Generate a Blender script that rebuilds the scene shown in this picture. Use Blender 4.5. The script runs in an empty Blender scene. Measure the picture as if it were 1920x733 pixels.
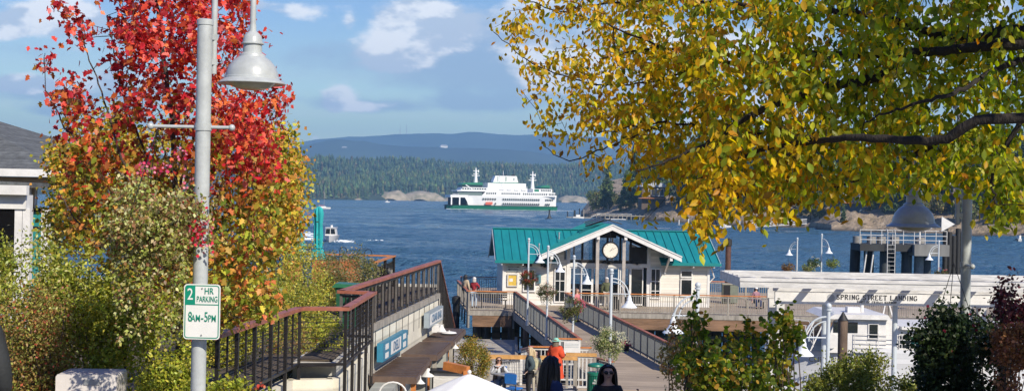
import bpy, math, random
import numpy as np
from mathutils import Vector, Matrix, noise as mnoise
sc = bpy.context.scene
C = sc.collection
RND = random.Random(7)
NR = np.random.default_rng(11)
PI = math.pi
# ---------------------------------------------------------------- camera geometry
F, ROLL, CH, WZ = 2500.0, 0.019, 12.5, 2.0       # focal length in px, horizon tilt, eye height, water level
def P(px, py, D):
    a, b = px - 960.0, 366.5 - py
    X = a*math.cos(ROLL) - b*math.sin(ROLL); Y = a*math.sin(ROLL) + b*math.cos(ROLL)
    return Vector((X/F*D, D, CH + (Y + 2.5)/F*D))
def px_of(X, Y, Z):                               # numpy: world -> photo pixel
    x = X/Y*F; y = (Z-CH)/Y*F - 2.5
    a = x*math.cos(ROLL) + y*math.sin(ROLL); b = -x*math.sin(ROLL) + y*math.cos(ROLL)
    return a + 960.0, 366.5 - b
# ---------------------------------------------------------------- materials
def _n(nt, t, **kw):
    n = nt.nodes.new(t)
    for k, v in kw.items():
        if hasattr(n, k): setattr(n, k, v)
        else: n.inputs[k.replace('_', ' ')].default_value = v
    return n
def c4(c): return (c[0], c[1], c[2], 1.0)
MATS = {}
def mat(name, col, rough=.6, metal=0., var=.12, scale=6., bump=0., bscale=None, col2=None, spec=.5, stretch=(1,1,1), wave=None, detail=4):
    """noise-varied principled material; wave=(axis, scale, depth) adds board grooves"""
    if name in MATS: return MATS[name]
    m = bpy.data.materials.new(name); m.use_nodes = True; nt = m.node_tree; L = nt.links
    b = nt.nodes['Principled BSDF']
    b.inputs['Roughness'].default_value = rough; b.inputs['Metallic'].default_value = metal
    b.inputs['Specular IOR Level'].default_value = spec
    tc = _n(nt, 'ShaderNodeTexCoord'); mp = _n(nt, 'ShaderNodeMapping'); mp.inputs['Scale'].default_value = stretch
    L.new(tc.outputs['Object'], mp.inputs[0])
    nz = _n(nt, 'ShaderNodeTexNoise'); nz.inputs['Scale'].default_value = scale; nz.inputs['Detail'].default_value = detail
    nz.inputs['Roughness'].default_value = .65
    L.new(mp.outputs[0], nz.inputs['Vector'])
    mr = _n(nt, 'ShaderNodeMapRange'); mr.inputs['From Min'].default_value = .3; mr.inputs['From Max'].default_value = .7
    L.new(nz.outputs[0], mr.inputs['Value'])
    mix = _n(nt, 'ShaderNodeMix', data_type='RGBA')
    lo = col2 if col2 else tuple(x*(1-var*1.6) for x in col)
    mix.inputs['A'].default_value = c4(lo); mix.inputs['B'].default_value = c4(tuple(min(1, x*(1+(0 if col2 else var*.6))) for x in col))
    L.new(mr.outputs[0], mix.inputs['Factor'])
    out = mix.outputs['Result']; h = nz.outputs[0]
    if wave:
        ax, ws, dep = wave
        sx = _n(nt, 'ShaderNodeSeparateXYZ'); L.new(tc.outputs['Object'], sx.inputs[0])
        mu = _n(nt, 'ShaderNodeMath', operation='MULTIPLY'); L.new(sx.outputs[ax], mu.inputs[0]); mu.inputs[1].default_value = ws
        fr = _n(nt, 'ShaderNodeMath', operation='FRACT'); L.new(mu.outputs[0], fr.inputs[0])
        pp = _n(nt, 'ShaderNodeMath', operation='PINGPONG'); L.new(fr.outputs[0], pp.inputs[0]); pp.inputs[1].default_value = .5
        m2 = _n(nt, 'ShaderNodeMapRange'); L.new(pp.outputs[0], m2.inputs[0]); m2.inputs['From Max'].default_value = .08
        m2.inputs['To Min'].default_value = 1-dep
        mx = _n(nt, 'ShaderNodeMix', data_type='RGBA', blend_type='MULTIPLY'); mx.inputs['Factor'].default_value = 1
        L.new(out, mx.inputs['A']); L.new(m2.outputs[0], mx.inputs['B'])
        # each board its own tone
        fl = _n(nt, 'ShaderNodeMath', operation='FLOOR'); L.new(mu.outputs[0], fl.inputs[0])
        wn = _n(nt, 'ShaderNodeTexWhiteNoise', noise_dimensions='1D'); L.new(fl.outputs[0], wn.inputs['W'])
        m3 = _n(nt, 'ShaderNodeMapRange'); L.new(wn.outputs[0], m3.inputs[0]); m3.inputs['To Min'].default_value = .82; m3.inputs['To Max'].default_value = 1.1
        mx2 = _n(nt, 'ShaderNodeMix', data_type='RGBA', blend_type='MULTIPLY'); mx2.inputs['Factor'].default_value = 1
        L.new(mx.outputs['Result'], mx2.inputs['A']); L.new(m3.outputs[0], mx2.inputs['B']); out = mx2.outputs['Result']
    L.new(out, b.inputs['Base Color'])
    if bump:
        nb = _n(nt, 'ShaderNodeTexNoise'); nb.inputs['Scale'].default_value = bscale or scale*4; nb.inputs['Detail'].default_value = 5
        L.new(mp.outputs[0], nb.inputs['Vector'])
        bp = _n(nt, 'ShaderNodeBump'); bp.inputs['Strength'].default_value = bump; bp.inputs['Distance'].default_value = .03
        L.new(nb.outputs[0], bp.inputs['Height']); L.new(bp.outputs[0], b.inputs['Normal'])
    MATS[name] = m; return m
def leafmat(name, rough=.45, trans=.35, tint=(1,1,1)):
    if name in MATS: return MATS[name]
    m = bpy.data.materials.new(name); m.use_nodes = True; nt = m.node_tree; L = nt.links
    b = nt.nodes['Principled BSDF']; o = nt.nodes['Material Output']
    at = _n(nt, 'ShaderNodeAttribute'); at.attribute_name = 'leafcol'
    L.new(at.outputs['Color'], b.inputs['Base Color']); b.inputs['Roughness'].default_value = rough
    b.inputs['Specular IOR Level'].default_value = .35
    tr = _n(nt, 'ShaderNodeBsdfTranslucent')
    hs = _n(nt, 'ShaderNodeHueSaturation'); hs.inputs['Saturation'].default_value = 1.15; hs.inputs['Value'].default_value = 1.25
    L.new(at.outputs['Color'], hs.inputs['Color']); L.new(hs.outputs[0], tr.inputs['Color'])
    mx = _n(nt, 'ShaderNodeMixShader'); mx.inputs[0].default_value = trans
    L.new(b.outputs[0], mx.inputs[1]); L.new(tr.outputs[0], mx.inputs[2]); L.new(mx.outputs[0], o.inputs['Surface'])
    MATS[name] = m; return m
def glassmat(name, tint=(.55,.65,.68), clear=.75, rough=.03):
    if name in MATS: return MATS[name]
    m = bpy.data.materials.new(name); m.use_nodes = True; nt = m.node_tree; L = nt.links
    nt.nodes.remove(nt.nodes['Principled BSDF']); o = nt.nodes['Material Output']
    t = _n(nt, 'ShaderNodeBsdfTransparent'); t.inputs[0].default_value = c4(tint)
    g = _n(nt, 'ShaderNodeBsdfGlossy'); g.inputs['Roughness'].default_value = rough
    fr = _n(nt, 'ShaderNodeFresnel'); mm = _n(nt, 'ShaderNodeMath', operation='MAXIMUM'); mm.inputs[1].default_value = 1-clear
    L.new(fr.outputs[0], mm.inputs[0])
    mx = _n(nt, 'ShaderNodeMixShader'); L.new(mm.outputs[0], mx.inputs[0]); L.new(t.outputs[0], mx.inputs[1]); L.new(g.outputs[0], mx.inputs[2])
    L.new(mx.outputs[0], o.inputs['Surface']); MATS[name] = m; return m
# ---------------------------------------------------------------- tagging
def tag(o, label=None, cat=None, group=None, kind=None):
    for k, v in (('label', label), ('category', cat), ('group', group), ('kind', kind)):
        if v: o[k] = v
    return o
def thing(name, label, cat, loc=(0,0,0), rotz=0., group=None):
    o = bpy.data.objects.new(name, None); C.objects.link(o); o.empty_display_size = .3
    o.location = loc; o.rotation_euler = (0, 0, rotz)
    return tag(o, label, cat, group)
def kids(o): return list(o.children)
def copy_tree(o, parent=None):
    c = o.copy(); C.objects.link(c)
    if parent is not None: c.parent = parent
    for ch in kids(o): copy_tree(ch, c)
    return c
def dup(o, label, loc, rotz=None, group=None, scale=None):
    c = copy_tree(o); c.location = loc
    if rotz is not None: c.rotation_euler = (0, 0, rotz)
    if scale: c.scale = scale if isinstance(scale, tuple) else (scale,)*3
    return tag(c, label, None, group)
# ---------------------------------------------------------------- mesh builder
class MB:
    def __init__(s): s.v = []; s.f = []; s.sm = []
    def add(s, vs, fs, smooth=False):
        n = len(s.v); s.v += [tuple(v) for v in vs]; s.f += [tuple(i+n for i in f) for f in fs]; s.sm += [smooth]*len(fs); return s
    def bx(s, x0, x1, y0, y1, z0, z1):
        return s.add([(x0,y0,z0),(x1,y0,z0),(x1,y1,z0),(x0,y1,z0),(x0,y0,z1),(x1,y0,z1),(x1,y1,z1),(x0,y1,z1)],
                     [(0,3,2,1),(4,5,6,7),(0,1,5,4),(1,2,6,5),(2,3,7,6),(3,0,4,7)])
    def box(s, c, d): return s.bx(c[0]-d[0]/2, c[0]+d[0]/2, c[1]-d[1]/2, c[1]+d[1]/2, c[2]-d[2]/2, c[2]+d[2]/2)
    def beam(s, p, q, w, h, up=(0,0,1)):
        p, q, up = Vector(p), Vector(q), Vector(up); d = (q-p)
        if d.length < 1e-6: return s
        d.normalize(); r = d.cross(up)
        if r.length < 1e-4: r = d.cross(Vector((0,1,0)))
        r.normalize(); u = r.cross(d).normalized()
        vs = [b + r*(sx*w/2) + u*(sz*h/2) for b in (p, q) for sx, sz in ((-1,-1),(1,-1),(1,1),(-1,1))]
        return s.add(vs, [(0,1,2,3),(7,6,5,4),(0,4,5,1),(1,5,6,2),(2,6,7,3),(3,7,4,0)])
    def tube(s, pts, rad, n=8, caps=True, smooth=True):
        pts = [Vector(p) for p in pts]; k = len(pts)
        rad = [rad]*k if not hasattr(rad, '__len__') else list(rad)
        vs, fs = [], []; ref = None
        for i, p in enumerate(pts):
            d = (pts[min(i+1,k-1)] - pts[max(i-1,0)])
            d = d.normalized() if d.length > 1e-9 else Vector((0,0,1))
            if ref is None: ref = Vector((1,0,0)) if abs(d.x) < .9 else Vector((0,1,0))
            a = (ref - d*ref.dot(d))
            a = a.normalized() if a.length > 1e-5 else d.orthogonal().normalized()
            ref = a; b = d.cross(a)
            for j in range(n):
                t = 2*PI*j/n; vs.append(p + (a*math.cos(t) + b*math.sin(t))*rad[i])
        for i in range(k-1):
            for j in range(n):
                fs.append((i*n+j, i*n+(j+1)%n, (i+1)*n+(j+1)%n, (i+1)*n+j))
        if caps: fs += [tuple(range(n))[::-1], tuple(range((k-1)*n, k*n))]
        return s.add(vs, fs, smooth)
    def lathe(s, prof, c=(0,0,0), n=24, smooth=True):
        vs, fs = [], []; k = len(prof)
        for r, z in prof:
            for j in range(n):
                t = 2*PI*j/n; vs.append((c[0]+r*math.cos(t), c[1]+r*math.sin(t), c[2]+z))
        for i in range(k-1):
            for j in range(n): fs.append((i*n+j, i*n+(j+1)%n, (i+1)*n+(j+1)%n, (i+1)*n+j))
        fs += [tuple(range(n))[::-1], tuple(range((k-1)*n, k*n))]
        return s.add(vs, fs, smooth)
    def prism(s, poly, a0, a1, axis='y'):
        """extrude a 2-D polygon: axis y -> poly is (x,z); axis x -> (y,z); axis z -> (x,y)"""
        n = len(poly)
        f = {'y': lambda p, a: (p[0], a, p[1]), 'x': lambda p, a: (a, p[0], p[1]), 'z': lambda p, a: (p[0], p[1], a)}[axis]
        vs = [f(p, a0) for p in poly] + [f(p, a1) for p in poly]
        return s.add(vs, [tuple(range(n)), tuple(range(2*n-1, n-1, -1))] + [(i, n+i, n+(i+1)%n, (i+1)%n) for i in range(n)])
    def ball(s, c, r, n=10, m=7, jit=0., rnd=RND):
        r = (r, r, r) if not hasattr(r, '__len__') else r
        vs = [(c[0], c[1], c[2]-r[2])]; fs = []
        for i in range(1, m):
            ph = -PI/2 + PI*i/m
            for j in range(n):
                t = 2*PI*j/n; q = 1 + (rnd.uniform(-jit, jit) if jit else 0)
                vs.append((c[0]+r[0]*q*math.cos(ph)*math.cos(t), c[1]+r[1]*q*math.cos(ph)*math.sin(t), c[2]+r[2]*q*math.sin(ph)))
        vs.append((c[0], c[1], c[2]+r[2])); T = len(vs)-1
        for j in range(n):
            fs.append((0, 1+(j+1)%n, 1+j)); fs.append((T, 1+(m-2)*n+j, 1+(m-2)*n+(j+1)%n))
            for i in range(m-2): fs.append((1+i*n+j, 1+i*n+(j+1)%n, 1+(i+1)*n+(j+1)%n, 1+(i+1)*n+j))
        return s.add(vs, fs, True)
    def cloth(s, grid, smooth=True):
        r, c = len(grid), len(grid[0]); vs = [p for row in grid for p in row]
        return s.add(vs, [(i*c+j, i*c+j+1, (i+1)*c+j+1, (i+1)*c+j) for i in range(r-1) for j in range(c-1)], smooth)
    def xf(s, M):
        s.v = [tuple(M @ Vector(v)) for v in s.v]; return s
    def build(s, name, m, parent=None, world=False, label=None):
        me = bpy.data.meshes.new(name)
        off = parent_root_loc(parent) if (world and parent is not None) else None
        vs = s.v if off is None else [(v[0]-off[0], v[1]-off[1], v[2]-off[2]) for v in s.v]
        me.from_pydata(vs, [], s.f); me.polygons.foreach_set('use_smooth', s.sm)
        me.materials.append(m); me.update()
        if any(s.sm):
            try: me.set_sharp_from_angle(angle=math.radians(38))
            except Exception: pass
        o = bpy.data.objects.new(name, me); C.objects.link(o)
        if parent is not None: o.parent = parent
        if label: o['label'] = label
        return o
def parent_root_loc(o):
    while o.parent is not None: o = o.parent
    return o.location.copy()
def curve_pts(ctrl, n=12):
    """Catmull-Rom through control points"""
    c = [Vector(p) for p in ctrl]; c = [c[0]*2-c[1]] + c + [c[-1]*2-c[-2]]; out = []
    for i in range(1, len(c)-2):
        for k in range(n):
            t = k/n; a, b, d, e = c[i-1], c[i], c[i+1], c[i+2]
            out.append(.5*((2*b) + (d-a)*t + (2*a-5*b+4*d-e)*t*t + (3*b-a-3*d+e)*t**3))
    out.append(c[-2]); return out
def text_obj(name, body, m, parent, origin, size, right=(1,0,0), up=(0,0,1), xs=1., bold=0., depth=.004, align='CENTER', world=False):
    cu = bpy.data.curves.new('lettering', 'FONT'); cu.body = body; cu.size = size; cu.align_x = align; cu.align_y = 'CENTER'
    cu.extrude = depth; cu.offset = bold*size; cu.resolution_u = 3
    t = bpy.data.objects.new('tmp', cu); C.objects.link(t)
    dg = bpy.context.evaluated_depsgraph_get(); dg.update()
    me = bpy.data.meshes.new_from_object(t.evaluated_get(dg)); bpy.data.objects.remove(t)
    r = Vector(right).normalized(); u = Vector(up).normalized(); n = r.cross(u); o0 = Vector(origin)
    if world and parent is not None: o0 = o0 - parent_root_loc(parent)
    for v in me.vertices: v.co = o0 + r*(v.co.x*xs) + u*v.co.y + n*v.co.z
    me.materials.clear(); me.materials.append(m)
    o = bpy.data.objects.new(name, me); C.objects.link(o)
    if parent is not None: o.parent = parent
    return o
# ---------------------------------------------------------------- foliage
def tmpl(kind):
    if kind == 'oval':     # pointed oval with a fold
        v = [(0,0,0),(.26,.3,.05),(.30,.6,.06),(0,1,-.04),(-.30,.6,.06),(-.26,.3,.05),(0,.45,-.03)]
        f = [(0,1,6),(1,2,6),(2,3,6),(3,4,6),(4,5,6),(5,0,6)]
    elif kind == 'maple':
        v = [(0,0,0),(.30,.05,.03),(.20,.25,.0),(.52,.42,.06),(.26,.52,.0),(.24,.72,.03),(0,1,-.06),(-.24,.72,.03),(-.26,.52,0),(-.52,.42,.06),(-.20,.25,0),(-.30,.05,.03),(0,.4,-.03)]
        f = [(i,(i+1)%12,12) for i in range(12)]
    elif kind == 'small':
        v = [(0,0,0),(.28,.45,.05),(0,1,0),(-.28,.45,.05)]; f = [(0,1,2),(0,2,3)]
    elif kind == 'needle':
        v = [(0,0,0),(.09,.4,0),(0,1,0),(-.09,.4,0)]; f = [(0,1,2),(0,2,3)]
    elif kind == 'round':
        v = [(0,0,0),(.38,.22,.04),(.42,.6,.05),(.0,.98,0),(-.42,.6,.05),(-.38,.22,.04)]; f = [(0,1,2),(0,2,3),(0,3,4),(0,4,5)]
    elif kind == 'clump':
        v = [(0,0,0),(.5,.2,.15),(.35,.8,-.1),(-.1,1,.2),(-.5,.6,-.1),(-.35,.1,.1)]; f = [(0,1,2),(0,2,3),(0,3,4),(0,4,5)]
    return np.array(v, float), np.array(f, int)
def leaf_mesh(name, pos, size, col, m, parent, kind='oval', droop=.5, face=None, world=True, nr=NR, wide=1.):
    """pos (n,3), size (n,), col (n,3). Tips drawn down by droop; normals near FACE when given."""
    pos = np.asarray(pos, float); n = len(pos); V, Fc = tmpl(kind); V = V*np.array([wide,1,1])
    d = nr.normal(size=(n,3)); d /= np.linalg.norm(d, axis=1)[:,None] + 1e-9
    d = d*(1-droop) + np.array([0,0,-1.])*droop; d /= np.linalg.norm(d, axis=1)[:,None] + 1e-9
    q = nr.normal(size=(n,3))
    if face is not None: q = q*.9 + np.asarray(face)[None,:]
    w = np.cross(d, q); w /= np.linalg.norm(w, axis=1)[:,None] + 1e-9
    u = np.cross(w, d)
    size = np.asarray(size)*np.ones(n)
    P3 = pos[:,None,:] + size[:,None,None]*(V[None,:,0:1]*w[:,None,:] + V[None,:,1:2]*d[:,None,:] + V[None,:,2:3]*u[:,None,:])
    k, t = len(V), len(Fc)
    if world and parent is not None: P3 = P3 - np.array(parent_root_loc(parent))[None,None,:]
    me = bpy.data.meshes.new(name)
    me.vertices.add(n*k); me.vertices.foreach_set('co', P3.reshape(-1).astype(np.float32))
    idx = (Fc[None] + (np.arange(n)*k)[:,None,None]).reshape(-1)
    me.loops.add(len(idx)); me.loops.foreach_set('vertex_index', idx.astype(np.int32))
    me.polygons.add(n*t); me.polygons.foreach_set('loop_start', (np.arange(n*t)*3).astype(np.int32))
    try: me.polygons.foreach_set('loop_total', np.full(n*t, 3, np.int32))
    except Exception: pass
    at = me.attributes.new('leafcol', 'FLOAT_COLOR', 'POINT')
    cc = np.ones((n, k, 4), np.float32); cc[:,:,:3] = np.asarray(col)[:,None,:]
    at.data.foreach_set('color', cc.reshape(-1))
    me.materials.append(m); me.update(calc_edges=True)
    o = bpy.data.objects.new(name, me); C.objects.link(o)
    if parent is not None: o.parent = parent
    return o
def palette(n, cols, w, jit=.15, nr=NR):
    cols = np.array(cols, float); i = nr.choice(len(cols), n, p=np.array(w, float)/sum(w))
    return np.clip(cols[i]*(1 + nr.normal(0, jit, (n,1)))*(1+nr.normal(0, jit*.35, (n,3))), .003, .95)
def clumpy(n, c, r, nr=NR, k=40, shell=.55, spread=.22, flat=1.):
    """points gathered round k sub-centres near the surface of an ellipsoid"""
    c, r = np.array(c, float), np.array(r, float)
    u = nr.normal(size=(k,3)); u /= np.linalg.norm(u, axis=1)[:,None]
    rad = shell + (1-shell)*nr.random(k)**.6
    cen = u*rad[:,None]
    i = nr.integers(0, k, n); p = cen[i] + nr.normal(0, spread, (n,3))
    return c + p*r, cen*r + c
# ================================================================ camera, light, sky
cam = bpy.data.cameras.new('camera'); co = bpy.data.objects.new('camera', cam); C.objects.link(co)
cam.sensor_width = 36; cam.lens = F/1920*36; cam.clip_start = .1; cam.clip_end = 60000
co.matrix_world = Matrix.Translation((0,0,CH)) @ Matrix.Rotation(PI/2 + 2.5/F, 4, 'X') @ Matrix.Rotation(ROLL, 4, 'Z')
sc.camera = co
SUN = Vector((.46, -.67, .59)).normalized()      # towards the sun: behind the camera, to its right
sd = bpy.data.lights.new('sun', 'SUN'); sd.energy = 4.0; sd.angle = math.radians(.5); sd.color = (1, .91, .77)
so = bpy.data.objects.new('sun', sd); C.objects.link(so); so.rotation_euler = (-SUN).to_track_quat('-Z', 'Y').to_euler()
sc.view_settings.view_transform = 'Standard'; sc.view_settings.look = 'None'; sc.view_settings.gamma = 1
sc.view_settings.use_curve_mapping = False; sc.view_settings.exposure = .66
sc.cycles.max_bounces = 6; sc.cycles.diffuse_bounces = 3; sc.cycles.glossy_bounces = 3; sc.cycles.transmission_bounces = 4
sc.cycles.transparent_max_bounces = 8; sc.cycles.volume_bounces = 0; sc.cycles.use_denoising = True
sc.cycles.sample_clamp_indirect = 4; sc.cycles.caustics_reflective = False; sc.cycles.caustics_refractive = False
w = bpy.data.worlds.new('World'); sc.world = w; w.use_nodes = True; nt = w.node_tree; L = nt.links
bg = nt.nodes['Background']; bg.inputs['Strength'].default_value = .078
sky = _n(nt, 'ShaderNodeTexSky', sky_type='NISHITA'); sky.sun_disc = False
sky.sun_elevation = math.asin(SUN.z); sky.sun_rotation = math.atan2(SUN.x, SUN.y)
sky.air_density = 1.2; sky.dust_density = .3; sky.ozone_density = 3.0
tc = _n(nt, 'ShaderNodeTexCoord'); sx = _n(nt, 'ShaderNodeSeparateXYZ'); L.new(tc.outputs['Generated'], sx.inputs[0])
def mth(op, a, b=None, c=None):
    n = _n(nt, 'ShaderNodeMath', operation=op)
    for i, v in enumerate((a, b, c)):
        if v is None: continue
        if isinstance(v, (int, float)): n.inputs[i].default_value = v
        else: L.new(v, n.inputs[i])
    return n.outputs[0]
# cloud layer: direction -> (azimuth tangent, elevation) ; puffs where the mask is high, broken by noise
ya = mth('MAXIMUM', mth('ABSOLUTE', sx.outputs['Y']), .05)
u = mth('DIVIDE', sx.outputs['X'], ya); v = mth('DIVIDE', sx.outputs['Z'], ya)
cmb = _n(nt, 'ShaderNodeCombineXYZ'); L.new(u, cmb.inputs[0]); L.new(mth('MULTIPLY', v, 2.0), cmb.inputs[1]); L.new(sx.outputs['Y'], cmb.inputs[2])
def fbm(vec, scale, detail=6, rough=.55, off=(0,0,0)):
    mp = _n(nt, 'ShaderNodeMapping'); mp.inputs['Location'].default_value = off; L.new(vec, mp.inputs[0])
    n = _n(nt, 'ShaderNodeTexNoise'); n.inputs['Scale'].default_value = scale; n.inputs['Detail'].default_value = detail
    n.inputs['Roughness'].default_value = rough; L.new(mp.outputs[0], n.inputs['Vector']); return n.outputs[0]
n1 = fbm(cmb.outputs[0], 9); n1b = fbm(cmb.outputs[0], 9, off=(-.012, -.035, 0)); n2 = fbm(cmb.outputs[0], 42, 5, .6)
def blob(px, py, rx, ry, amp=1.):
    p = P(px, py, 1.); cu, cv = p.x, p.z - CH
    du = mth('DIVIDE', mth('SUBTRACT', u, cu), rx/F); dv = mth('DIVIDE', mth('SUBTRACT', v, cv), ry/F)
    r = mth('ADD', mth('MULTIPLY', du, du), mth('MULTIPLY', dv, dv))
    return mth('MULTIPLY', mth('POWER', 2.718, mth('MULTIPLY', r, -1.)), amp)
def summed(lst):
    t = None
    for b_ in lst:
        o_ = blob(*b_); t = o_ if t is None else mth('ADD', t, o_)
    return t
white = summed([(805,48,84,42,1.4), (735,106,62,24,1.3), (780,75,110,40,.4), (632,186,30,22,1.2), (690,200,60,10,.6), (556,20,60,20,.9), (655,42,14,22,.45), (60,160,70,26,.8),
     (120,35,90,40,1.2), (5,50,60,30,1.0), (30,158,80,18,.9), (520,60,60,16,.6), (470,10,40,14,.7), (200,150,60,20,.6), (1005,150,60,70,.6), (960,40,80,60,.5), (1380,190,200,60,1.2), (1450,120,200,60,1.), (1180,120,90,70,.6), (1750,80,150,60,.6), (592,259,14,7,.5), (1830,30,90,40,.8)])
grey = summed([(850,110,130,55,1.1), (930,60,80,60,.8), (640,110,140,30,.35), (720,200,110,14,.9), (860,190,45,16,.9), (940,195,60,20,.7), (1000,120,90,60,.8), (560,95,160,40,.35),
     (40,95,90,30,.7), (60,178,120,18,1.1), (90,208,70,14,.9), (250,180,80,14,.6), (1100,150,150,70,.7), (1300,200,200,60,.7), (600,190,70,16,.6), (810,160,120,14,.3)])
def smooth(x, lo, hi):
    n = _n(nt, 'ShaderNodeMapRange', interpolation_type='SMOOTHSTEP'); L.new(x, n.inputs[0])
    n.inputs['From Min'].default_value = lo; n.inputs['From Max'].default_value = hi; return n.outputs[0]
nn = mth('ADD', mth('MULTIPLY', n1, .75), mth('MULTIPLY', n2, .35))
up_ = smooth(v, .25, .6)                                            # scattered cloud high above the frame
gm = smooth(mth('ADD', mth('MULTIPLY', grey, .8), mth('ADD', mth('MULTIPLY', mth('SUBTRACT', nn, .55), 1.7), mth('MULTIPLY', up_, .1))), .15, .75)
wm = smooth(mth('ADD', mth('MULTIPLY', white, .9), mth('MULTIPLY', mth('SUBTRACT', nn, .55), 2.3)), .16, .56)
thin = smooth(nn, .5, .72)
def mixc(f, a, b):
    n = _n(nt, 'ShaderNodeMix', data_type='RGBA')
    if isinstance(f, (int, float)): n.inputs['Factor'].default_value = f
    else: L.new(f, n.inputs['Factor'])
    for k_, x in (('A', a), ('B', b)):
        if isinstance(x, tuple): n.inputs[k_].default_value = c4(x)
        else: L.new(x, n.inputs[k_])
    return n.outputs['Result']
skyg = _n(nt, 'ShaderNodeHueSaturation'); skyg.inputs['Saturation'].default_value = 1.42; skyg.inputs['Hue'].default_value = .530; skyg.inputs['Value'].default_value = 1.0
L.new(sky.outputs[0], skyg.inputs['Color'])
base = mixc(mth('MULTIPLY', thin, .12), skyg.outputs[0], (6.5, 7.5, 8.8))
base = mixc(mth('MULTIPLY', gm, .70), base, (3.2, 4.2, 5.9))
lit = mixc(smooth(mth('SUBTRACT', n1, n1b), -.035, .05), (5.2, 6.0, 7.2), (9.3, 9.4, 9.6))
base = mixc(mth('MULTIPLY', wm, .9), base, lit)
L.new(base, bg.inputs['Color'])

# ================================================================ helpers for terrain
def interp(x, xs, ys): return float(np.interp(x, xs, ys))
def polar_grid(name, m, pxs, rows, kind='structure', label=None):
    """rows(px) -> list of (D, z); one sheet through all columns"""
    g = []
    for px in pxs:
        col = []
        for D, z in rows(px):
            p = P(px, 366, D); col.append((p.x, D, z))
        g.append(col)
    mb = MB(); mb.cloth(g); o = mb.build(name, m); return tag(o, label, kind=kind)
def nz(x, y, s, k=0.): return mnoise.fractal(Vector((x/s, y/s, k)), 1., 2., 5)
# ================================================================ water
wm_ = bpy.data.materials.new('sea_water'); wm_.use_nodes = True; wt = wm_.node_tree; b = wt.nodes['Principled BSDF']
b.inputs['Base Color'].default_value = (.055, .140, .225, 1); b.inputs['Roughness'].default_value = .12; b.inputs['IOR'].default_value = 1.33
t1 = wt.nodes.new('ShaderNodeTexCoord'); last = None; hs = []
for scl, dist, st, rot in ((.22, 2.8, (1,2.0,1), .35), (.8, 1.0, (1,1.7,1), -.3), (2.6, .26, (1,1.5,1), .2), (.012, 1.5, (1,3,1), .1)):
    mp = wt.nodes.new('ShaderNodeMapping'); mp.inputs['Scale'].default_value = st; mp.inputs['Rotation'].default_value = (0,0,rot)
    wt.links.new(t1.outputs['Object'], mp.inputs[0])
    nzn = wt.nodes.new('ShaderNodeTexNoise'); nzn.inputs['Scale'].default_value = scl; nzn.inputs['Detail'].default_value = 4; nzn.inputs['Roughness'].default_value = .6
    wt.links.new(mp.outputs[0], nzn.inputs['Vector'])
    bp = wt.nodes.new('ShaderNodeBump'); bp.inputs['Strength'].default_value = 1.; bp.inputs['Distance'].default_value = dist
    wt.links.new(nzn.outputs[0], bp.inputs['Height'])
    if last: wt.links.new(last, bp.inputs['Normal'])
    last = bp.outputs[0]; hs.append(nzn.outputs[0])
wt.links.new(last, b.inputs['Normal'])
mpw = wt.nodes.new('ShaderNodeMapping'); mpw.inputs['Scale'].default_value = (.35,1.6,1); wt.links.new(t1.outputs['Object'], mpw.inputs[0])
nw = wt.nodes.new('ShaderNodeTexNoise'); nw.inputs['Scale'].default_value = .012; nw.inputs['Detail'].default_value = 7; nw.inputs['Roughness'].default_value = .65; wt.links.new(mpw.outputs[0], nw.inputs['Vector'])
mw = wt.nodes.new('ShaderNodeMapRange'); wt.links.new(nw.outputs[0], mw.inputs[0]); mw.inputs['From Min'].default_value = .38; mw.inputs['From Max'].default_value = .62; mw.inputs['To Min'].default_value = .06; mw.inputs['To Max'].default_value = .34; wt.links.new(mw.outputs[0], b.inputs['Roughness'])
mb = MB(); S = 9000
mb.add([(-S,-2000,WZ-.22),(S,-2000,WZ-.22),(S,11300,WZ-.22),(-S,11300,WZ-.22)], [(0,1,2,3)]); tag(mb.build('water', wm_), kind='structure')
# wind waves as real relief on the sheet in front of the landing
v_px = np.concatenate([np.linspace(10.5*F/2600, 26, 70), np.linspace(26.2, 260, 640)]); Dr = 10.5*F/v_px; cx_ = np.linspace(-1150, 1150, 760)
Dg, Xg = np.meshgrid(Dr, cx_/F, indexing='ij'); Xg = Xg*Dg; Zg = np.zeros_like(Dg); wr = np.random.default_rng(77)
cell = Dg**2/(10.5*F)*.36
for k in range(46):
    lam = 1.1*(22/1.1)**(k/45); th = wr.normal(.35, .55); ph = wr.uniform(0, 6.28); a = .016*lam**.92*np.clip(lam/(2.2*cell), 0, 1)**2
    Zg += a*np.sin((Xg*math.sin(th)+Dg*math.cos(th))*2*PI/lam + ph)
Zg *= .75 + .5*np.sin(Xg*.02+1)*np.sin(Dg*.013)
vs = np.stack([Xg, Dg, WZ+Zg*.62], -1).reshape(-1,3); r_, c_n = Dg.shape; ii = (np.arange(r_-1)[:,None]*c_n + np.arange(c_n-1)[None]).reshape(-1)
fc_ = np.stack([ii, ii+c_n, ii+c_n+1, ii+1], 1); me = bpy.data.meshes.new('water'); me.vertices.add(len(vs)); me.vertices.foreach_set('co', vs.reshape(-1).astype(np.float32))
me.loops.add(fc_.size); me.loops.foreach_set('vertex_index', fc_.reshape(-1).astype(np.int32)); me.polygons.add(len(fc_)); me.polygons.foreach_set('loop_start', (np.arange(len(fc_))*4).astype(np.int32))
me.materials.append(wm_); me.update(calc_edges=True); me.polygons.foreach_set('use_smooth', np.ones(len(fc_), bool)); o = bpy.data.objects.new('water', me); C.objects.link(o); tag(o, kind='structure')
mb = MB(); mb.add([(-S,-2000,-12),(S,-2000,-12),(S,11300,-12),(-S,11300,-12)], [(0,1,2,3)])
tag(mb.build('ground', mat('seabed', (.06,.06,.05))), kind='structure')
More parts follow.
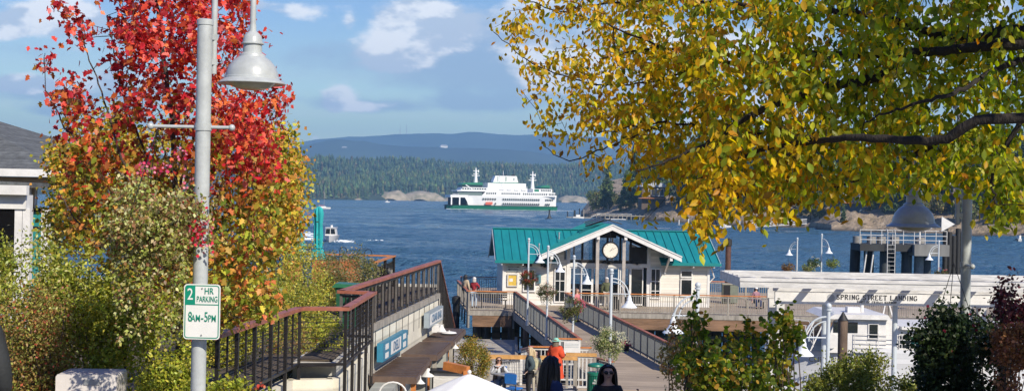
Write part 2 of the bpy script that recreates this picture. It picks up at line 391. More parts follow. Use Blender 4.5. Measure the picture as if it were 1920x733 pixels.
# ================================================================ air
hz = bpy.data.materials.new('air'); hz.use_nodes = True; ht = hz.node_tree; ht.nodes.remove(ht.nodes['Principled BSDF'])
pv = ht.nodes.new('ShaderNodeVolumePrincipled'); pv.inputs['Density'].default_value = 1.25e-4; pv.inputs['Color'].default_value = (.30,.60,1.,1)
ht.links.new(pv.outputs[0], ht.nodes['Material Output'].inputs['Volume'])
mb = MB(); mb.bx(-S-200, S+200, -2200, 11500, -13, 560); tag(mb.build('haze', hz), kind='stuff')
# ================================================================ far hills
MF = mat('hill_forest', (.05,.08,.06), .9, var=.4, scale=.0022, bump=1., bscale=.01, col2=(.018,.032,.028), detail=9)
MF2 = mat('hill_forest_near', (.028,.05,.03), .9, var=.4, scale=.01, bump=.6, bscale=.05)
xs = [-300,300,480,572,592,662,776,811,846,884,910,968,997,1021,1050,1110,1200,1400,1700,2300]
ys = [300,292,276,266,261,257,250,250,251,247,250,254,254,250,253,257,262,275,290,310]
def rows_far(px):
    D0 = 9000; zt = P(px, interp(px, xs, ys), D0).z; x0 = P(px,366,D0).x
    z = zt + nz(x0, 0, 260, 3)*9
    return [(7000, WZ-5), (7300, z*.16+nz(x0,7300,600)*16), (7800, z*.42+nz(x0,7800,600)*34), (8400, z*.74+nz(x0,8400,500)*34), (8750, z*.9+nz(x0,8750,400)*20), (D0, z), (9600, z*.7), (11000, WZ-6)]
polar_grid('hills', MF, np.arange(-300, 2301, 14), rows_far)
xs2 = [-300,480,560,575,615,680,700,720,820,950,1100,1400]; ys2 = [296,290,276,272,262,264,268,272,276,280,298,330]
def rows_far2(px):
    D0 = 6600; zt = P(px, interp(px, xs2, ys2), D0).z; x0 = P(px,366,D0).x
    z = max(zt + nz(x0, 5, 200, 3)*8, WZ-3)
    return [(5600, WZ-5), (5900, z*.3+nz(x0,5900,400)*14), (6250, z*.72+nz(x0,6250,400)*18), (D0, z), (7100, z*.7), (7600, WZ-5)]
polar_grid('hills', MF, np.arange(-300, 1301, 12), rows_far2)
# ---------------- wooded island across the channel
ixs = [300,560,600,700,800,900,1000,1100,1200,1500]; ish = [2150,2180,2190,2350,2500,2700,2900,3100,3250,3600]
fy = [344,336,332,322,312,308,306,304,304,310]; ry = [292,290,287,288,294,299,305,305,308,318]
def isl(px):
    Ds = interp(px, ixs, ish); return Ds, P(px, interp(px, ixs, fy), Ds+330).z-16, P(px, interp(px, ixs, ry), Ds+900).z-17
def isl_z(px, d):
    Ds, zf, zr = isl(px); x0 = P(px,366,Ds).x
    h = np.interp(d, [-40,0,12,60,330,560,900,1500], [WZ-4,WZ-.5,WZ+4,WZ+12,zf,zf*.72+zr*.12,zr,WZ-5])
    return float(h + (nz(x0*1.2, d, 90)*5 if 20 < d < 1200 else 0))
tag(polar_grid('hills', MF2, np.arange(-300, 1501, 10), lambda px: [(isl(px)[0]+d, isl_z(px,d)) for d in (-40,0,12,40,90,160,240,330,440,560,700,900,1150,1500)]), kind='structure')
MR = mat('shore_rock', (.42,.35,.26), .9, var=.35, scale=.09, bump=1., bscale=.3, col2=(.13,.13,.07), detail=9)
def rockmound(px, w, h, D, dpt, seed):
    g = []; r = random.Random(seed); p0 = P(px, 374, D)
    for i in range(15):
        row = []; a = -1 + 2*i/14
        for j in range(9):
            bq = -1 + 2*j/8; e = max(0, 1-a*a-bq*bq*.9)
            row.append((p0.x + a*w/2, D + bq*dpt/2, WZ-1.5 + (h+1.5)*e**.6*(1+.35*nz(a*40+px, bq*30, 20, seed))))
        g.append(row)
    tag(MB().cloth(g).build('hills', MR), kind='structure')
for q in ((735,75,16,2420,60,1),(790,95,17,2460,70,2),(850,60,8,2560,60,3),(1075,85,16,3040,70,4),(1120,60,8,3080,60,5),(660,40,4,2310,30,6)): rockmound(*q)
# forest on the island: far too many to count
def cone_forest(name, pts, hgt, col, parent=None, nr=NR):
    n = len(pts); k = 6; prof = [(.0,1.),(.10,.74),(.24,.66),(.13,.60),(.34,.36),(.18,.32),(.40,.06)]
    ang = nr.random((n,1))*6.28 + np.arange(k)[None]*2*PI/k
    V = np.zeros((n, len(prof)*k, 3)); wd = nr.uniform(.42,.75,(n,1))
    for a, (r, z) in enumerate(prof):
        rr = r*hgt[:,None]*wd*nr.uniform(.6,1.35,(n,k)); V[:,a*k:(a+1)*k,0] = rr*np.cos(ang); V[:,a*k:(a+1)*k,1] = rr*np.sin(ang)
        V[:,a*k:(a+1)*k,2] = (z + (nr.uniform(-.04,.04,(n,k)) if r else 0))*hgt[:,None]
    V += pts[:,None,:]
    fc = np.array([(a*k+j, (a+1)*k+j, (a+1)*k+(j+1)%k, a*k+(j+1)%k) for a in range(len(prof)-1) for j in range(k)])
    nv = len(prof)*k; idx = (fc[None] + (np.arange(n)*nv)[:,None,None]).reshape(-1)
    me = bpy.data.meshes.new(name); me.vertices.add(n*nv); me.vertices.foreach_set('co', V.reshape(-1).astype(np.float32))
    me.loops.add(len(idx)); me.loops.foreach_set('vertex_index', idx.astype(np.int32))
    me.polygons.add(n*len(fc)); me.polygons.foreach_set('loop_start', (np.arange(n*len(fc))*4).astype(np.int32))
    at = me.attributes.new('leafcol', 'FLOAT_COLOR', 'POINT'); cc = np.ones((n,nv,4), np.float32); cc[:,:,:3] = col[:,None,:]*nr.uniform(.75,1.25,(n,nv,1)); at.data.foreach_set('color', cc.reshape(-1))
    me.materials.append(leafmat('conifer', .8, .05)); me.update(calc_edges=True)
    o = bpy.data.objects.new(name, me); C.objects.link(o); return o
pts = []
for i in range(15500):
    px = RND.uniform(540, 1200); d = RND.choice((RND.uniform(8,340), RND.uniform(340,1000))) if i % 3 else RND.uniform(6,120)
    rocky = (690 < px < 870 or 1035 < px < 1135) and d < 100 and RND.random() < (.97 if d < 60 else .6)
    if rocky: continue
    D = isl(px)[0] + d; p = P(px, 366, D); pts.append((p.x, D, isl_z(px, d)-1))
pts = np.array(pts); n = len(pts)
hg = NR.uniform(11, 22, n)*(1+.25*np.sin(pts[:,0]*.013)*np.sin(pts[:,1]*.011+1)); low = (pts[:,2] < 22) & (NR.random(n) < .45); hg[low] *= .55
cols = palette(n, [(.045,.085,.04),(.07,.115,.045),(.11,.14,.05),(.035,.07,.05),(.12,.11,.06)], [4,3,2,3,.8], .25)
cols[low] = palette(int(low.sum()), [(.11,.10,.07),(.06,.08,.035),(.13,.10,.06)], [1,1,1], .2)
tag(cone_forest('forest', pts, hg, cols), kind='stuff')
# scattered buildings on the far slope
for i, (px, py, D, wv) in enumerate(((832,276,7350,40),(900,294,6900,50),(938,296,6950,60),(925,297,6900,30),(645,280,6400,30))):
    p = P(px, py, D); t = thing('house', ('tiny pale building high on the distant blue ridge', 'tiny pale building low on the distant blue slope, first from the left', 'widest pale building low on the distant blue slope', 'small pale building between two others on the distant blue slope', 'tiny pale building on the far dark blue spur')[i], 'house', p, .3)
    q = MB().bx(-wv/2, wv/2, -8, 8, -14, 7); q.build('wall', mat('far_wall', (.7,.68,.62)), t)
    MB().prism([(-wv/2-1,7),(wv/2+1,7),(wv/2-6,13),(-wv/2+6,13)], -9, 9).build('roof', mat('far_roof', (.3,.3,.32)), t)
for i, px in enumerate((750, 762)):
    p = P(px, 252, 9000); t = thing('radio_mast', ('left','right')[i] + ' one of the two thin radio masts on the far blue ridge', 'mast', p)
    q = MB(); q.tube([(0,0,-15),(0,0,68)], [2.0,.9], 4); q.build('lattice_mast', mat('mast_steel', (.35,.3,.32)), t)
# ================================================================ headland on the right
hxs = [1090,1105,1150,1250,1330,1400,1520,1560,1640,1720,1850,1920,2100,2400]
hsh = [760,740,700,620,590,560,530,500,490,470,455,440,400,360]
def hl_z(px, d):
    x0 = P(px,366,interp(px,hxs,hsh)).x; k = np.interp(px, [1090,1105,1140,1250], [.0,.25,.7,1.])
    cl = np.interp(px, [1250,1300,1340,1480,1540,1570,1740,1790], [0,.0,.45,.4,0,0,0,.3])   # steep dark bank
    return float(np.interp(d, [-12,-2,2,8,22,60,140,300,420], [WZ-4,WZ-.4,WZ+.8,WZ+1.6+2.6*cl,WZ+(5.5+3*cl)*k,WZ+10*k,WZ+20*k,WZ+34*k,WZ-5])
                 + (nz(x0, d, 14, 2)*.9*k if 0 < d < 350 else 0) + (abs(nz(x0, d, 6, 9))*2.4*k if 2 < d < 45 else 0))
MH = bpy.data.materials.new('headland'); MH.use_nodes = True; nt2 = MH.node_tree; b = nt2.nodes['Principled BSDF']; b.inputs['Roughness'].default_value = .95
tcn = nt2.nodes.new('ShaderNodeTexCoord'); sp = nt2.nodes.new('ShaderNodeSeparateXYZ'); nt2.links.new(tcn.outputs['Object'], sp.inputs[0])
def nzn_(s, d=5):
    n_ = nt2.nodes.new('ShaderNodeTexNoise'); n_.inputs['Scale'].default_value = s; n_.inputs['Detail'].default_value = d; n_.inputs['Roughness'].default_value = .7
    nt2.links.new(tcn.outputs['Object'], n_.inputs['Vector']); return n_
a1 = nzn_(.22, 8); a2 = nzn_(.5, 8)
r1 = nt2.nodes.new('ShaderNodeValToRGB'); nt2.links.new(a1.outputs[0], r1.inputs[0])
r1.color_ramp.elements[0].position = .36; r1.color_ramp.elements[0].color = (.17,.15,.08,1); r1.color_ramp.elements[1].position = .66; r1.color_ramp.elements[1].color = (.62,.50,.35,1)
e = r1.color_ramp.elements.new(.5); e.color = (.46,.35,.23,1)
mr_ = nt2.nodes.new('ShaderNodeMapRange'); nt2.links.new(sp.outputs['Z'], mr_.inputs[0]); mr_.inputs['From Min'].default_value = WZ+.2; mr_.inputs['From Max'].default_value = WZ+1.6
mxx = nt2.nodes.new('ShaderNodeMix'); mxx.data_type = 'RGBA'; mxx.inputs['A'].default_value = (.07,.06,.05,1)
nt2.links.new(mr_.outputs[0], mxx.inputs['Factor']); nt2.links.new(r1.outputs[0], mxx.inputs['B']); nt2.links.new(mxx.outputs['Result'], b.inputs['Base Color'])
bpn = nt2.nodes.new('ShaderNodeBump'); bpn.inputs['Distance'].default_value = 3.0; nt2.links.new(a2.outputs[0], bpn.inputs['Height']); nt2.links.new(bpn.outputs[0], b.inputs['Normal'])
polar_grid('hills', MH, np.arange(1090, 2401, 5), lambda px: [(interp(px,hxs,hsh)+d, hl_z(px,d)) for d in (-12,-2,1,3,5,8,11,15,20,26,34,45,60,90,140,220,300,420)])
# --- tree kinds for the headland
BARK = mat('bark', (.10,.075,.05), .9, var=.3, scale=5, bump=.5, stretch=(1,1,.3))
def far_conifer(seed, H=24., dense=1.):
    r = random.Random(seed); nr = np.random.default_rng(seed)
    t = thing('conifer', 'proto', 'tree'); tr = MB(); lean = r.uniform(-.4,.4)
    tr.tube([(0,0,-1.5),(lean*.4,0,H*.4),(lean,0,H*.97)], [.42,.28,.05], 6); tr.build('trunk', BARK, t)
    pos = []; z = H*r.uniform(.12,.3)
    while z < H*.98:
        R = (H*.21)*(1-(z/H))**.7*(.55+.75*r.random())+.25
        for k in range(r.randint(3,6)):
            a = r.uniform(0,6.28); rr = R*r.uniform(.5,1.15); m = int(7+rr*7*dense)
            for j in range(m):
                q = r.random()**.7; pos.append((math.cos(a)*rr*q+r.gauss(0,.16+.1*rr)+lean*z/H, math.sin(a)*rr*q+r.gauss(0,.16+.1*rr), z - q*rr*.25 + r.gauss(0,.22)))
        z += H*r.uniform(.022,.045)
    n = len(pos); col = palette(n, [(.035,.07,.03),(.07,.11,.04),(.13,.17,.06)], [3,3,2], .25, nr)
    leaf_mesh('crown', pos, nr.uniform(.5,1.1,n), col, leafmat('conifer', .8, .05), t, 'clump', .25, world=False, nr=nr)
    return t
def far_broad(seed, H=12., cols=((.07,.11,.03),(.14,.18,.045),(.20,.21,.07))):
    r = random.Random(seed); nr = np.random.default_rng(seed)
    t = thing('broadleaf_tree', 'proto', 'tree'); tr = MB(); tr.tube([(0,0,-1.5),(.2,0,H*.35),(.1,.1,H*.7)], [.26,.2,.06], 6)
    for k in range(5):
        a = k*1.3; tr.tube([(.15,0,H*.3),(math.cos(a)*H*.2,math.sin(a)*H*.2,H*.65)], [.12,.03], 5)
    tr.build('trunk', BARK, t)
    p, _ = clumpy(1500, (0,0,H*.58), (H*.33,H*.33,H*.42), nr, 26, .4, .17)
    leaf_mesh('crown', p, nr.uniform(.35,.7,1500), palette(1500, cols, [2,2,1], .25, nr), leafmat('leaf_far', .6, .2), t, 'clump', .3, world=False, nr=nr)
    return t
con = [far_conifer(50+i, H) for i, H in enumerate((26,22,29,18))]
brd = [far_broad(60), far_broad(61, 10., ((.16,.16,.05),(.24,.20,.08),(.10,.14,.04))), far_broad(62, 7., ((.14,.17,.06),(.22,.22,.09),(.08,.11,.04)))]
LC = ('tall dark conifer in the wood on the headland shore', 'bushy pale green broadleaf tree on the headland shore')
used = set()
def plant(px, d, proto, s, lab, grp):
    D = interp(px,hxs,hsh)+d; p = P(px,366,D); loc = (p.x, D, hl_z(px,d)-.3)
    if proto not in used:
        used.add(proto); proto.location = loc; proto.rotation_euler = (0,0,RND.uniform(0,6)); proto.scale = (s,)*3; tag(proto, lab, None, grp); return proto
    return dup(proto, lab, loc, RND.uniform(0,6), grp, s)
for i in range(150):
    px = 1128 + (2010-1128)*((i*.61803)%1); d = 24 + 150*RND.random()**1.3
    if 1192 < px < 1262 and d < 85: continue
    if 1560 < px < 1660 and d < 46: continue
    if px < 1170 and d > 90: continue
    s = RND.uniform(.75,1.15)*(.8 if px < 1180 else 1)
    plant(px, d, con[i%4], s, LC[0], 'conifers of the headland wood')
for i in range(95):
    px = 1112 + (2000-1112)*((i*.754877)%1); d = RND.uniform(9, 60)
    if 1185 < px < 1300 and d < 60: continue
    if 1540 < px < 1720 and d < 24: continue
    plant(px, d, brd[i%3], RND.uniform(.6,1.1), LC[1], 'broadleaf trees of the headland shore')
for px, d, k, s in ((1191,28,0,1.),(1218,26,2,.95),(1238,45,1,1.1),(1255,62,0,1.05),(1283,40,2,1.),(1175,40,3,1.1),(1582,10,3,.42),(1575,26,3,.6)):
    plant(px, d, con[k], s, LC[0], 'conifers of the headland wood')
# ================================================================ shared materials
WHITE = mat('white_paint', (.70,.69,.66), .5, var=.10, scale=3, bump=.15, detail=7)
WHITE2 = mat('weathered_white_paint', (.62,.61,.58), .6, var=.22, scale=3.5, bump=.3, stretch=(.4,1,1.6), detail=8)
SIDING = mat('cream_siding', (.71,.67,.59), .6, var=.05, scale=2, wave=('Z', 6.2, .3))
TEAL = mat('teal_metal_roof', (.012,.22,.235), .38, var=.14, scale=1.6, stretch=(2.5,.5,1), detail=8)
TEALT = mat('teal_trim', (.008,.20,.20), .35, var=.05)
REDWOOD = mat('redwood_handrail', (.40,.13,.06), .5, var=.25, scale=4, stretch=(1,1,1), bump=.15)
ORANGEW = mat('orange_stained_wood', (.55,.20,.05), .5, var=.2, scale=5, bump=.15)
YELLOWW = mat('honey_stained_wood', (.60,.33,.11), .5, var=.2, scale=5, bump=.15)
GREYW = mat('weathered_grey_wood', (.34,.31,.26), .8, var=.3, scale=5, bump=.4, stretch=(1,1,.25))
DECKW = mat('deck_boards', (.40,.32,.23), .75, var=.2, scale=1.2, bump=.3, wave=('Y', 7., .5), stretch=(.3,1,1))
TIMBER = mat('brown_beam_timber', (.24,.14,.08), .85, var=.45, scale=1.5, bump=.6, stretch=(.3,1,2.))
PILEM = mat('pile_wood', (.16,.11,.075), .85, var=.4, scale=3, bump=.5, stretch=(1,1,.3))
BLACKPILE = mat('black_pile', (.02,.02,.02), .6, var=.3)
BLACK = mat('black_metal', (.018,.018,.02), .4, metal=.2, var=.1)
DARKST = mat('dark_bronze_steel', (.022,.019,.018), .45, metal=.3, var=.2)
GALV = mat('galvanised_steel', (.45,.47,.48), .4, metal=.6, var=.15)
LAMPP = mat('grey_blue_lamp_paint', (.52,.57,.60), .35, var=.06, scale=3)
LAMPD = mat('white_lamp_enamel', (.72,.76,.78), .3, var=.04)
GLASSD = mat('dark_window_glass', (.015,.02,.022), .05, var=.2, scale=.6, spec=.8)
GLASS = glassmat('clear_glass', (.90,.94,.95), .92)
CONC = mat('concrete', (.52,.50,.44), .85, var=.14, scale=1.4, bump=.3, bscale=12)
INT = mat('interior_plaster', (.28,.27,.25), .8, var=.1)
def V3(*a): return Vector(a)
# ================================================================ railing
def railing(label, pts, top=None, post=None, h=1.07, gap=.13, pgap=1.8, inset='bars', group=None, tw=.14, th=.05, pw=.09, bw=.03, barm=None, name='railing', ends=(True,True), low=.12, drop=0.):
    """pts: world base points. handrail, posts and infill are parts."""
    top = top or REDWOOD; post = post or GREYW; barm = barm or post
    pts = [Vector(p) for p in pts]; t = thing(name, label, 'railing', pts[0], 0, group); o = pts[0]; pts = [p-o for p in pts]; Z = Vector((0,0,1))
    hr = MB(); bars = MB(); np_ = 0
    for a, b in zip(pts[:-1], pts[1:]):
        d = (b-a); Ln = d.length; u_ = d/Ln
        hr.beam(a+Z*(h)-u_*tw*.4, b+Z*(h)+u_*tw*.4, tw, th)
        n = max(1, round(Ln/pgap))
        for i in range(n+1):
            if i == n and (b-pts[-1]).length > .01: continue
            if (i == 0 and a is pts[0] and not ends[0]) or (i == n and not ends[1]): continue
            q = a + d*(i/n); mb = MB(); mb.beam(q-Z*drop, q+Z*(h-th/2-.002), pw, pw, up=u_); mb.build('post', post, t)
        if inset == 'bars':
            bars.beam(a+Z*low, b+Z*low, .05, .06); bars.beam(a+Z*(h-.1), b+Z*(h-.1), .045, .05)
            k = max(2, int(Ln/gap))
            for i in range(1, k):
                q = a + d*(i/k); bars.beam(q+Z*(low+.03), q+Z*(h-.12), bw, bw, up=u_)
        elif inset == 'cable':
            bars.beam(a+Z*low, b+Z*low, .05, .05)
            for k in range(9):
                zz = low + .1 + k*(h-low-.16)/9; bars.tube([a+Z*zz, b+Z*zz], .006, 5, False)
            k = max(1, int(Ln/gap))
            for i in range(1, k):
                q = a + d*(i/k); bars.beam(q+Z*low, q+Z*(h-.03), bw, bw, up=u_)
        elif inset == 'glass':
            bars.beam(a+Z*.1+u_*.05, b+Z*.1-u_*.05, .01, .01)
    hr.build('handrail', top, t); bars.build('infill_bars' if inset != 'glass' else 'bottom_rail', barm, t)
    if inset == 'glass':
        g = MB()
        for a, b in zip(pts[:-1], pts[1:]): g.beam(a+Z*.52, b+Z*.52, .012, .8)
        g.build('glass_panel', glassmat('rail_glass', (.8,.88,.9), .9), t)
    return t
# ================================================================ pier
DZ = 6.35
pier = thing('pier', 'timber ferry landing pier carrying the teal roofed waiting hall', 'pier', (10,80,0))
MB().bx(-2.3,30,71.5,90,DZ-.12,DZ).build('deck', DECKW, pier, True)
MB().add([(-2.3,71.5,DZ-.12),(-2.3,71.5,DZ),(-3.3,80,DZ),(-3.3,80,DZ-.12),(-3.3,90,DZ-.12),(-3.3,90,DZ),(-2.302,90,DZ),(-2.302,90,DZ-.12)],
         [(0,1,2,3),(3,2,5,4),(1,6,5,2),(0,3,4,7)]).build('deck', DECKW, pier, True)
q = MB(); q.bx(-2.25,30,71.42,71.5,DZ-.22,DZ+.03); q.build('edge_board', GREYW, pier, True)
for (x0,x1) in ((-2.0,.1),(2.9,30)):
    q = MB(); q.bx(x0,x1,71.44,71.8,DZ-.82,DZ-.24); q.build('beam', TIMBER, pier, True)
    q = MB(); q.bx(x0,x1,79,79.4,DZ-.78,DZ-.24); q.build('beam', TIMBER, pier, True)
for x in (-1.75, .1, 2.2, 4.6, 7.2, 9.9, 12.6, 15.4, 18.2, 21, 24, 27):
    for y in (72.4, 77.5, 83, 88.5):
        q = MB(); q.tube([(x,y,-6),(x,y,DZ-.25)], .19, 10); q.build('pile', PILEM, pier, True)
q = MB()
for x in (3.4,8.5,14,19.6): q.beam((x,72.5,DZ-.9),(x+2.4,72.5,3.4), .12,.2)
q.build('cross_brace', TIMBER, pier, True)
for y, k in ((75.,0),(74.0,1)):
    q = MB(); q.bx(3.2,12.6,y,y+.6,DZ-1.25-.35*k,DZ-1.05-.35*k); q.build('beam', GREYW, pier, True)
q = MB()
for k in range(30): q.bx(-2.1+k*.55,-1.62+k*.55,76.2,76.28,3.5+.25*((k*7)%3),DZ-.9)
q.build('added_shade_board', TIMBER, pier, True)  # boards added under the deck so the gap there reads dark
for x in (-1.2,.9,1.6,2.8,3.8):
    q = MB(); q.tube([(x,74.2,-6),(x,74.2,DZ-.25)], .17, 10); q.build('pile', PILEM, pier, True)  # extra piles, added to darken the space under the deck
for z in (5.1,3.3): q = MB(); q.bx(-2.1,16,76.0,76.18,z,z+.3); q.build('beam', TIMBER, pier, True)  # low beams added with the boards for the same darkness
# ramp
def rz(y): return float(np.interp(y, [50, 71.5], [5.5, DZ]))
ramp = thing('access_ramp', 'long plank ramp rising from the shore to the waiting hall', 'ramp', (3,60,0))
n = 24; L_, R_ = [], []
for i in range(n+1):
    y = 50 + 21.48*i/n; f = (71.5-y)/21.5
    L_.append((.22+3.32*f, y, rz(y))); R_.append((3.02+4.25*f, y, rz(y)))
q = MB(); q.cloth([L_, R_][::-1], False); q.cloth([[(p[0],p[1],p[2]-.15) for p in L_],[(p[0],p[1],p[2]-.15) for p in R_]], False)
q.build('deck', DECKW, ramp, True)
for E in (L_, R_):
    q = MB()
    for a, b in zip(E[:-1], E[1:]): q.beam((a[0],a[1],a[2]-.2),(b[0],b[1],b[2]-.2), .14, .36)
    q.build('side_beam', GREYW, ramp, True)
for y in (53,58,63,68):
    f = (71.5-y)/21.5
    for x in (.3+3.4*f, 2.95+4.2*f):
        q = MB(); q.tube([(x,y,-5),(x,y,rz(y)-.2)], .17, 9); q.build('pile', PILEM, ramp, True)
GR = 'timber railings of the landing pier and ramp'
DARKP = mat('shaded_rail_grey', (.16,.17,.17), .6, var=.1)  # dark grey that puts the shade of the railing infill into its colour
def on_ramp(E, i0, i1, dx): return [(E[i][0]+dx, E[i][1], E[i][2]) for i in (i0, i1)]
railing('sloping red topped railing on the left edge of the plank ramp', on_ramp(L_,5,n,.06), gap=.13, pgap=.85, bw=.035, pw=.08, barm=DARKP, group=GR, drop=.25)
railing('sloping red topped railing on the right edge of the plank ramp', on_ramp(R_,3,n,-.06), gap=.11, pgap=1.0, bw=.035, pw=.07, barm=DARKP, group=GR)
railing('level orange topped railing left of the ramp head beside the notice board wall', [(-2.2,71.5,DZ),(.2,71.5,DZ)], top=ORANGEW, gap=.12, pgap=2.4, group=GR, drop=.9)
railing('red topped railing down the seaward left side of the pier, two people leaning on it', [(-3.15,80,DZ),(-2.28,71.62,DZ)], gap=.14, pgap=2.1, group=GR, drop=.9)
railing('long level orange topped railing along the pier front right of the ramp', [(3.0,71.5,DZ),(14.6,71.5,DZ),(29,71.5,DZ)], top=ORANGEW, gap=.12, pgap=2.7, group=GR, drop=.9)
railing('orange topped railing along the far edge of the pier right of the hall', [(12.3,84,DZ),(30,84,DZ)], top=ORANGEW, gap=.13, pgap=2.6, group=GR)
railing('short red topped railing behind the two people at the pier corner', [(-3.1,84,DZ),(-.8,84,DZ)], gap=.14, pgap=2.3, group=GR)
# lower deck and float
ld = thing('lower_deck', 'low weathered plank deck below the left railing of the ramp', 'deck', (-1.3,60,4.6))
MB().bx(-3.1,.35,51.5,70.4,4.85,4.97).build('deck', mat('pale_deck_boards', (.46,.42,.35), .8, var=.2, scale=1.5, wave=('Y', 4.2, .5)), ld, True)
for x in (-3.1,.35): MB().bx(x-.07,x+.07,51.5,70.4,4.98,5.14).build('kerb_timber', GREYW, ld, True)
for x in (-2.8, 0.):
    for y in (53,60,69.5):
        q = MB(); q.tube([(x,y,-5),(x,y,4.84)], .16, 9); q.build('pile', PILEM, ld, True)
fl = thing('float_dock', 'low float with white rails seen between the bronze fence and the pier', 'float', (-4.3,96,WZ))
MB().bx(-5.6,-3.5,86,100,WZ-.3,WZ+.5).build('deck', GREYW, fl, True)
q = MB()
for z in (.95,1.35,1.75): q.tube([(-5.5,86.2,WZ+z-.3),(-3.6,86.2,WZ+z-.3)], .035, 6)
for x in (-5.5,-4.6,-3.6): q.tube([(x,86.2,WZ+.5),(x,86.2,WZ+1.5)], .04, 6)
q.build('rail', WHITE, fl, True)
q = MB(); q.bx(-5.3,-3.7,90,93,WZ+.5,WZ+1.5); q.build('blue_locker', mat('blue_plastic', (.03,.16,.45), .5), fl, True)
for i, (x, y, r, zt, m, lb) in enumerate(((-2.95,73.2,.19,7.0,BLACKPILE,'black capped mooring pile at the left front corner of the pier'),
        (13.2,81,.17,10.2,PILEM,'tall brown steel mooring pile right of the teal roof'),)):
    t = thing('mooring_pile', lb, 'pile', (x,y,WZ)); MB().tube([(0,0,-8),(0,0,zt-WZ-.3)], r, 12).build('shaft', mat('rust_pile', (.11,.05,.035), .7, var=.35, scale=3) if i else m, t)
    MB().tube([(0,0,zt-WZ-.42),(0,0,zt-WZ-.05),(0,0,zt-WZ+.03)], [r+.05,r+.05,r*.5], 12).build('cap', BLACKPILE, t)
# ================================================================ waiting hall
T = thing('waiting_hall', 'cream waiting hall with a teal standing seam roof and glazed clock gable', 'building', (5.55,76.6,DZ), .07)
SL, GS = .445, .44
def mz(y): return 2.47 + SL*(y+.6)
WL, WR = -5.95, 5.95
# walls: left, right, back and the front either side of the glazed bay
def wallprism(poly, a0, a1, ax): return MB().prism(poly, a0, a1, ax).build('wall', SIDING, T)
end = [(0,0),(6.4,0),(6.4,2.55),(3.2,4.0),(0,2.62)]
wallprism(end, WL, WL+.15, 'x'); wallprism(end, WR-.15, WR, 'x')
MB().bx(WL+.15,-2.35,0,.15,0,2.62).build('wall', SIDING, T); MB().bx(2.5,WR-.15,0,.15,0,2.62).build('wall', SIDING, T)
MB().bx(WL+.15,-2.35,6.25,6.4,0,2.6).build('wall', SIDING, T); MB().bx(2.5,WR-.15,6.25,6.4,0,2.6).build('wall', SIDING, T)
for s in (-1, 1):       # siding triangles beside the gable glazing
    MB().prism([(s*2.5,2.62),(s*3.75,2.62),(s*3.75,2.80),(s*2.5,3.36)], .0, .15).build('wall', SIDING, T)
    MB().prism([(s*2.4,2.9),(s*4.0,2.65),(s*2.4,3.36)], 6.25, 6.4).build('wall', SIDING, T)
q = MB()                # corner boards, plinth, frieze, posts and rails of the bay
for x in (WL-.02, WR-.12): q.bx(x, x+.14, -.03, .0, 0, 2.5)
q.bx(WL,-2.35,-.04,0,0,.22); q.bx(2.5,WR,-.04,0,0,.22); q.bx(WL,-3.9,-.035,0,2.3,2.5); q.bx(3.9,WR,-.035,0,2.3,2.5)
for x in (-2.35, 2.3): q.bx(x, x+.2, -.05, .2, 0, 3.42)
q.bx(-2.15,2.3,-.06,.14,2.22,2.44)
q.build('trim', WHITE, T)
for x in (-.78, .72):
    q = MB(); q.bx(x-.09,x+.09,-1.55,-1.37,0,4.2-abs(x)*GS); q.bx(x-.13,x+.13,-1.6,-1.32,0,.3); q.build('porch_column', mat('brown_grey_column', (.42,.38,.34), .6, var=.2, scale=3), T)
for x in (-3.35, 3.35):
    q = MB(); q.beam((x,-.02,2.0),(x,-1.5,2.95), .1,.12); q.bx(x-.05,x+.05,-.1,0,1.9,2.9); q.bx(x-.06,x+.06,-1.62,0,2.86,2.96); q.build('bracket', WHITE, T)
q = MB(); FR = DARKST
for x in (-1.45, -.75, 0, .75, 1.35): q.bx(x-.06,x+.06,0.02,.12,2.44,4.5-abs(x)*GS)
q.bx(1.42,2.28,.05,.09,2.46,3.4); q.bx(-2.14,2.28,.03,.11,2.44,2.56)  # wide plate in frame colour stands for the dark interior behind
q.prism([(-2.2,3.44),(0,4.42),(2.3,3.4),(2.3,3.25),(0,4.25),(-2.2,3.3)], .02, .1)
q.bx(-.5,.5,.01,.05,3.9,4.2)
q.build('gable_frame', FR, T)
MB().prism([(-2.15,2.56),(2.3,2.56),(2.3,3.25),(0,4.25),(-2.15,3.3)], .065, .075).build('gable_glass', GLASS, T)
MB().prism([(-2.3,.9),(2.3,.9),(2.3,3.3),(0,4.3),(-2.3,3.3)], 6.3, 6.31).build('rear_glass', GLASS, T)
q = MB()
for x in (-2.3,-1.2,0,1.2,2.3): q.bx(x-.05,x+.05,6.25,6.4,0,4.35-abs(x)*GS)
q.bx(-2.35,2.4,6.26,6.39,.0,.85); q.bx(-2.35,2.4,6.26,6.39,2.2,2.34); q.build('rear_frame', WHITE2, T)
MB().bx(WL+.15,WR-.15,.15,6.25,-.002,.02).build('floor', mat('hall_floor', (.25,.24,.22), .5), T)
MB().bx(2.5,2.62,.16,6.24,.03,3.1).build('partition', INT, T); MB().bx(-2.5,-2.38,.16,6.24,.03,3.1).build('partition', INT, T)
def leaf_door(x0, x1, z0, z1, y=.02, solid=False, mull=(), rails=()):
    q = MB(); f = .06
    for a, b, c_, d in ((x0,x0+f,z0,z1),(x1-f,x1,z0,z1),(x0+f,x1-f,z0,z0+f*1.4),(x0+f,x1-f,z1-f,z1)): q.bx(a,b,y-.05,y+.05,c_,d)
    for m in mull: q.bx(m-.02,m+.02,y-.04,y+.03,z0+f,z1-f)
    for r in rails: q.bx(x0+f,x1-f,y-.035,y+.028,r-.02,r+.02)
    o = q.build('window_frame' if not solid else 'door_frame', WHITE, T)
    MB().bx(x0+f,x1-f,y-.006,y+.006,z0+f,z1-f).build('pane', GLASSD if solid else GLASS, o); return o
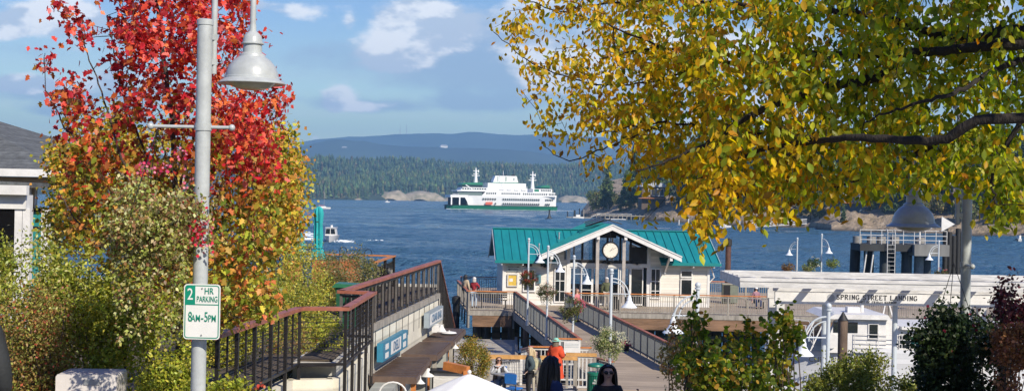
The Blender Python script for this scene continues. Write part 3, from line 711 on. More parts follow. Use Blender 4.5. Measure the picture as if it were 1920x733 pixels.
leaf_door(-2.15,-1.5,.1,2.2,.05, rails=(.9,)); leaf_door(-1.5,-.85,.1,2.2,.05, rails=(.9,)); leaf_door(-.85,-.05,.05,2.2,.05); leaf_door(-.05,.7,.05,2.2,.05)
leaf_door(.75,1.35,.05,2.2,.05); leaf_door(1.35,2.1,.05,2.2,.05, solid=True)
leaf_door(2.5,3.1,.45,2.2,-.05,solid=True,mull=(2.8,),rails=(.9,1.45))
leaf_door(4.25,4.95,.6,1.62,-.05,solid=True); leaf_door(4.25,4.95,1.68,2.12,-.05,solid=True)
leaf_door(-4.85,-4.15,.75,2.05,-.05,solid=True); leaf_door(-3.05,-2.4,.15,2.2,-.05,solid=True,mull=(-2.73,),rails=(.8,1.4))
# roof
def slab(poly, zf, name='roof', m=TEAL, th=.10):
    vs = [(x,y,zf(x,y)+th) for x,y in poly] + [(x,y,zf(x,y)) for x,y in poly]; n = len(poly)
    q = MB(); q.add(vs, [tuple(range(n)), tuple(range(2*n-1,n-1,-1))] + [(i,n+i,n+(i+1)%n,(i+1)%n) for i in range(n)]); return q
E0, E1, Rg = -.6, 7.0, 3.2
rf = None
for s in (-1, 1):
    f1 = lambda x, y: mz(y); f2 = lambda x, y: 2.47 + SL*(E1-y)
    poly = [(s*6.45,E0),(s*3.0,E0),(s*3.0,-.02),(s*3.88,.25),(s*.95,Rg),(s*6.45,Rg)]
    q = slab(poly, f1); pb = [(s*6.45,E1),(s*3.9,E1),(s*3.9,6.1),(s*.95,Rg+.01),(s*6.45,Rg+.01)]
    q2 = slab(pb, f2); q.add(q2.v, q2.f)
    x = .95+.3
    xs_ = np.arange(6.40, 1.0, -.46)
    for xx in xs_:
        yv = E0 if xx > 3.9 else (.25 + (3.9-xx)/(3.9-.95)*(Rg-.25)); 
        if 3.0 < xx <= 3.9: yv = max(yv, .3)
        if yv < Rg-.1:
            q.beam((s*xx,yv,mz(yv)+.125),(s*xx,Rg,mz(Rg)+.125), .03,.06)
            q.beam((s*xx,E1,mz(E0)+.125) if xx > 3.9 else (s*xx,E1-(yv+.6),mz(yv)+.125),(s*xx,Rg,mz(Rg)+.125), .03,.06)
    q.beam((s*6.45,Rg,mz(Rg)+.13),(s*.8,Rg,mz(Rg)+.13), .3,.05)
    o = q.build('roof', TEAL, T); rf = rf or o
    g = MB(); g.bx(min(s*6.5,s*3.0),max(s*6.5,s*3.0),E0-.06,E0-.002,2.40,2.56); g.build('gutter', TEALT, T)
    g = MB()
    g.beam((s*6.47,E0,2.42),(s*6.47,Rg,4.12), .05,.16); g.beam((s*6.47,E1,2.42),(s*6.47,Rg,4.12), .05,.16); g.build('bargeboard', WHITE, T)
    g = MB()
    for xx in (6.1,4.9,): g.box((s*xx,-.3,2.36),(.08,.55,.14))
    g.build('rafter_tail', WHITE, T)
# gable roof
Gy0, Gy1, Gw, Gt = -1.75, 8.1, 3.95, 4.62
for s in (-1, 1):
    q = slab([(0,Gy0),(0,Gy1),(s*Gw,Gy1),(s*Gw,Gy0)], lambda x, y: Gt-GS*abs(x), th=.09)
    for y in np.arange(Gy0+.3, Gy1, .46): q.beam((s*.06,y,Gt+.10-.02),(s*Gw,y,Gt-GS*Gw+.10+.0), .03, .05)
    q.build('gable_roof', TEAL, T)
    g = MB(); g.prism([(0,Gt+.02),(s*Gw,Gt-GS*Gw+.02),(s*(Gw+.02),Gt-GS*Gw-.22),(0,Gt-.24)], Gy0-.06, Gy0-.002)
    g.prism([(0,Gt+.10),(s*(Gw+.03),Gt-GS*Gw+.10),(s*(Gw+.03),Gt-GS*Gw+.03),(0,Gt+.03)], Gy0-.10, Gy0-.062)
    g.build('bargeboard', WHITE, T)
    MB().bx(min(s*.7,s*.86),max(s*.7,s*.86),Gy0+.0,Gy0+.2,Gt-GS*.8-.42,Gt-GS*.8-.02).build('rafter_end', WHITE, T)
    MB().bx(min(s*3.3,s*3.46),max(s*3.3,s*3.46),Gy0+.0,Gy0+.2,Gt-GS*3.4-.42,Gt-GS*3.4-.02).build('rafter_end', WHITE, T)
# soffit of the porch, ridge vents and pipes
MB().prism([(-2.3,3.56),(0,4.56),(2.3,3.56),(2.3,3.5),(0,4.5),(-2.3,3.5)], .2, 6.2).build('ceiling', mat('dark_ceiling', (.08,.06,.045), .7), T)
q = MB()
for i, (dx, z) in enumerate(((-.75,.0),(-.55,.07),(-.35,.14))): q.beam((-.95+dx*.2,1.2+i*.9,Gt-.05+z),(.05+dx*.2,1.2+i*.9,Gt+.30+z), .55,.05)
q.tube([(-1.2,1,Gt-.1),(.3,1,Gt+.34)], .04, 6); q.tube([(0,2,Gt+.35),(1.1,2,Gt+.05)], .04, 6)
q.build('solar_panel', mat('solar_panel', (.02,.022,.03), .3), T)
for x, y in ((-3.9,.6),(-2.6,2.0)):
    q = MB(); q.tube([(x,y,mz(y)+.05),(x,y,mz(y)+.42)], .035, 8); q.tube([(x,y,mz(y)+.4),(x,y,mz(y)+.5)], .05, 8); q.build('vent_pipe', GALV, T)
for x in (-4.6,-3.6,0.05,1.7):
    q = MB(); q.box((x,-.12,2.28 if abs(x)>2.5 else 2.52),(.5,.14,.13)); q.ball((x,-.16,2.2 if abs(x)>2.5 else 2.45),(.1,.1,.07),8,5); q.build('wall_light', BLACK, T)
q = MB(); q.tube([(5.98,-.1,2.4),(6.3,.3,1.7),(6.02,.3,1.4)], .04, 6); q.build('downpipe', WHITE, T); q = MB(); q.tube([(-6.0,-.1,2.4),(-6.0,.05,0)], .04, 6); q.build('downpipe', WHITE, T)
# clock, boards, phone
ck = thing('clock', 'round white faced clock hanging in the gable, hands near ten past one', 'clock', T.matrix_basis @ V3(-.04,-1.35,3.24), .07)
ck.location = (5.55-.04*math.cos(.07)+1.35*math.sin(.07), 76.6-1.35, DZ+3.24)
q = MB(); q.lathe([(.40,-.14),(.47,-.14),(.49,0),(.47,.14),(.40,.14)], n=32); q.xf(Matrix.Rotation(PI/2,4,'X')); q.build('case', BLACK, ck)
q = MB(); q.lathe([(.41,-.13),(.41,.145)], n=32); q.xf(Matrix.Rotation(PI/2,4,'X')); fc = q.build('dial', mat('clock_dial', (.75,.70,.58), .5, var=.03), ck)
q = MB()
for k in range(12):
    a = k*PI/6; q.beam((math.sin(a)*.34,-.15,math.cos(a)*.34),(math.sin(a)*.385,-.15,math.cos(a)*.385), .012,.02, up=(0,1,0))
a1_, a2_ = math.radians(36), math.radians(62)
q.beam((-.05*math.sin(a1_),-.155,-.05*math.cos(a1_)),(math.sin(a1_)*.22,-.155,math.cos(a1_)*.22), .01,.035, up=(0,1,0))
q.beam((-.06*math.sin(a2_),-.16,-.06*math.cos(a2_)),(math.sin(a2_)*.33,-.16,math.cos(a2_)*.33), .01,.025, up=(0,1,0)); q.build('hands', BLACK, ck)
q = MB(); q.beam((0,0,.47),(0,0,1.0), .05,.05); q.build('hanger', BLACK, ck)
def on_hall(x, y, z): return (5.55+x*math.cos(.07)-y*math.sin(.07), 76.6+x*math.sin(.07)+y*math.cos(.07), DZ+z)
nb = thing('notice_board', 'white framed notice board with yellow backing on the cream wall', 'notice board', on_hall(-5.45,-.05,1.4), .07)
q = MB()
for a in ((-.3,-.24,-.36,.36),(.24,.3,-.36,.36),(-.24,.24,-.36,-.3),(-.24,.24,.3,.36)): q.bx(a[0],a[1],-.06,.03,a[2],a[3])
q.build('frame', WHITE2, nb); MB().bx(-.24,.24,-.02,.0,-.3,.3).build('backing', mat('yellow_board', (.62,.42,.06), .6), nb); MB().bx(-.18,.02,-.03,-.022,-.08,.1).build('paper', WHITE, nb)
sg = thing('direction_sign', 'grey sign with a left pointing arrow above the yellow notice board', 'sign', on_hall(-5.4,-.05,2.08), .07)
MB().bx(-.42,.42,-.03,.02,-.18,.18).build('panel', mat('sign_grey_green', (.5,.56,.5), .5), sg)
q = MB(); q.bx(-.24,.28,-.036,-.031,-.08,-.05); q.prism([(-.34,-.065),(-.22,-.02),(-.22,-.11)], -.036, -.031); q.build('arrow', BLACK, sg)
text_obj('lettering', 'RESTROOMS', BLACK, sg, (0,-.033,.07), .12, bold=.01)
ph = thing('wall_phone', 'small dark blue public phone beside the left window of the hall', 'phone', on_hall(-3.95,-.03,1.5), .07)
q = MB(); q.bx(-.12,.12,-.16,.0,-.25,.25); q.build('housing', mat('phone_blue', (.08,.2,.24), .4), ph); q = MB(); q.beam((-.05,-.17,-.12),(-.05,-.17,.16),.05,.05); q.build('handset', BLACK, ph)
bn = thing('bench', 'dark slatted bench against the left railing of the pier corner', 'bench', (-.9,73.6,DZ), .05)
q = MB()
for k in range(4): q.bx(-.75,.75,-.2+k*.11,-.11+k*.11,.43,.46)
q.build('seat', DARKST, bn); q = MB()
for k in range(3): q.bx(-.75,.75,.25,.28,.55+k*.12,.64+k*.12)
q.build('backrest', DARKST, bn)
for x in (-.65,.65): q = MB(); q.bx(x-.03,x+.03,-.2,.28,0,.43); q.build('leg', DARKST, bn)
# ================================================================ pier lamps and flower baskets
def make_lamp(h=4.3):
    t = thing('street_lamp', 'proto', 'street lamp')
    q = MB(); q.tube([(0,0,0),(0,0,.25),(0,0,.27),(0,0,h-.12)], [.08,.08,.050,.045], 14); q.build('pole', LAMPP, t)
    q = MB(); q.tube([(0,0,h-.13),(0,0,h-.09)], .075, 12); q.ball((0,0,h-.03), .07, 12, 8); q.build('finial', LAMPP, t)
    q = MB()
    for R0, r in ((.52,.022),(.40,.016)):
        q.tube([(.05+R0*math.sin(a)*.98, 0, h-.28-R0*1.15*(1-math.cos(a))-(.52-R0)*.9) for a in np.linspace(0, PI/2, 10)], r, 7)
    q.tube([(.05,0,h-.76),(.60,0,h-.76)], .018, 7); q.tube([(.56,0,h-.86),(.56,0,h-.70)], .022, 7); q.build('arm', LAMPP, t)
    q = MB(); z = h-.84
    q.lathe([(.03,z+.04),(.05,z),(.055,z-.02),(.075,z-.05),(.08,z-.13),(.10,z-.15),(.115,z-.19),(.16,z-.24),(.235,z-.31),(.25,z-.335),(.235,z-.33),(.15,z-.25)], (.57,0,0), 20); s_ = q.build('lamp_shade', LAMPD, t)
    MB().ball((.57,0,z-.27), (.09,.09,.06), 10, 6).build('bulb', mat('bulb_glass', (.7,.7,.62), .2), s_)
    return t
LG = 'grey lamps with double curved arms along the landing'
lampP = make_lamp()
lamps = [((.88,66.2,rz(66.2)), 'lamp post at the ramp head, the farthest of the row along the ramp rail'),
         ((1.72,61.6,rz(61.6)), 'lamp post second from the hall along the left ramp rail'),
         ((2.68,56.4,rz(56.4)), 'lamp post by the ramp rail whose basket holds pink flowers'),
         ((3.15,41.6,6.0), 'lamp post standing just behind the woman in sunglasses with a pale green basket')]
for i, (p, lb) in enumerate(lamps):
    if i == 0: lampP.location = p; tag(lampP, lb, None, LG)
    else: dup(lampP, lb, p, [0,-.1,.05,0][i], LG)
LEAF = leafmat('leaf', .45, .32)
PETAL = leafmat('petal', .5, .25)
WOOD = mat('twig_bark', (.07,.05,.04), .85, var=.3, scale=12, bump=.4)
def basket(label, loc, R=.34, trail=.5, cols=None, flower=None, nf=.25, n=1500, leaf=.05, group='hanging flower baskets on the lamps', wires=.5, dense=1., seed=1, fside=None):
    nr = np.random.default_rng(seed)
    t = thing('hanging_basket', label, 'flower basket', loc, 0, group)
    q = MB(); q.lathe([(R*.15,-R*.55),(R*.35,-R*.4),(R*.48,-R*.15),(R*.5,-R*.05),(R*.4,-R*.08)], n=14); q.build('bowl', mat('coir', (.05,.045,.03), .9), t)
    if wires:
        q = MB()
        for k in range(3): a = k*2.1; q.tube([(R*.7*math.cos(a),R*.7*math.sin(a),-R*.1),(0,0,wires)], .004, 4)
        q.build('wire', BLACK, t)
    n1_ = int(n*.72); p, _ = clumpy(n1_, (0,0,-R*.05), (R,R,R*.85), nr, 22, .55, .17)
    m = n - n1_; k = nr.integers(0, 16, m); an = k*.4+.2*nr.normal(size=m)*.6; dl = nr.random(m)**1.3
    tl = trail*(.45+.55*np.abs(np.sin(k*2.3))); rr = R*(.75+.1*np.sin(k*5.))
    tr = np.stack([np.cos(an)*rr*(1-.25*dl), np.sin(an)*rr*(1-.25*dl), -R*.2-tl*dl], 1)
    pp = np.concatenate([p, tr]) ; N = len(pp)
    cols = cols or [(.10,.14,.03),(.18,.22,.05),(.30,.30,.10)]
    leaf_mesh('foliage', pp, nr.uniform(.6,1.2,N)*leaf, palette(N, cols, [1]*len(cols), .2, nr), LEAF, t, 'small' if leaf < .07 else 'oval', .35, world=False, nr=nr, wide=1.25)
    if flower:
        nf_ = int(n*nf); p, _ = clumpy(nf_, (0,0,R*.05) if fside is None else fside, (R*1.02,R*1.02,R*.85) if fside is None else (R*.5,R*.5,R*.6), nr, 14, .8, .12)
        leaf_mesh('flowers', p, nr.uniform(.7,1.1,nf_)*leaf*.75, palette(nf_, flower, [1]*len(flower), .15, nr), PETAL, t, 'round', .0, world=False, nr=nr)
    return t
def bask(p, dx, h, **k): return basket(loc=(p[0]+dx, p[1]-.15, p[2]+h), **k)
bask(lamps[0][0], 0, 2.35, label='hanging basket of dark red and bronze flowers on the farthest ramp lamp', R=.42, trail=.4, cols=[(.07,.10,.02),(.12,.07,.02)], flower=[(.30,.02,.02),(.35,.08,.03)], nf=.4, n=2200, seed=2)
bask(lamps[1][0], -.02, 2.25, label='hanging basket of pale pink and olive trailing plants left of the hall door', R=.42, trail=.6, cols=[(.10,.12,.03),(.2,.18,.08),(.05,.07,.02)], flower=[(.45,.25,.2)], nf=.15, n=2600, seed=3)
bask(lamps[2][0], -.1, 2.15, label='hanging basket with bright pink blooms on its right side', R=.48, trail=.6, cols=[(.10,.15,.03),(.22,.22,.06),(.08,.05,.02)], flower=[(.6,.06,.12),(.65,.2,.25)], nf=.10, n=3000, seed=4, fside=(.35,-.1,.1))
bask(lamps[3][0], -.02, 2.12, label='full basket of cream and lime foliage above the woman in sunglasses', R=.46, trail=.55, cols=[(.28,.30,.09),(.5,.5,.28),(.12,.18,.04)], flower=[(.6,.58,.40)], nf=.2, n=4200, seed=5)
def shrub(label, c, r, cols, wts, n, leaf, kind='small', name='shrub', nstem=9, seed=1, k=40, shell=.5, spread=.18, droop=.15, flowers=None, group=None, mat_=None, face=None, jit=.2, shoots=0, cat='shrub'):
    nr = np.random.default_rng(seed); r0 = random.Random(seed); n = int(n*1.7)
    gz = zup(c[1]) if c[0] < np.interp(c[1], wy, wx) else zlow(c[1]); gz = min(gz, c[2]-r[2])
    t = thing(name, label, cat, (c[0],c[1],gz), 0, group)
    p, cen = clumpy(n, c, r, nr, k, shell, spread); p = p[p[:,2] > c[2]-r[2]*1.02]
    if c[2]-r[2] > gz + .08:
        p2, _ = clumpy(int(n*.45), (c[0],c[1],(c[2]+gz)/2), (r[0]*.85,r[1]*.85,(c[2]-gz)/2), nr, max(8,k//2), .5, spread); p = np.concatenate([p, p2[p2[:,2] > gz+.02]])
    if shoots:
        ex = []
        for _ in range(shoots):
            a = cen[nr.integers(0, len(cen))]; d = (a-np.array(c)); d = d/np.linalg.norm(d) + np.array([0,0,.8]); ln = r0.uniform(.25,.6)*r[2]*.6
            for _j in range(16): ex.append(a + d*ln*r0.random() + nr.normal(0,.02,3))
        p = np.concatenate([p, np.array(ex)])
    N = len(p)
    leaf_mesh('foliage', p, nr.uniform(.55,1.2,N)*leaf, palette(N, cols, wts, jit, nr), mat_ or LEAF, t, kind, droop, nr=nr, face=face)
    q = MB(); base = Vector((c[0],c[1],gz))
    for i in range(nstem):
        e = Vector(cen[i*max(1,len(cen)//nstem) % len(cen)]); b_ = base + Vector((r0.uniform(-.3,.3)*r[0], r0.uniform(-.3,.3)*r[1], 0)); mid = (b_+e)/2 + Vector((r0.uniform(-.1,.1),r0.uniform(-.1,.1),.1))
        q.tube(curve_pts([b_, mid, e], 5), [.005+.008*r[2]*(1-k_/10) for k_ in range(11)], 5)
    q.build('stem', WOOD, t, True)
    if flowers:
        fc, nf_, fs = flowers; p, _ = clumpy(nf_, c, tuple(x*1.02 for x in r), nr, max(6,nf_//14), .85, .06)
        leaf_mesh('flowers', p, nr.uniform(.7,1.2,nf_)*fs, palette(nf_, fc, [1]*len(fc), .15, nr), PETAL, t, 'round', .1, nr=nr)
    return t
# ================================================================ ground
def zlow(y): return float(np.interp(y, [-30,0,14,21,28,33,41.5,50], [12.6,10.9,9.35,8.2,6.9,6.35,6.0,5.48]))
def zup(y): return float(np.interp(y, [-30,0,8,14,20,52], [12.6,10.9,10.2,9.6,9.2,9.2]))
wy = [-30,0,12,19,20.4,25.38,25.4,29.9,29.95,44.6,51.5]; wx = [-2.2,-2.2,-3.0,-4.3,-4.5,-4.05,-3.2,-3.1,-3.85,-2.5,-2.5]
PAVE = mat('paving', (.30,.29,.27), .85, var=.15, scale=1.2, bump=.3)
SOIL = mat('planting_soil', (.10,.075,.05), .95, var=.35, scale=4, bump=.6)
ys_ = sorted(set(list(range(-30, 50, 2)) + wy + [51.5]))
g = [[(x, y, zlow(y) + (.02*nz(x,y,6) if abs(x) > 8 else 0)) for x in (np.interp(y,wy,wx)-.1,0,3,7,14,25,40,70)] for y in ys_ if y <= 50.01]
tag(MB().cloth(g).build('ground', PAVE), kind='structure')
g = [[(x, y, zup(y)) for x in (-70,-40,-20,-12,-8,-5.5,np.interp(y,wy,wx)-.12)] for y in ys_ if y <= 49.9]
tag(MB().cloth(g).build('ground', SOIL), kind='structure')
g = [[(x, y, zlow(y)+.05+(.03*nz(x,y,1.5))) for x in np.linspace(1.2,6.6,12)] for y in np.linspace(12.2,17.2,14)]
tag(MB().cloth(g).build('ground', SOIL), kind='structure')
sw = thing('sea_wall', 'concrete bulkhead holding up the landing above the water', 'wall', (3,50,0))
MB().bx(-2.4,.5,50.0,50.3,-6,5.44).build('wall', CONC, sw, True); MB().bx(7.3,70,50.0,50.3,-6,5.44).build('wall', CONC, sw, True); MB().bx(-70,-2.5,49.6,50.0,-6,9.18).build('wall', CONC, sw, True)
tag(MB().bx(.3,7.3,48.9,50.02,5.40,5.506).build('path', DECKW), kind='structure')
# ================================================================ retaining wall and promenade railing
rw = thing('retaining_wall', 'pale concrete retaining wall under the promenade, shop awnings fixed to it', 'wall', (-3,35,5))
CONC2 = mat('formed_concrete', (.70,.66,.54), .85, var=.12, scale=1.1, bump=.3, bscale=10, wave=('Z', 1.6, .25))
cor = [(-4.46,20.4),(-4.0,25.4),(-3.18,25.6),(-3.07,29.9),(-3.79,29.95),(-2.42,44.6),(-2.42,49.6)]
for a, b in zip(cor[:-1], cor[1:]):
    lo = a[1] < 29.92; q = MB(); q.beam((a[0]-(.2 if lo else .1),a[1],7.0 if not lo else 6.9),(b[0]-(.2 if lo else .1),b[1],7.0 if not lo else 6.9), .24, 4.24 if not lo else 4.1); q.build('wall', CONC2, rw, True)
for a, b in zip(cor[4:-2], cor[5:-1]):
    q = MB(); q.beam((a[0]-.02,a[1]+.02,9.16),(b[0]-.02,b[1],9.16), .22, .16); q.build('edge_beam', GREYW, rw, True)
GP = 'bronze promenade railings'
BRZ = DARKST
RWH = mat('brown_red_handrail', (.36,.12,.07), .5, var=.25, scale=4, bump=.15)
railing('bronze cable railing nearest the parking sign, brown handrail with two corners', [(-4.46,20.4,9.12),(-4.0,25.4,9.12),(-3.14,25.55,9.12),(-3.07,29.8,9.12)], top=RWH, post=BRZ, inset='cable', gap=.5, pgap=1.05, bw=.03, pw=.06, tw=.16, th=.07, group=GP, h=1.18, drop=.9)
railing('long bronze railing above the shop signs, ending at the sea corner', [(-3.07,29.8,9.2),(-3.79,29.95,9.2),(-2.42,44.6,9.2)], top=RWH, post=mat('grey_bronze', (.14,.125,.11), .5, metal=.2, var=.2), barm=DARKST, inset='bars', gap=.47, pgap=.95, bw=.03, pw=.06, tw=.18, th=.07, group=GP, h=1.1, drop=.75)
railing('bronze stair railing falling from the sea corner toward the lower dock', [(-2.42,44.75,9.2),(-2.35,56.0,5.9)], top=RWH, post=BRZ, inset='bars', gap=.25, pgap=1.1, bw=.04, group=GP, h=1.1, drop=.4)
st = thing('stair', 'grey stair falling toward the lower dock behind the bronze railing', 'stair', (-3,50,5))
q = MB()
for k in range(20): q.bx(-3.7,-2.5,50.05+k*.3,50.36+k*.3,5.0,8.0-k*.15)
q.build('steps', CONC, st, True)
# ================================================================ shops below: awnings, signs, lights
AW = mat('brown_awning_slats', (.085,.055,.04), .5, var=.2, scale=3)
for i, (y0, y1, xa0, xa1, xb0, xb1, lb) in enumerate(((33,37,-3.45,-2.3,-3.1,-2.2,'nearest of the three brown slatted awnings, below the blue sign'),
        (37.7,40.9,-3.05,-2.05,-2.75,-1.8,'middle one of the three brown slatted awnings along the shop wall'),
        (41.4,45.2,-2.7,-1.75,-2.4,-1.5,'farthest of the three brown slatted awnings, carrying a white lamp'))):
    t = thing('awning', lb, 'awning', (xa0,y0,7.9), 0, 'brown slatted awnings')
    q = MB(); n = 13
    for k in range(n):
        f = k/(n-1); y = y0+.12+(y1-y0-.2)*f; x0 = xa0+(xb0-xa0)*f; x1 = xa1+(xb1-xa1)*f
        q.bx(x0,x1,y-.09,y+.09,7.93,8.01)
    q.build('slat', AW, t, True)
    q = MB(); q.beam((xa0,y0,7.92),(xa1,y0,7.92),.05,.17); q.beam((xa1,y0,7.90),(xb1,y1,7.90),.05,.14); q.beam((xb0,y1,7.92),(xb1,y1,7.92),.05,.14); q.build('frame', mat('awning_frame', (.12,.08,.06), .45), t, True)
    q = MB(); q.add([(xa0-.25,y0,8.35),(xa0+.02,y0,8.0),(xb0+.02,y1,8.0),(xb0-.25,y1,8.35)],[(0,1,2,3)]); q.build('flashing', GREYW, t, True)
    q = MB(); q.bx(xa1-.12,xa1,y0+.1,y0+.22,5.9,7.9); q.build('post', ORANGEW if i < 1 else GREYW, t, True)
def shop_sign(label, y0, y1, z0, z1, m, txt, side):
    xa, xb = np.interp(y0,[29.95,44.6],[-3.79,-2.42])+.12, np.interp(y1,[29.95,44.6],[-3.79,-2.42])+.12
    t = thing('shop_sign', label, 'sign', (xa,y0,z0)); d = Vector((xb-xa, y1-y0, 0)).normalized(); nrm = Vector((d.y,-d.x,0))
    q = MB(); q.beam(Vector((xa,y0,(z0+z1)/2))+nrm*.08, Vector((xb,y1,(z0+z1)/2))+nrm*.08, .16, z1-z0); q.build('panel', m, t, True)
    c = Vector(((xa+xb)/2,(y0+y1)/2,(z0+z1)/2))+nrm*.165; ln = y1-y0
    if side:
        for s in (-1,1):
            for zz in (-.11,.11):
                q = MB(); q.beam(c+d*s*ln*.36+Vector((0,0,zz))-d*.2, c+d*s*ln*.36+Vector((0,0,zz))+d*.2, .01, .14); q.build('small_panel', WHITE, t, True)
    q = MB(); q.beam(c-d*ln*(.2 if side else .42), c+d*ln*(.2 if side else .42), .008, (z1-z0)*.72); q.build('name_panel', WHITE, t, True)
    text_obj('lettering', txt, mat('sign_ink', (.12,.2,.3), .5), t, c+nrm*.012, (z1-z0)*.75, right=d, xs=1.25 if side else 1.3, bold=.015, world=True)
shop_sign('blue sign box with white panels on the retaining wall', 33.6, 37.2, 8.28, 8.75, mat('sign_blue', (.03,.20,.32), .4), 'DELI', True)
shop_sign('pale grey sign box on the retaining wall near the sea corner', 41, 44, 8.42, 8.88, mat('sign_pale', (.30,.36,.40), .4), 'CRAB BAR', False)
t = thing('floodlight', 'white wall floodlight at the end of the pale sign box', 'light', (-2.35,42.3,8.3))
q = MB(); q.bx(-.1,.12,-.2,.1,-.12,.1); q.build('housing', WHITE, t); q = MB(); q.lathe([(.03,.12),(.08,.02),(.17,-.1),(.16,-.11)], (.2,-.1,0), 12); q.build('shade', WHITE, t); q=MB(); q.tube([(-.15,0,.1),(0,0,.12),(.2,-.1,.1)],.02,6); q.build('arm', WHITE, t)
for i, (x, y, z, lb) in enumerate(((-1.95,43.2,8.06,'flat white dome lamp lying on the farthest brown awning'),(-2.15,38.6,7.8,'white bell lamp at the free corner of the middle awning'),(-2.25,34.0,7.75,'white bell lamp at the free corner of the nearest awning'),(-1.7,42.0,7.75,'white bell lamp under the farthest awning corner'))):
    t = thing('awning_lamp', lb, 'lamp', (x,y,z)); q = MB()
    if i == 0: q.lathe([(.05,.06),(.22,.03),(.25,0)], n=14)
    else: q.lathe([(.02,.1),(.03,.06),(.06,.03),(.13,-.04),(.12,-.05)], n=14)
    q.build('shade', WHITE, t); q = MB(); q.tube([(0,0,.02 if i == 0 else .08),(.0,0,.09 if i == 0 else .16)], .02, 6); q.build('stem', WHITE, t)
for x, y, lb in ((-2.72,31.2,'curved white gooseneck lamp nearest the white parasol'),(-2.6,37.3,'curved white gooseneck lamp arching over the middle awning edge')):
    t = thing('gooseneck_lamp', lb, 'lamp', (x,y,7.75 if y < 33 else 7.55)); q = MB(); z0 = .3 if y < 33 else .28
    q.tube([(-.35,0,0),(-.3,0,z0*.3)]+[(-.3+.32*(1-math.cos(a)), 0, z0*.3+.28*math.sin(a)) for a in np.linspace(.2,PI-.2,9)], .022, 7); q.build('arm', WHITE, t)
    q = MB(); q.lathe([(.05,.02),(.08,-.06),(.2,-.2),(.19,-.21)], (.34,0,.1), 14); q.build('shade', BLACK if y < 33 else WHITE, t)
# shop fronts under the awnings
sf = thing('low_shop', 'low shop front of grey boards and doors under the brown awnings', 'shop', (-2.6,38,5.9))
for (x0,x1,y0,y1) in ((-3.3,-2.75,30.5,37.4),(-2.95,-2.35,37.6,41.0),(-2.55,-1.95,41.3,45.0)):
    MB().bx(x0,x1,y0,y1,5.6,7.86).build('wall', mat('grey_green_boards', (.36,.37,.33), .8, var=.15, scale=2, wave=('Y', 3.5, .4)), sf, True)
for x, y in ((-2.74,33.8),(-2.34,38.6),(-1.94,42.5)):
    o = MB().bx(x,x+.05,y,y+1.,6.0,7.7).build('door', ORANGEW, sf, True); MB().bx(x+.045,x+.06,y+.2,y+.8,6.7,7.5).build('pane', GLASSD, o, True)
t = thing('orange_beam_frame', 'orange stained timber frame beside the round yellow bush', 'frame', (-1.6,36,6))
q = MB(); q.beam((-1.75,36.4,7.87),(-1.1,36.0,7.80),.16,.22); q.build('beam', ORANGEW, t, True)
q = MB(); q.beam((-1.15,36,6.2),(-1.15,36,7.8),.14,.14); q.build('post', ORANGEW, t, True); q = MB(); q.beam((-1.12,36.1,7.7),(-.55,36.6,7.0),.08,.12); q.build('brace', ORANGEW, t, True)
t = thing('bar_counter', 'black topped white bar counter under the orange beam', 'counter', (-1.9,37,6))
MB().bx(-2.2,-1.2,37.2,37.9,7.55,7.62).build('top', BLACK, t, True); MB().bx(-2.1,-1.3,37.3,37.85,6.0,7.54).build('front', WHITE2, t, True)
# ================================================================ patio of the restaurant
railing('orange brown topped glass railing round the upper patio beside the sea', [(-13,49.0,9.2),(-4.2,47.9,9.2),(-4.38,43.2,9.2)], top=ORANGEW, post=BRZ, inset='glass', pgap=2.3, h=1.1, bw=.03)
for i, (px0, px1, D, zt) in enumerate(((585,634,42,10.38),(636,675,42.6,10.40),(530,566,43,10.30))):
    a, b = P(px0,500,D), P(px1,500,D); t = thing('planter', ('rust orange steel planter behind the bushes, under the folded parasol','rust orange steel planter under the patio guest','rust orange steel planter at the edge of the yellow maple')[i], 'planter', (a.x,D,9.2), 0, 'rust orange planters')
    MB().bx(0,b.x-a.x-.05,0,.5,0,zt-9.2).build('box', mat('rust_steel', (.42,.14,.045), .7, var=.25, scale=3, bump=.2), t)
    nr = np.random.default_rng(i); p = np.stack([nr.uniform(.05,b.x-a.x-.1,200), nr.uniform(.05,.45,200), zt-9.2+nr.random(200)**2*.3], 1)
    leaf_mesh('planting', p, nr.uniform(.05,.1,200), palette(200, [(.10,.14,.04),(.2,.2,.08),(.3,.3,.22)], [1,1,.6], .2, nr), LEAF, t, 'small', -.2, world=False)
TEALC = mat('teal_canvas', (.015,.36,.37), .8, var=.15, scale=3, bump=.3, bscale=14)
for i, (px, D, zt, zb) in enumerate(((598,45,12.05,10.15),(562,50,11.95,10.3))):
    p = P(px, 400, D); t = thing('patio_umbrella', ('folded teal parasol standing clear above the rust planter','folded teal parasol half hidden by the yellow leaves')[i], 'parasol', (p.x,D,9.2), 0, 'folded teal parasols')
    H = zt-9.2; b0 = zb-9.2; rows_ = []
    for z, r in ((H,.05),(H-.08,.16),(H-.25,.20),(H-.6,.17),(H-1.0,.19),(b0+.62,.17),(b0+.5,.14),(b0+.42,.22),(b0+.2,.28),(b0,.27)):
        row = []
        for j in range(33):
            a = 2*PI*j/32; rr = .72*r*(1+.22*math.sin(7*a+z*1.5)+.1*math.sin(3*a+2*z))
            zz = z - (.16*(.5+.5*math.sin(3*a+1)) if z < b0+.05 else 0); row.append((rr*math.cos(a), rr*math.sin(a), zz))
        rows_.append(row)
    MB().cloth(rows_).build('canopy', TEALC, t); MB().tube([(0,0,0),(0,0,H+.05)], .03, 8).build('pole', GALV, t); MB().tube([(0,0,0),(0,0,.08)], .3, 16).build('base', BLACK, t)
    MB().tube([(.17*math.cos(a),.17*math.sin(a),b0+.52) for a in np.linspace(0,6.28,13)], .015, 5).build('strap', TEALC, t)
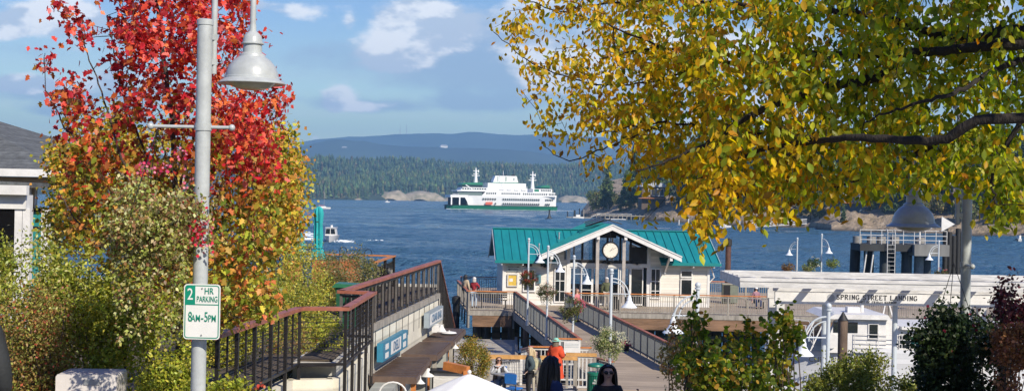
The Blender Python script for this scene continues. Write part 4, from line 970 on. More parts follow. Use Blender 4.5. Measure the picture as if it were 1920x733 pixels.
for i, (px, py, lb) in enumerate(((575,487,'iron hook with a glass orb left of the folded teal parasol'),(645,483,'iron hook with a glass orb right of the folded teal parasol'),(692,487,'iron hook with a small lantern at the patio corner'))):
    p = P(px, py, 43.2); t = thing('garden_hook', lb, 'lantern', (p.x-.15,43.2,9.2), 0, 'iron hooks with hanging lanterns'); H = p.z-9.2
    q = MB(); q.tube([(0,0,0),(0,0,H+.22)]+[(.12-.12*math.cos(a),0,H+.22+.12*math.sin(a)) for a in np.linspace(.2,PI,8)]+[(.24,0,H+.16)], .012, 6); q.build('hook', BLACK, t)
    q = MB(); q.ball((.24,0,H), .11 if i < 2 else .07, 12, 8); q.build('orb', mat('smoked_glass_orb', (.25,.2,.17), .15, var=.3, scale=9), t)
t = thing('waste_bin', 'dark green lidded bin behind the bronze railing among the bushes', 'bin', (-3.98,33,9.2))
MB().prism([(-.25,0),(.25,0),(.3,1.0),(-.3,1.0)], -.3, .3).build('body', mat('bin_green', (.015,.09,.045), .4), t); MB().prism([(-.4,1.0),(.42,1.0),(.36,1.07),(-.3,1.1)], -.36, .36).build('lid', mat('bin_lid_green', (.03,.16,.08), .35), t)
t = thing('concrete_planter', 'grey concrete planter box at the foot of the bronze railing corner', 'planter', (-3.6,26.5,8))
MB().bx(-4.2,-3.35,25.9,29.6,8.9,9.22).build('box', CONC, t, True); MB().bx(-4.1,-3.45,26.0,29.5,9.222,9.26).build('soil', SOIL, t, True)
t = thing('utility_box', 'white metal utility box among the shrubs beside the parking sign post', 'utility box', (-3.80,12.,9.81), .06)
q = MB(); q.prism([(-.27,0),(.27,0),(.27,1.0),(.255,1.02),(-.255,1.02),(-.27,1.0)], 0, .42); q.build('cabinet', mat('utility_white', (.66,.62,.58), .45, var=.08, scale=5), t)
MB().bx(-.02,.12,-.01,.0,.93,.98).build('label_plate', GALV, t); q = MB(); q.bx(-.285,.285,-.02,-.005,.0,.09); q.build('plinth', CONC, t)
# white parasol
t = thing('cafe_umbrella', 'open white parasol with its ribs showing through, in front of the shops', 'parasol', (-.92,30,6.3)); 
ap = P(880,700,30); H = ap.z-6.3; rows_ = []; n = 8; R = 1.42
for k in range(9):
    f = k/8; row = []
    for j in range(33):
        a = 2*PI*j/32+.2; m = (j % 4)/4; sag = 1-.06*math.sin(PI*m)*f
        row.append((R*f*math.cos(a)*sag, R*f*math.sin(a)*sag, H - .62*f**1.12 - .05*math.sin(PI*m)*f))
    rows_.append(row)
cm = mat('white_canvas', (.80,.81,.80), .8, var=.03); t.location = (ap.x,30,6.3)
MB().cloth(rows_).build('canopy', cm, t); q = MB(); q.tube([(0,0,0),(0,0,H+.04)], .03, 8); q.build('pole', GREYW, t); MB().ball((0,0,H+.04), .05, 8, 6).build('finial', WHITE, t)
for j in range(8):
    a = 2*PI*j/8+.2; MB().tube([(0,0,H-.03),(R*.5*math.cos(a),R*.5*math.sin(a),H-.30),(R*math.cos(a),R*math.sin(a),H-.65)], .012, 5).build('rib', GREYW, t)
MB().tube([(0,0,0),(0,0,.1)], .32, 16).build('base', BLACK, t)
# ================================================================ landing: timber fences, bin, notice, table
railing('honey coloured timber fence with steel cables behind the seated cafe guest', [(-.72,47,5.65),(2.35,47,5.65)], top=YELLOWW, post=GREYW, inset='cable', gap=9, pgap=2.2, tw=.16, th=.14, pw=.14, barm=GALV, h=1.22)
railing('short honey topped fence beside the green litter bin', [(2.1,48,5.6),(3.1,48,5.6)], top=YELLOWW, post=GREYW, inset='bars', gap=.14, pgap=1.0, tw=.14, th=.12, barm=WHITE2, h=1.28)
railing('orange topped railing crossing behind the man in the orange coat', [(.8,51,5.45),(3.1,51,5.45)], top=ORANGEW, post=GREYW, inset='bars', gap=.14, pgap=1.1, barm=WHITE2, h=1.35)
railing('pale stair railing coming up from the lower deck', [(.55,56.5,5.0),(.85,50.8,5.75)], top=mat('pink_red_handrail', (.5,.2,.17), .5, var=.2), post=WHITE2, inset='bars', gap=.22, pgap=1.9, bw=.05, barm=WHITE2)
railing('pale sloping railing with white bars beside the lower deck', [(-.35,52.5,5.0),(.45,49.5,5.5)], top=WHITE2, post=WHITE2, inset='bars', gap=.25, pgap=1.9, bw=.05, barm=WHITE2)
railing('short dark railing with a red cap at the ramp foot beside the bin', [(3.3,49.6,5.5),(3.75,48.2,5.55)], top=REDWOOD, post=DARKP, inset='bars', gap=.14, pgap=1.4, barm=DARKP)
railing('short orange topped railing end beside the white notice', [(2.05,54.1,5.65),(2.85,54.1,5.65)], top=ORANGEW, post=WHITE2, inset='bars', gap=.2, pgap=.8, h=1.15, barm=WHITE2)
t = thing('notice_sign', 'white rectangular notice with faint grey lines below the orange rail end', 'sign', (2.40,50.86,6.80))
MB().bx(-.31,.31,-.02,.02,-.23,.23).build('panel', WHITE, t)
q = MB()
for k in range(3): q.bx(-.26,.26,-.026,-.022,.14-k*.06,.16-k*.06)
q.build('text_line', mat('pale_ink', (.45,.5,.52), .6), t)
t = thing('litter_bin', 'round green steel litter bin with a raised lid beside the fence', 'litter bin', (2.98,45.6,5.62))
GB = mat('green_bin_paint', (.01,.16,.10), .4, var=.12)
q = MB(); q.tube([(0,0,.03),(0,0,.95)], .27, 24); 
for k in range(28): a = 2*PI*k/28; q.beam((.285*math.cos(a),.285*math.sin(a),.06),(.285*math.cos(a),.285*math.sin(a),.84), .03,.015, up=(math.cos(a),math.sin(a),0))
q.build('body', GB, t); MB().lathe([(.28,.84),(.30,.86),(.30,.94),(.26,.96)], n=24).build('rim', GB, t)
MB().lathe([(.27,1.14),(.29,1.17),(.27,1.23),(.1,1.27)], n=24).build('lid', GB, t)
q = MB()
for k in range(3): a = k*2.1+.5; q.tube([(.23*math.cos(a),.23*math.sin(a),.9),(.23*math.cos(a),.23*math.sin(a),1.18)], .014, 6)
q.build('lid_strut', GALV, t)
text_obj('lettering', 'PLEASE\nRECYCLE', WHITE, t, (.06,-.305,.66), .09, bold=.01)
BL = mat('blue_plastic_chair', (.02,.16,.5), .4)
t = thing('cafe_chair', 'blue plastic chair with a black frame at the cafe table', 'chair', (.17,42.2,6.0), 2.6)
q = MB(); q.bx(-.22,.22,-.2,.2,.44,.48); q.build('seat', BL, t); q = MB(); q.prism([(-.2,.62),(.2,.62),(.22,.92),(-.22,.92)], .18, .22); q.build('backrest', BL, t)
for x in (-.19,.19):
    for y in (-.18,.2): q = MB(); q.tube([(x,y,0),(x,y,.44 if y < 0 else .9)], .014, 6); q.build('leg', BLACK, t)
t = thing('cafe_table', 'small grey cafe table between the seated guest and the blue chair', 'table', (-.12,43.4,6.0))
MB().tube([(0,0,.72),(0,0,.75)], .36, 20).build('tabletop', GALV, t); MB().tube([(0,0,.02),(0,0,.72)], .03, 8).build('stem', BLACK, t); MB().tube([(0,0,0),(0,0,.03)], .22, 14).build('foot', BLACK, t)
t = thing('cafe_chair', 'blue chair under the seated guest holding her chin', 'chair', (-.33,44.0,6.0), 2.9)
q = MB(); q.bx(-.22,.22,-.2,.2,.40,.44); q.build('seat', BL, t); q = MB(); q.prism([(-.2,.6),(.2,.6),(.22,.9),(-.22,.9)], -.24, -.2); q.build('backrest', BL, t)
for x in (-.19,.19):
    for y in (-.2,.18): q = MB(); q.tube([(x,y,0),(x,y,.42)], .014, 6); q.build('leg', BLACK, t)
t = thing('flower_pot', 'small dark pot of pink flowers at the foot of the right ramp railing', 'flower pot', (5.15,58.6,rz(58.6)))
MB().lathe([(.1,0),(.15,.22),(.16,.24)], n=14).build('pot', BLACK, t); nr = np.random.default_rng(5)
p, _ = clumpy(160, (0,0,.33), (.2,.2,.14), nr, 8); leaf_mesh('flowers', p, .06*np.ones(160), palette(160, [(.6,.03,.08),(.7,.25,.3),(.05,.1,.02)], [2,1,1], .1, nr), PETAL, t, 'round', 0, world=False)
# white lunch boxes etc. on the ground near the fence
t = thing('white_boulder', 'rounded white stone at the base of the timber fence post', 'stone', (2.15,45.2,5.7)); MB().ball((0,0,.12),(.28,.22,.16),12,8,.06).build('stone', mat('white_stone', (.6,.58,.53), .8, bump=.4), t)
# ================================================================ street lamps near the camera
def big_lamp(label, loc, H, arm_rot, cross_rot, pr, clip_paint, group='large bell shaped street lamps'):
    t = thing('street_lamp', label, 'street lamp', loc, 0, group); m = clip_paint
    MB().tube([(0,0,0),(0,0,H)], pr, 28).build('pole', m, t)
    q = MB(); q.tube([(0,0,H-.03),(0,0,H+.012),(0,0,H+.02)], [pr+.006,pr+.006,pr*.9], 28); q.build('cap', m, t)
    q = MB(); c, s = math.cos(arm_rot), math.sin(arm_rot); W = lambda r, z: (r*c, r*s, z); a0, a1 = pr+.05, .60; rr = (a1-a0)/2
    q.tube([W(a0,H-.43),W(a0,H+.75)]+[W(a0+rr-rr*math.cos(a),H+.75+rr*math.sin(a)) for a in np.linspace(.15,PI-.1,12)]+[W(a1,H+.75),W(a1,H-.02)], .026, 14)
    q.build('arm', m, t); q = MB()
    for z in (H-.12,H-.33): q.beam(W(pr*.6,z),W(a0+.02,z), .05,.05)
    q.build('bracket', m, t)
    q = MB(); b = H-.47; x, y = a1*c, a1*s
    q.lathe([(.028,b+.52),(.032,b+.46),(.05,b+.445),(.075,b+.42),(.085,b+.385),(.088,b+.36),(.10,b+.355),(.10,b+.345),(.082,b+.34),(.084,b+.27),(.11,b+.255),(.115,b+.235),(.16,b+.205),(.205,b+.15),(.228,b+.09),(.232,b+.06),(.238,b+.055),(.24,b+.04),(.285,b+.012),(.296,b+.0),(.294,b-.006),(.22,b+.02)], (x,y,0), 40)
    sh = q.build('lamp_shade', m, t)
    q = MB(); q.lathe([(.22,b+.02),(.17,b-.03),(.09,b-.055),(.01,b-.06)], (x,y,0), 28); q.build('lens', mat('lamp_lens', (.50,.48,.38), .2), sh)
    q = MB(); c2, s2 = math.cos(cross_rot), math.sin(cross_rot); z = H-.885
    q.tube([(-.44*c2,-.44*s2,z),(.24*c2,.24*s2,z)], .015, 10); q.ball((-.44*c2,-.44*s2,z), .03, 12, 8); q.ball((.24*c2,.24*s2,z), .028, 12, 8); q.tube([(0,0,z-.03),(0,0,z+.03)], pr+.008, 24); q.build('cross_arm', m, t)
    return t, (-.40*c2+loc[0], -.40*s2+loc[1], loc[2]+z)
lp1, hk1 = big_lamp('pale grey street lamp with a bell shade, carrying the parking sign', (-2.605,11.2,9.9), 4.02, math.radians(60), 0.02, .0625, mat('lamp_grey_paint', (.43,.46,.46), .32, var=.12, scale=9, spec=.6, bump=.06, detail=8))
lp2, hk2 = big_lamp('darker street lamp standing in the shade of the yellow tree', (5.12,15,9.2), 3.52, PI, math.radians(80), .056, mat('lamp_grey_paint', (.46,.49,.49), .3, var=.05, scale=6))
# parking sign
t = thing('parking_sign', 'green and white parking sign fixed to the pale lamp pole', 'sign', (-2.553,11.06,11.5), -.03)
def rrect(w, h, r, n=6):
    o = []
    for cx, cy, a0 in ((w/2-r,h/2-r,0),(-w/2+r,h/2-r,PI/2),(-w/2+r,-h/2+r,PI),(w/2-r,-h/2+r,1.5*PI)):
        for k in range(n+1): a = a0+k*PI/2/n; o.append((cx+r*math.cos(a), cy+r*math.sin(a)))
    return o
SW = mat('sign_white_sheet', (.72,.72,.68), .35, var=.04, scale=8); SG = mat('sign_green', (.005,.24,.15), .35, var=.06, scale=10)
W_, H_ = .305, .457
MB().prism(rrect(W_,H_,.03), -.003, .003).build('panel', SW, t)
q = MB(); oA = rrect(W_-.018,H_-.018,.024); oB = rrect(W_-.034,H_-.034,.018)
n = len(oA); q.add([(p[0],-.0045,p[1]) for p in oA]+[(p[0],-.0045,p[1]) for p in oB], [(i,(i+1)%n,n+(i+1)%n,n+i) for i in range(n)]); q.build('border', SG, t)
q = MB(); zb = H_/2-.165; q.add([(p[0],-.005,p[1]) for p in ((-W_/2+.016,zb),(-.057,zb),(-.057,H_/2-.016),(-W_/2+.03,H_/2-.016),(-W_/2+.016,H_/2-.03))], [(0,1,2,3,4)])
q.add([(p[0],-.0052,p[1]) for p in ((-W_/2+.012,zb-.008),(W_/2-.012,zb-.008),(W_/2-.012,zb),(-W_/2+.012,zb))], [(0,1,2,3)]); q.build('green_field', SG, t)
text_obj('lettering', '2', SW, t, (-.099,-.008,H_/2-.088), .135, xs=.78, bold=.004, depth=.0005)
text_obj('lettering', 'HR', SG, t, (.058,-.008,H_/2-.058), .076, xs=.78, bold=.004, depth=.0005)
text_obj('lettering', 'PARKING', SG, t, (.044,-.008,H_/2-.125), .068, xs=.62, bold=.004, depth=.0005)
text_obj('lettering', '8', SG, t, (-.096,-.008,-.045), .115, xs=.62, bold=.004, depth=.0005); text_obj('lettering', 'AM', SG, t, (-.048,-.008,-.056), .082, xs=.66, bold=.004, depth=.0005)
text_obj('lettering', '-', SG, t, (.006,-.008,-.048), .11, xs=.7, bold=.004, depth=.0005); text_obj('lettering', '5', SG, t, (.038,-.008,-.045), .115, xs=.62, bold=.004, depth=.0005); text_obj('lettering', 'PM', SG, t, (.088,-.008,-.056), .082, xs=.66, bold=.004, depth=.0005)
q = MB(); q.tube([(0,-.009,H_/2-.035),(0,.01,H_/2-.035)], .007, 8); q.tube([(0,-.009,-H_/2+.035),(0,.01,-H_/2+.035)], .007, 8); q.build('bolt', GALV, t)
q = MB(); q.bx(-.05,.05,.004,.02,H_/2-.06,H_/2-.03); q.bx(-.05,.05,.004,.02,-H_/2+.03,-H_/2+.06); q.build('strap', GALV, t)
# baskets on them
FC = [(.26,.30,.06),(.44,.44,.12),(.54,.50,.24),(.30,.16,.07)]
b = basket('very large olive basket with pink blooms hanging from the pale lamp pole', (hk1[0]+.02,hk1[1]-.02,12.28), R=.44, trail=1.0, cols=FC, flower=[(.55,.04,.12),(.75,.22,.32)], nf=.010, n=9500, leaf=.04, wires=.72, seed=21, fside=(.10,-.2,.36))
nr = np.random.default_rng(5)
leaf_mesh('flowers', nr.normal(size=(110,3))*[.05,.05,.11]+[.41,-.15,-.1], .032*np.ones(110), palette(110, [(.65,.02,.05),(.8,.25,.3)], [2,1], .1, nr), PETAL, b, 'round', .1, world=False)
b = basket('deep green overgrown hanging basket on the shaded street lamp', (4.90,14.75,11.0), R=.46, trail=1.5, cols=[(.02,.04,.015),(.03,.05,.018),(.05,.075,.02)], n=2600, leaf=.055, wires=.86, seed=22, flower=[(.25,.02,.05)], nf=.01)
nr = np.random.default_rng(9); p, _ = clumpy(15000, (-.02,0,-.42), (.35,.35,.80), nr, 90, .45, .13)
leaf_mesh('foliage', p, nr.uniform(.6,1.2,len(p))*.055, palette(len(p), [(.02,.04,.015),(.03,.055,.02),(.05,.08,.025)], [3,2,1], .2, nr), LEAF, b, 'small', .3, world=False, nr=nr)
# further lamps
dup(lampP, 'lamp post rising out of the green and yellow bush at the landing', (4.36,31,6.35), PI, LG, .98)
dup(lampP, 'lamp post in front of the white pergola post', (7.17,30,6.0), PI, LG, .98)
l7 = dup(lampP, 'slim white lamp on the far pier, first above the pergola roof', (17.6,82,DZ), 2.5, LG, .92); l8 = dup(lampP, 'slim white lamp on the far pier, taller one above the pergola roof', (19.1,82,DZ), -.9, LG, .98)
dup(lampP, 'small white lamp beside the dark dolphin, seen past the shaded pole', (24.7,77,DZ), PI, LG, .95)
for x, y, lb, cl, fl in ((16.95,81.5,'orange brown flower basket left of the first far pier lamp',[(.25,.12,.05),(.15,.12,.05)],None),(18.2,81.5,'pale olive basket between the two far pier lamps',[(.3,.3,.15),(.15,.2,.05)],None),
        (18.6,81.8,'dark green basket left of the taller far pier lamp',[(.05,.09,.03)],[(.6,.6,.5)]),(19.75,81.8,'yellow green basket right of the taller far pier lamp',[(.3,.35,.08),(.1,.15,.04)],None),(24.75,76.6,'pink red basket under the lamp beside the dolphin',[(.1,.1,.04)],[(.5,.08,.1),(.6,.3,.25)])):
    basket(lb, (x,y,DZ+(2.5 if x < 24 else 2.2)-(0 if x > 18.3 else .3)), R=.36, trail=.2, cols=cl, flower=fl, nf=.4, n=500, leaf=.09, wires=.5)
# ================================================================ pergola
PG = thing('pergola', 'white timber pergola with the landing name lettered on its front beam', 'pergola', (10,41,6))
y0, y1, x0, x1, zt = 39.0, 42.8, 6.72, 17.5, 10.27
q = MB(); q.bx(x0,x1,y0,y0+.06,zt-.28,zt); q.bx(x0-.02,x1,y0-.03,y0-.002,zt-.10,zt-.02); q.bx(x0,x1,y1-.06,y1,zt-.28,zt); q.bx(x0,x0+.06,y0+.062,y1-.062,zt-.28,zt); q.build('fascia', WHITE2, PG, True)
k = 0; x = x0+.5
while x < x1:
    q = MB(); q.prism([(y0+.07,zt-.02),(y1-.07,zt-.02),(y1-.07,zt-.22),(y0+.07,zt-.22)], x-.06, x+.06, 'x'); q.build('rafter', WHITE2, PG, True); x += 1.0
q = MB()
for i in range(4): q.bx(x0+.02,x1,y0+.5+i*.85,y0+.56+i*.85,zt+.001,zt+.05)
q.build('roof_slat', WHITE2, PG, True)
yb = 40.5
q = MB(); q.bx(8.05,x1,yb,yb+.12,9.42,9.785); q.build('name_beam', WHITE, PG, True); q = MB(); q.bx(8.0,x1,yb-.03,yb+.14,9.80,10.02); q.build('beam', WHITE2, PG, True)
q = MB(); q.bx(8.05,x1,yb+1.2,yb+1.35,9.5,10.02); q.build('beam', WHITE2, PG, True)
for i, x in enumerate((8.12, 14.25, 17.2)):
    for y in (yb-.02, yb+1.17):
        q = MB(); q.bx(x-.02,x+.22,y,y+.22,5.9,9.41 if y < 41 else 9.49); q.bx(x-.06,x+.26,y-.04,y+.26,5.9,6.4); q.build('post', WHITE2, PG, True)
for x in (9.72, 11.9):
    q = MB(); q.tube([(x,yb+.7,5.9),(x,yb+.7,9.45)], .08, 16); q.build('steel_post', LAMPP, PG, True)
q = MB(); q.bx(9.5,12.1,yb+.62,yb+.78,9.46,9.6); q.build('beam', WHITE2, PG, True)
INK = mat('black_lettering', (.02,.02,.02), .5)
def serif_text(body, parent, cx, y, z, cap, width, m=INK):
    """block capitals with slab serifs, drawn with strokes"""
    G = {'S': [[(.9,.82),(.7,.97),(.35,1),(.1,.82),(.15,.6),(.5,.5),(.85,.38),(.9,.18),(.65,0),(.3,0),(.08,.18)]], 'P': [[(.15,0),(.15,1)],[(.15,1),(.6,1),(.88,.86),(.88,.64),(.6,.5),(.15,.5)],[(0,0),(.34,0)],[(0,1),(.2,1)]],
      'R': [[(.15,0),(.15,1)],[(.15,1),(.6,1),(.85,.86),(.85,.66),(.6,.52),(.15,.52)],[(.5,.52),(.92,0),(1,0)],[(0,0),(.32,0)],[(0,1),(.2,1)]], 'I': [[(.5,0),(.5,1)],[(.28,0),(.72,0)],[(.28,1),(.72,1)]],
      'N': [[(.15,0),(.15,1)],[(.15,1),(.85,0)],[(.85,0),(.85,1)],[(0,0),(.3,0)],[(0,1),(.2,1)],[(.7,1),(1,1)]], 'G': [[(.9,.8),(.65,1),(.35,1),(.08,.72),(.08,.28),(.35,0),(.7,0),(.9,.14),(.9,.42)],[(.65,.42),(1,.42)]],
      'T': [[(.5,0),(.5,1)],[(.05,.85),(.05,1),(.95,1),(.95,.85)],[(.3,0),(.7,0)]], 'E': [[(.15,0),(.15,1)],[(0,1),(.85,1),(.85,.85)],[(0,0),(.88,0),(.88,.16)],[(.15,.52),(.65,.52)]], 'L': [[(.15,0),(.15,1)],[(0,1),(.34,1)],[(0,0),(.85,0),(.85,.18)]],
      'A': [[(.1,0),(.5,1),(.9,0)],[(.26,.36),(.74,.36)],[(0,0),(.26,0)],[(.74,0),(1,0)]], 'D': [[(.15,0),(.15,1)],[(0,1),(.55,1),(.88,.74),(.88,.26),(.55,0),(0,0)]], 'O': [[(.5,1),(.2,.9),(.06,.62),(.06,.38),(.2,.1),(.5,0),(.8,.1),(.94,.38),(.94,.62),(.8,.9),(.5,1)]],
      'F': [[(.15,0),(.15,1)],[(0,1),(.85,1),(.85,.85)],[(.15,.52),(.65,.52)],[(0,0),(.34,0)]], 'Y': [[(.05,1),(.5,.5),(.95,1)],[(.5,.5),(.5,0)],[(.3,0),(.7,0)]], 'H': [[(.15,0),(.15,1)],[(.85,0),(.85,1)],[(.15,.52),(.85,.52)],[(0,0),(.3,0)],[(.7,0),(1,0)],[(0,1),(.3,1)],[(.7,1),(1,1)]],
      'B': [[(.15,0),(.15,1)],[(0,1),(.6,1),(.82,.86),(.82,.66),(.6,.53),(.15,.53)],[(.6,.53),(.88,.38),(.88,.14),(.6,0),(0,0)]]}
    adv = [(.55 if ch in ' ' else .6 if ch == 'I' else 1.) for ch in body]; tot = sum(a+.22 for a in adv)-.22; cw = width/tot; x = cx-width/2; q = MB(); i = 0
    for ch, a in zip(body, adv):
        for st_ in G.get(ch, []):
            for p_, r_ in zip(st_[:-1], st_[1:]):
                f = (lambda p: (x+(p[0] if ch != 'I' else p[0]*.6)*cw*.95, y-.0001*(i%9), z+(p[1]-.5)*cap)); i += 1
                vert = abs(p_[0]-r_[0]) < .3; q.beam(f(p_), f(r_), cap*(.17 if vert else .10), .006, up=(0,1,0))
        x += (a+.22)*cw
    return q.build('lettering', m, parent, True)
serif_text('SPRING STREET LANDING', PG, 11.14, yb-.012, 9.655, .135, 2.45); serif_text('PORT OF FRIDAY HARBOR', PG, 11.14, yb-.012, 9.515, .062, 1.2)
q = MB(); q.lathe([(.12,-.012),(.12,0)], n=24); q.xf(Matrix.Translation((9.74,yb-.004,9.62)) @ Matrix.Rotation(PI/2,4,'X')); q.build('beam_disc', mat('grey_disc', (.35,.36,.37), .5), PG, True)  # plain grey disc left of the lettering
# ================================================================ ferry
FW = mat('ferry_white', (.80,.81,.80), .45, var=.05, scale=.15); FG = mat('ferry_green', (.01,.17,.09), .45, var=.1, scale=.2); FD = mat('ferry_dark', (.03,.035,.035), .6)
FP = P(940, 393, 10.5*2500/24.6)
fr = thing('ferry', 'large white car ferry with a green hull and rows of windows crossing the channel', 'ferry', (FP.x, FP.y, WZ), .30)
def hullsec(xs, zb, zt, wfun, name, m):
    g = []
    for x in xs:
        w = wfun(x); g.append([(x,-w*.86,zb),(x,-w,zt),(x,w,zt),(x,w*.86,zb),(x,-w*.86,zb)])
    q = MB(); q.cloth(g, False); return q.build(name, m, fr)
wf = lambda x: 10.2*max(.05,(1-abs(x/47.5)**5))**.5
hullsec(np.linspace(-46,46,25), -1, 3.0, wf, 'hull', FG); hullsec(np.linspace(-46.6,46.6,25), 3.0, 3.35, lambda x: wf(x*.985)+.25, 'guard_rail', FD)
hullsec(np.linspace(-30,44.5,20), 3.36, 11.0, lambda x: wf(x)*.99, 'main_deck_side', FW)
q = MB(); q.bx(-42,-31,8.6,8.9,3.36,9.2); q.build('far_side', FD, fr); q = MB(); q.bx(-44.5,-30,-9,9,9.3,11.2); q.build('bow_bridge', FW, fr)
q = MB(); q.prism([(-30.2,3.4),(-27,3.4),(-27,9.3),(-30.2,9.3),(-33,9.3),(-31,6)], -9.6, -9.2); q.build('side_plate', FW, fr)
for x in (-43.6,-37): q = MB(); q.bx(x-.5,x+.5,-9.,-8.4,3.36,9.3); q.build('pillar', FW, fr)
q = MB(); q.bx(-44,-31,-8,8.5,3.36,3.5); q.build('car_deck', FD, fr)
q = MB(); q.bx(-31.4,-31,-8.9,8.6,3.5,9.3); q.build('dark_opening_panel', FD, fr)  # dark slab standing in for the dim car deck inside
q = MB(); q.prism([(-19,11.0),(43.5,11.0),(42,14.3),(-16,14.3)], -9.6, 9.6); q.build('passenger_deck', FW, fr)
q = MB(); q.bx(-38,-18.5,-8.2,8.2,11.2,14.2); q.build('shelter_deck', mat('ferry_gallery_dark', (.12,.17,.16), .5), fr)  # dark grey green of the recessed window gallery
q = MB(); q.bx(-39.5,-14,-9.4,9.4,14.2,14.9); q.build('deck_edge', FW, fr)
q = MB(); q.prism([(-36,14.9),(-13,14.9),(-13,17.4),(-34,17.4)], -7.5, 7.5); q.build('upper_cabin', FW, fr)
q = MB(); q.bx(-15,19,-8,8,14.35,17.6); q.build('cabin_block', FW, fr); q = MB(); q.bx(-13.5,18.2,-6.5,6.5,17.6,21.2); q.build('sun_deck_house', FW, fr)
q = MB(); q.bx(24,40,-7.5,7.5,14.35,17.2); q.build('upper_cabin', FW, fr)
q = MB(); q.prism([(-8.3,21.9),(12.6,21.9),(11.2,27),(-6.5,27)], -3.5, 3.5); q.build('funnel_house', FW, fr); q = MB(); q.bx(-8.6,12.9,-3.7,3.7,21.2,21.9); q.build('funnel_base', FG, fr)
q = MB(); q.bx(1.5,3,-3.56,-3.5,22.5,26.4); q.bx(-5,-4,-3.56,-3.5,22.5,26.4); q.build('funnel_stripe', mat('ferry_grey_green', (.35,.42,.38), .5), fr)
q = MB(); q.tube([(9,-3.55,23.6),(9,-3.52,25.6)], .6, 12); q.build('funnel_emblem', mat('ferry_grey_green', (.35,.42,.38), .5), fr)
for x in (-3.5,3.2,8.4,9.8): q = MB(); q.tube([(x,-1,27),(x,-1,28.4)], .75 if x > 0 else .4, 8); q.build('exhaust', FD, fr)
for x0_, x1_, z in ((-35.5,-17.5,19.3),(30,38.5,18.2)):
    q = MB(); q.prism([(x0_+1.5,z-1.9),(x1_-1,z-1.9),(x1_-.6,z),(x0_+.8,z)], -6.3, 6.3); q.build('wheelhouse', mat('ferry_glass', (.02,.04,.045), .15), fr)
    q = MB(); q.prism([(x0_,z),(x1_,z),(x1_-.8,z+2.2),(x0_+2,z+1.5)], -7, 7); q.build('wheelhouse_roof', FG, fr)
    if z > 19: q = MB(); q.bx(x0_+1,x1_-1,-6.5,6.5,z-2.5,z-1.9); q.build('wheelhouse_sill', FW, fr)
for x, h in ((-22.,12.5),(25.5,14.5)):
    b0 = 20.5 if x < 0 else 16.8
    q = MB(); q.tube([(x,-1,b0),(x,-1,b0+h*.45),(x,-1,b0+h)], [1.7,1.1,.35], 8)
    for zz, l in ((.5,3.2),(.62,2.2),(.8,2.2)): q.tube([(x-l,-1,b0+h*zz),(x+l,-1,b0+h*zz)], .3, 5)
    q.tube([(x+2,-1,b0+h*.72),(x+2,-1,b0+h*.86)], .6, 6); q.build('mast', FW, fr)
q = MB(); q.tube([(-1.5,-8.5,14),(-1.5,-8.5,31)], .16, 5); q.build('flag_staff', FW, fr)
q = MB(); q.tube([(-32,-7.6,19.3),(-25,-7.6,14.9)], .4, 6); q.build('brace', FW, fr)
WG = MATS['ferry_glass']; wproto = None
def wins(xs, z, w, h, y=None):
    global wproto
    for x in xs:
        yy = -(wf(x)*.99)-.02 if y is None else y
        if wproto is None: wproto = MB().bx(-.5,.5,-.12,.12,-.5,.5).build('window', WG, fr); o = wproto
        else: o = wproto.copy(); C.objects.link(o); o.parent = fr
        o.location = (x, yy, z); o.scale = (w, 1, h)
wins(list(np.arange(-15,-7,1.75)), 12.9, .95, 1.5, -9.62); wins([x for x in np.arange(-2.5,36,1.62) if not 12.5 < x < 15], 12.9, .85, 1.4, -9.62); wins(list(np.arange(37,42.5,1.3)), 12.9, .8, 1.3, -9.62)
wins(list(np.arange(-18,-7,1.95)), 8.4, 1.1, 1.3); wins(list(np.arange(-1.5,29,1.75)), 8.4, 1.0, 1.3); wins([34.5,36,37.5,39,40.5], 8.4, .9, 1.2)
wins(list(np.arange(-1.5,29,1.75)), 4.8, 1.0, 1.5); wins([-8,34.5,36,37.5], 4.8, 1., 1.4)
wins(list(np.arange(-34,-14,2.0)), 16.2, 1.3, 1.2, -7.55); wins(list(np.arange(31,39.5,1.5)), 16., 1.1, 1.1, -7.55)
q = MB(); q.bx(25,29,-7.6,-7.5,14.9,16.8); q.build('green_panel', FG, fr)
q = MB()
for zz in (18.1,18.7): q.tube([(-13.5,-7.9,zz),(19,-7.9,zz)], .1, 4)
for zz in (11.6,12.1): q.tube([(-43,-8.9,zz),(-38,-8.9,zz)], .1, 4)
q.build('deck_rail', FW, fr)
for x in (-4,2,8,14): q = MB(); q.tube([(x,-8.3,16.2),(x+3.6,-8.3,16.2)], .75, 8); q.build('life_raft', FW, fr)
q = MB(); q.prism([(-16.5,3.9),(-10.8,3.9),(-10.5,6.2),(-16.2,6)], -11, -10.2); q.build('rescue_boat', mat('rescue_orange', (.6,.12,.06), .5), fr)
FO = mat('foam', (.72,.77,.80), .9, var=.2, scale=.5, bump=.5)
def wake(name_pts, w0, w1, z=.02, seed=3, h=.18, label='foam'):
    """broken foam: many small lumps along a path"""
    nr = np.random.default_rng(seed); pts = [Vector(p) for p in name_pts]; q = MB(); r = random.Random(seed)
    for a, b in zip(pts[:-1], pts[1:]):
        L3 = (b-a).length; d = (b-a)/L3; nrm = Vector((-d.y,d.x,0)); n = int(L3/(w0*.10))+2
        for i in range(n):
            f = (i+r.random())/n; c = a+(b-a)*f + nrm*r.gauss(0,1)*(w0+(w1-w0)*f)*.4; s = r.uniform(.2,1.)*(w0+(w1-w0)*f)*.12
            q.ball((c.x,c.y,WZ+z), (s*2.6,s*1.8,h*.55*r.uniform(.15,1)), 7, 4, .25)
    o = q.build('foam', FO); return tag(o, None, kind='stuff')
c_, s_ = math.cos(.30), math.sin(.30)
def fl_(x, y): return (FP.x+x*c_-y*s_, FP.y+x*s_+y*c_, WZ)
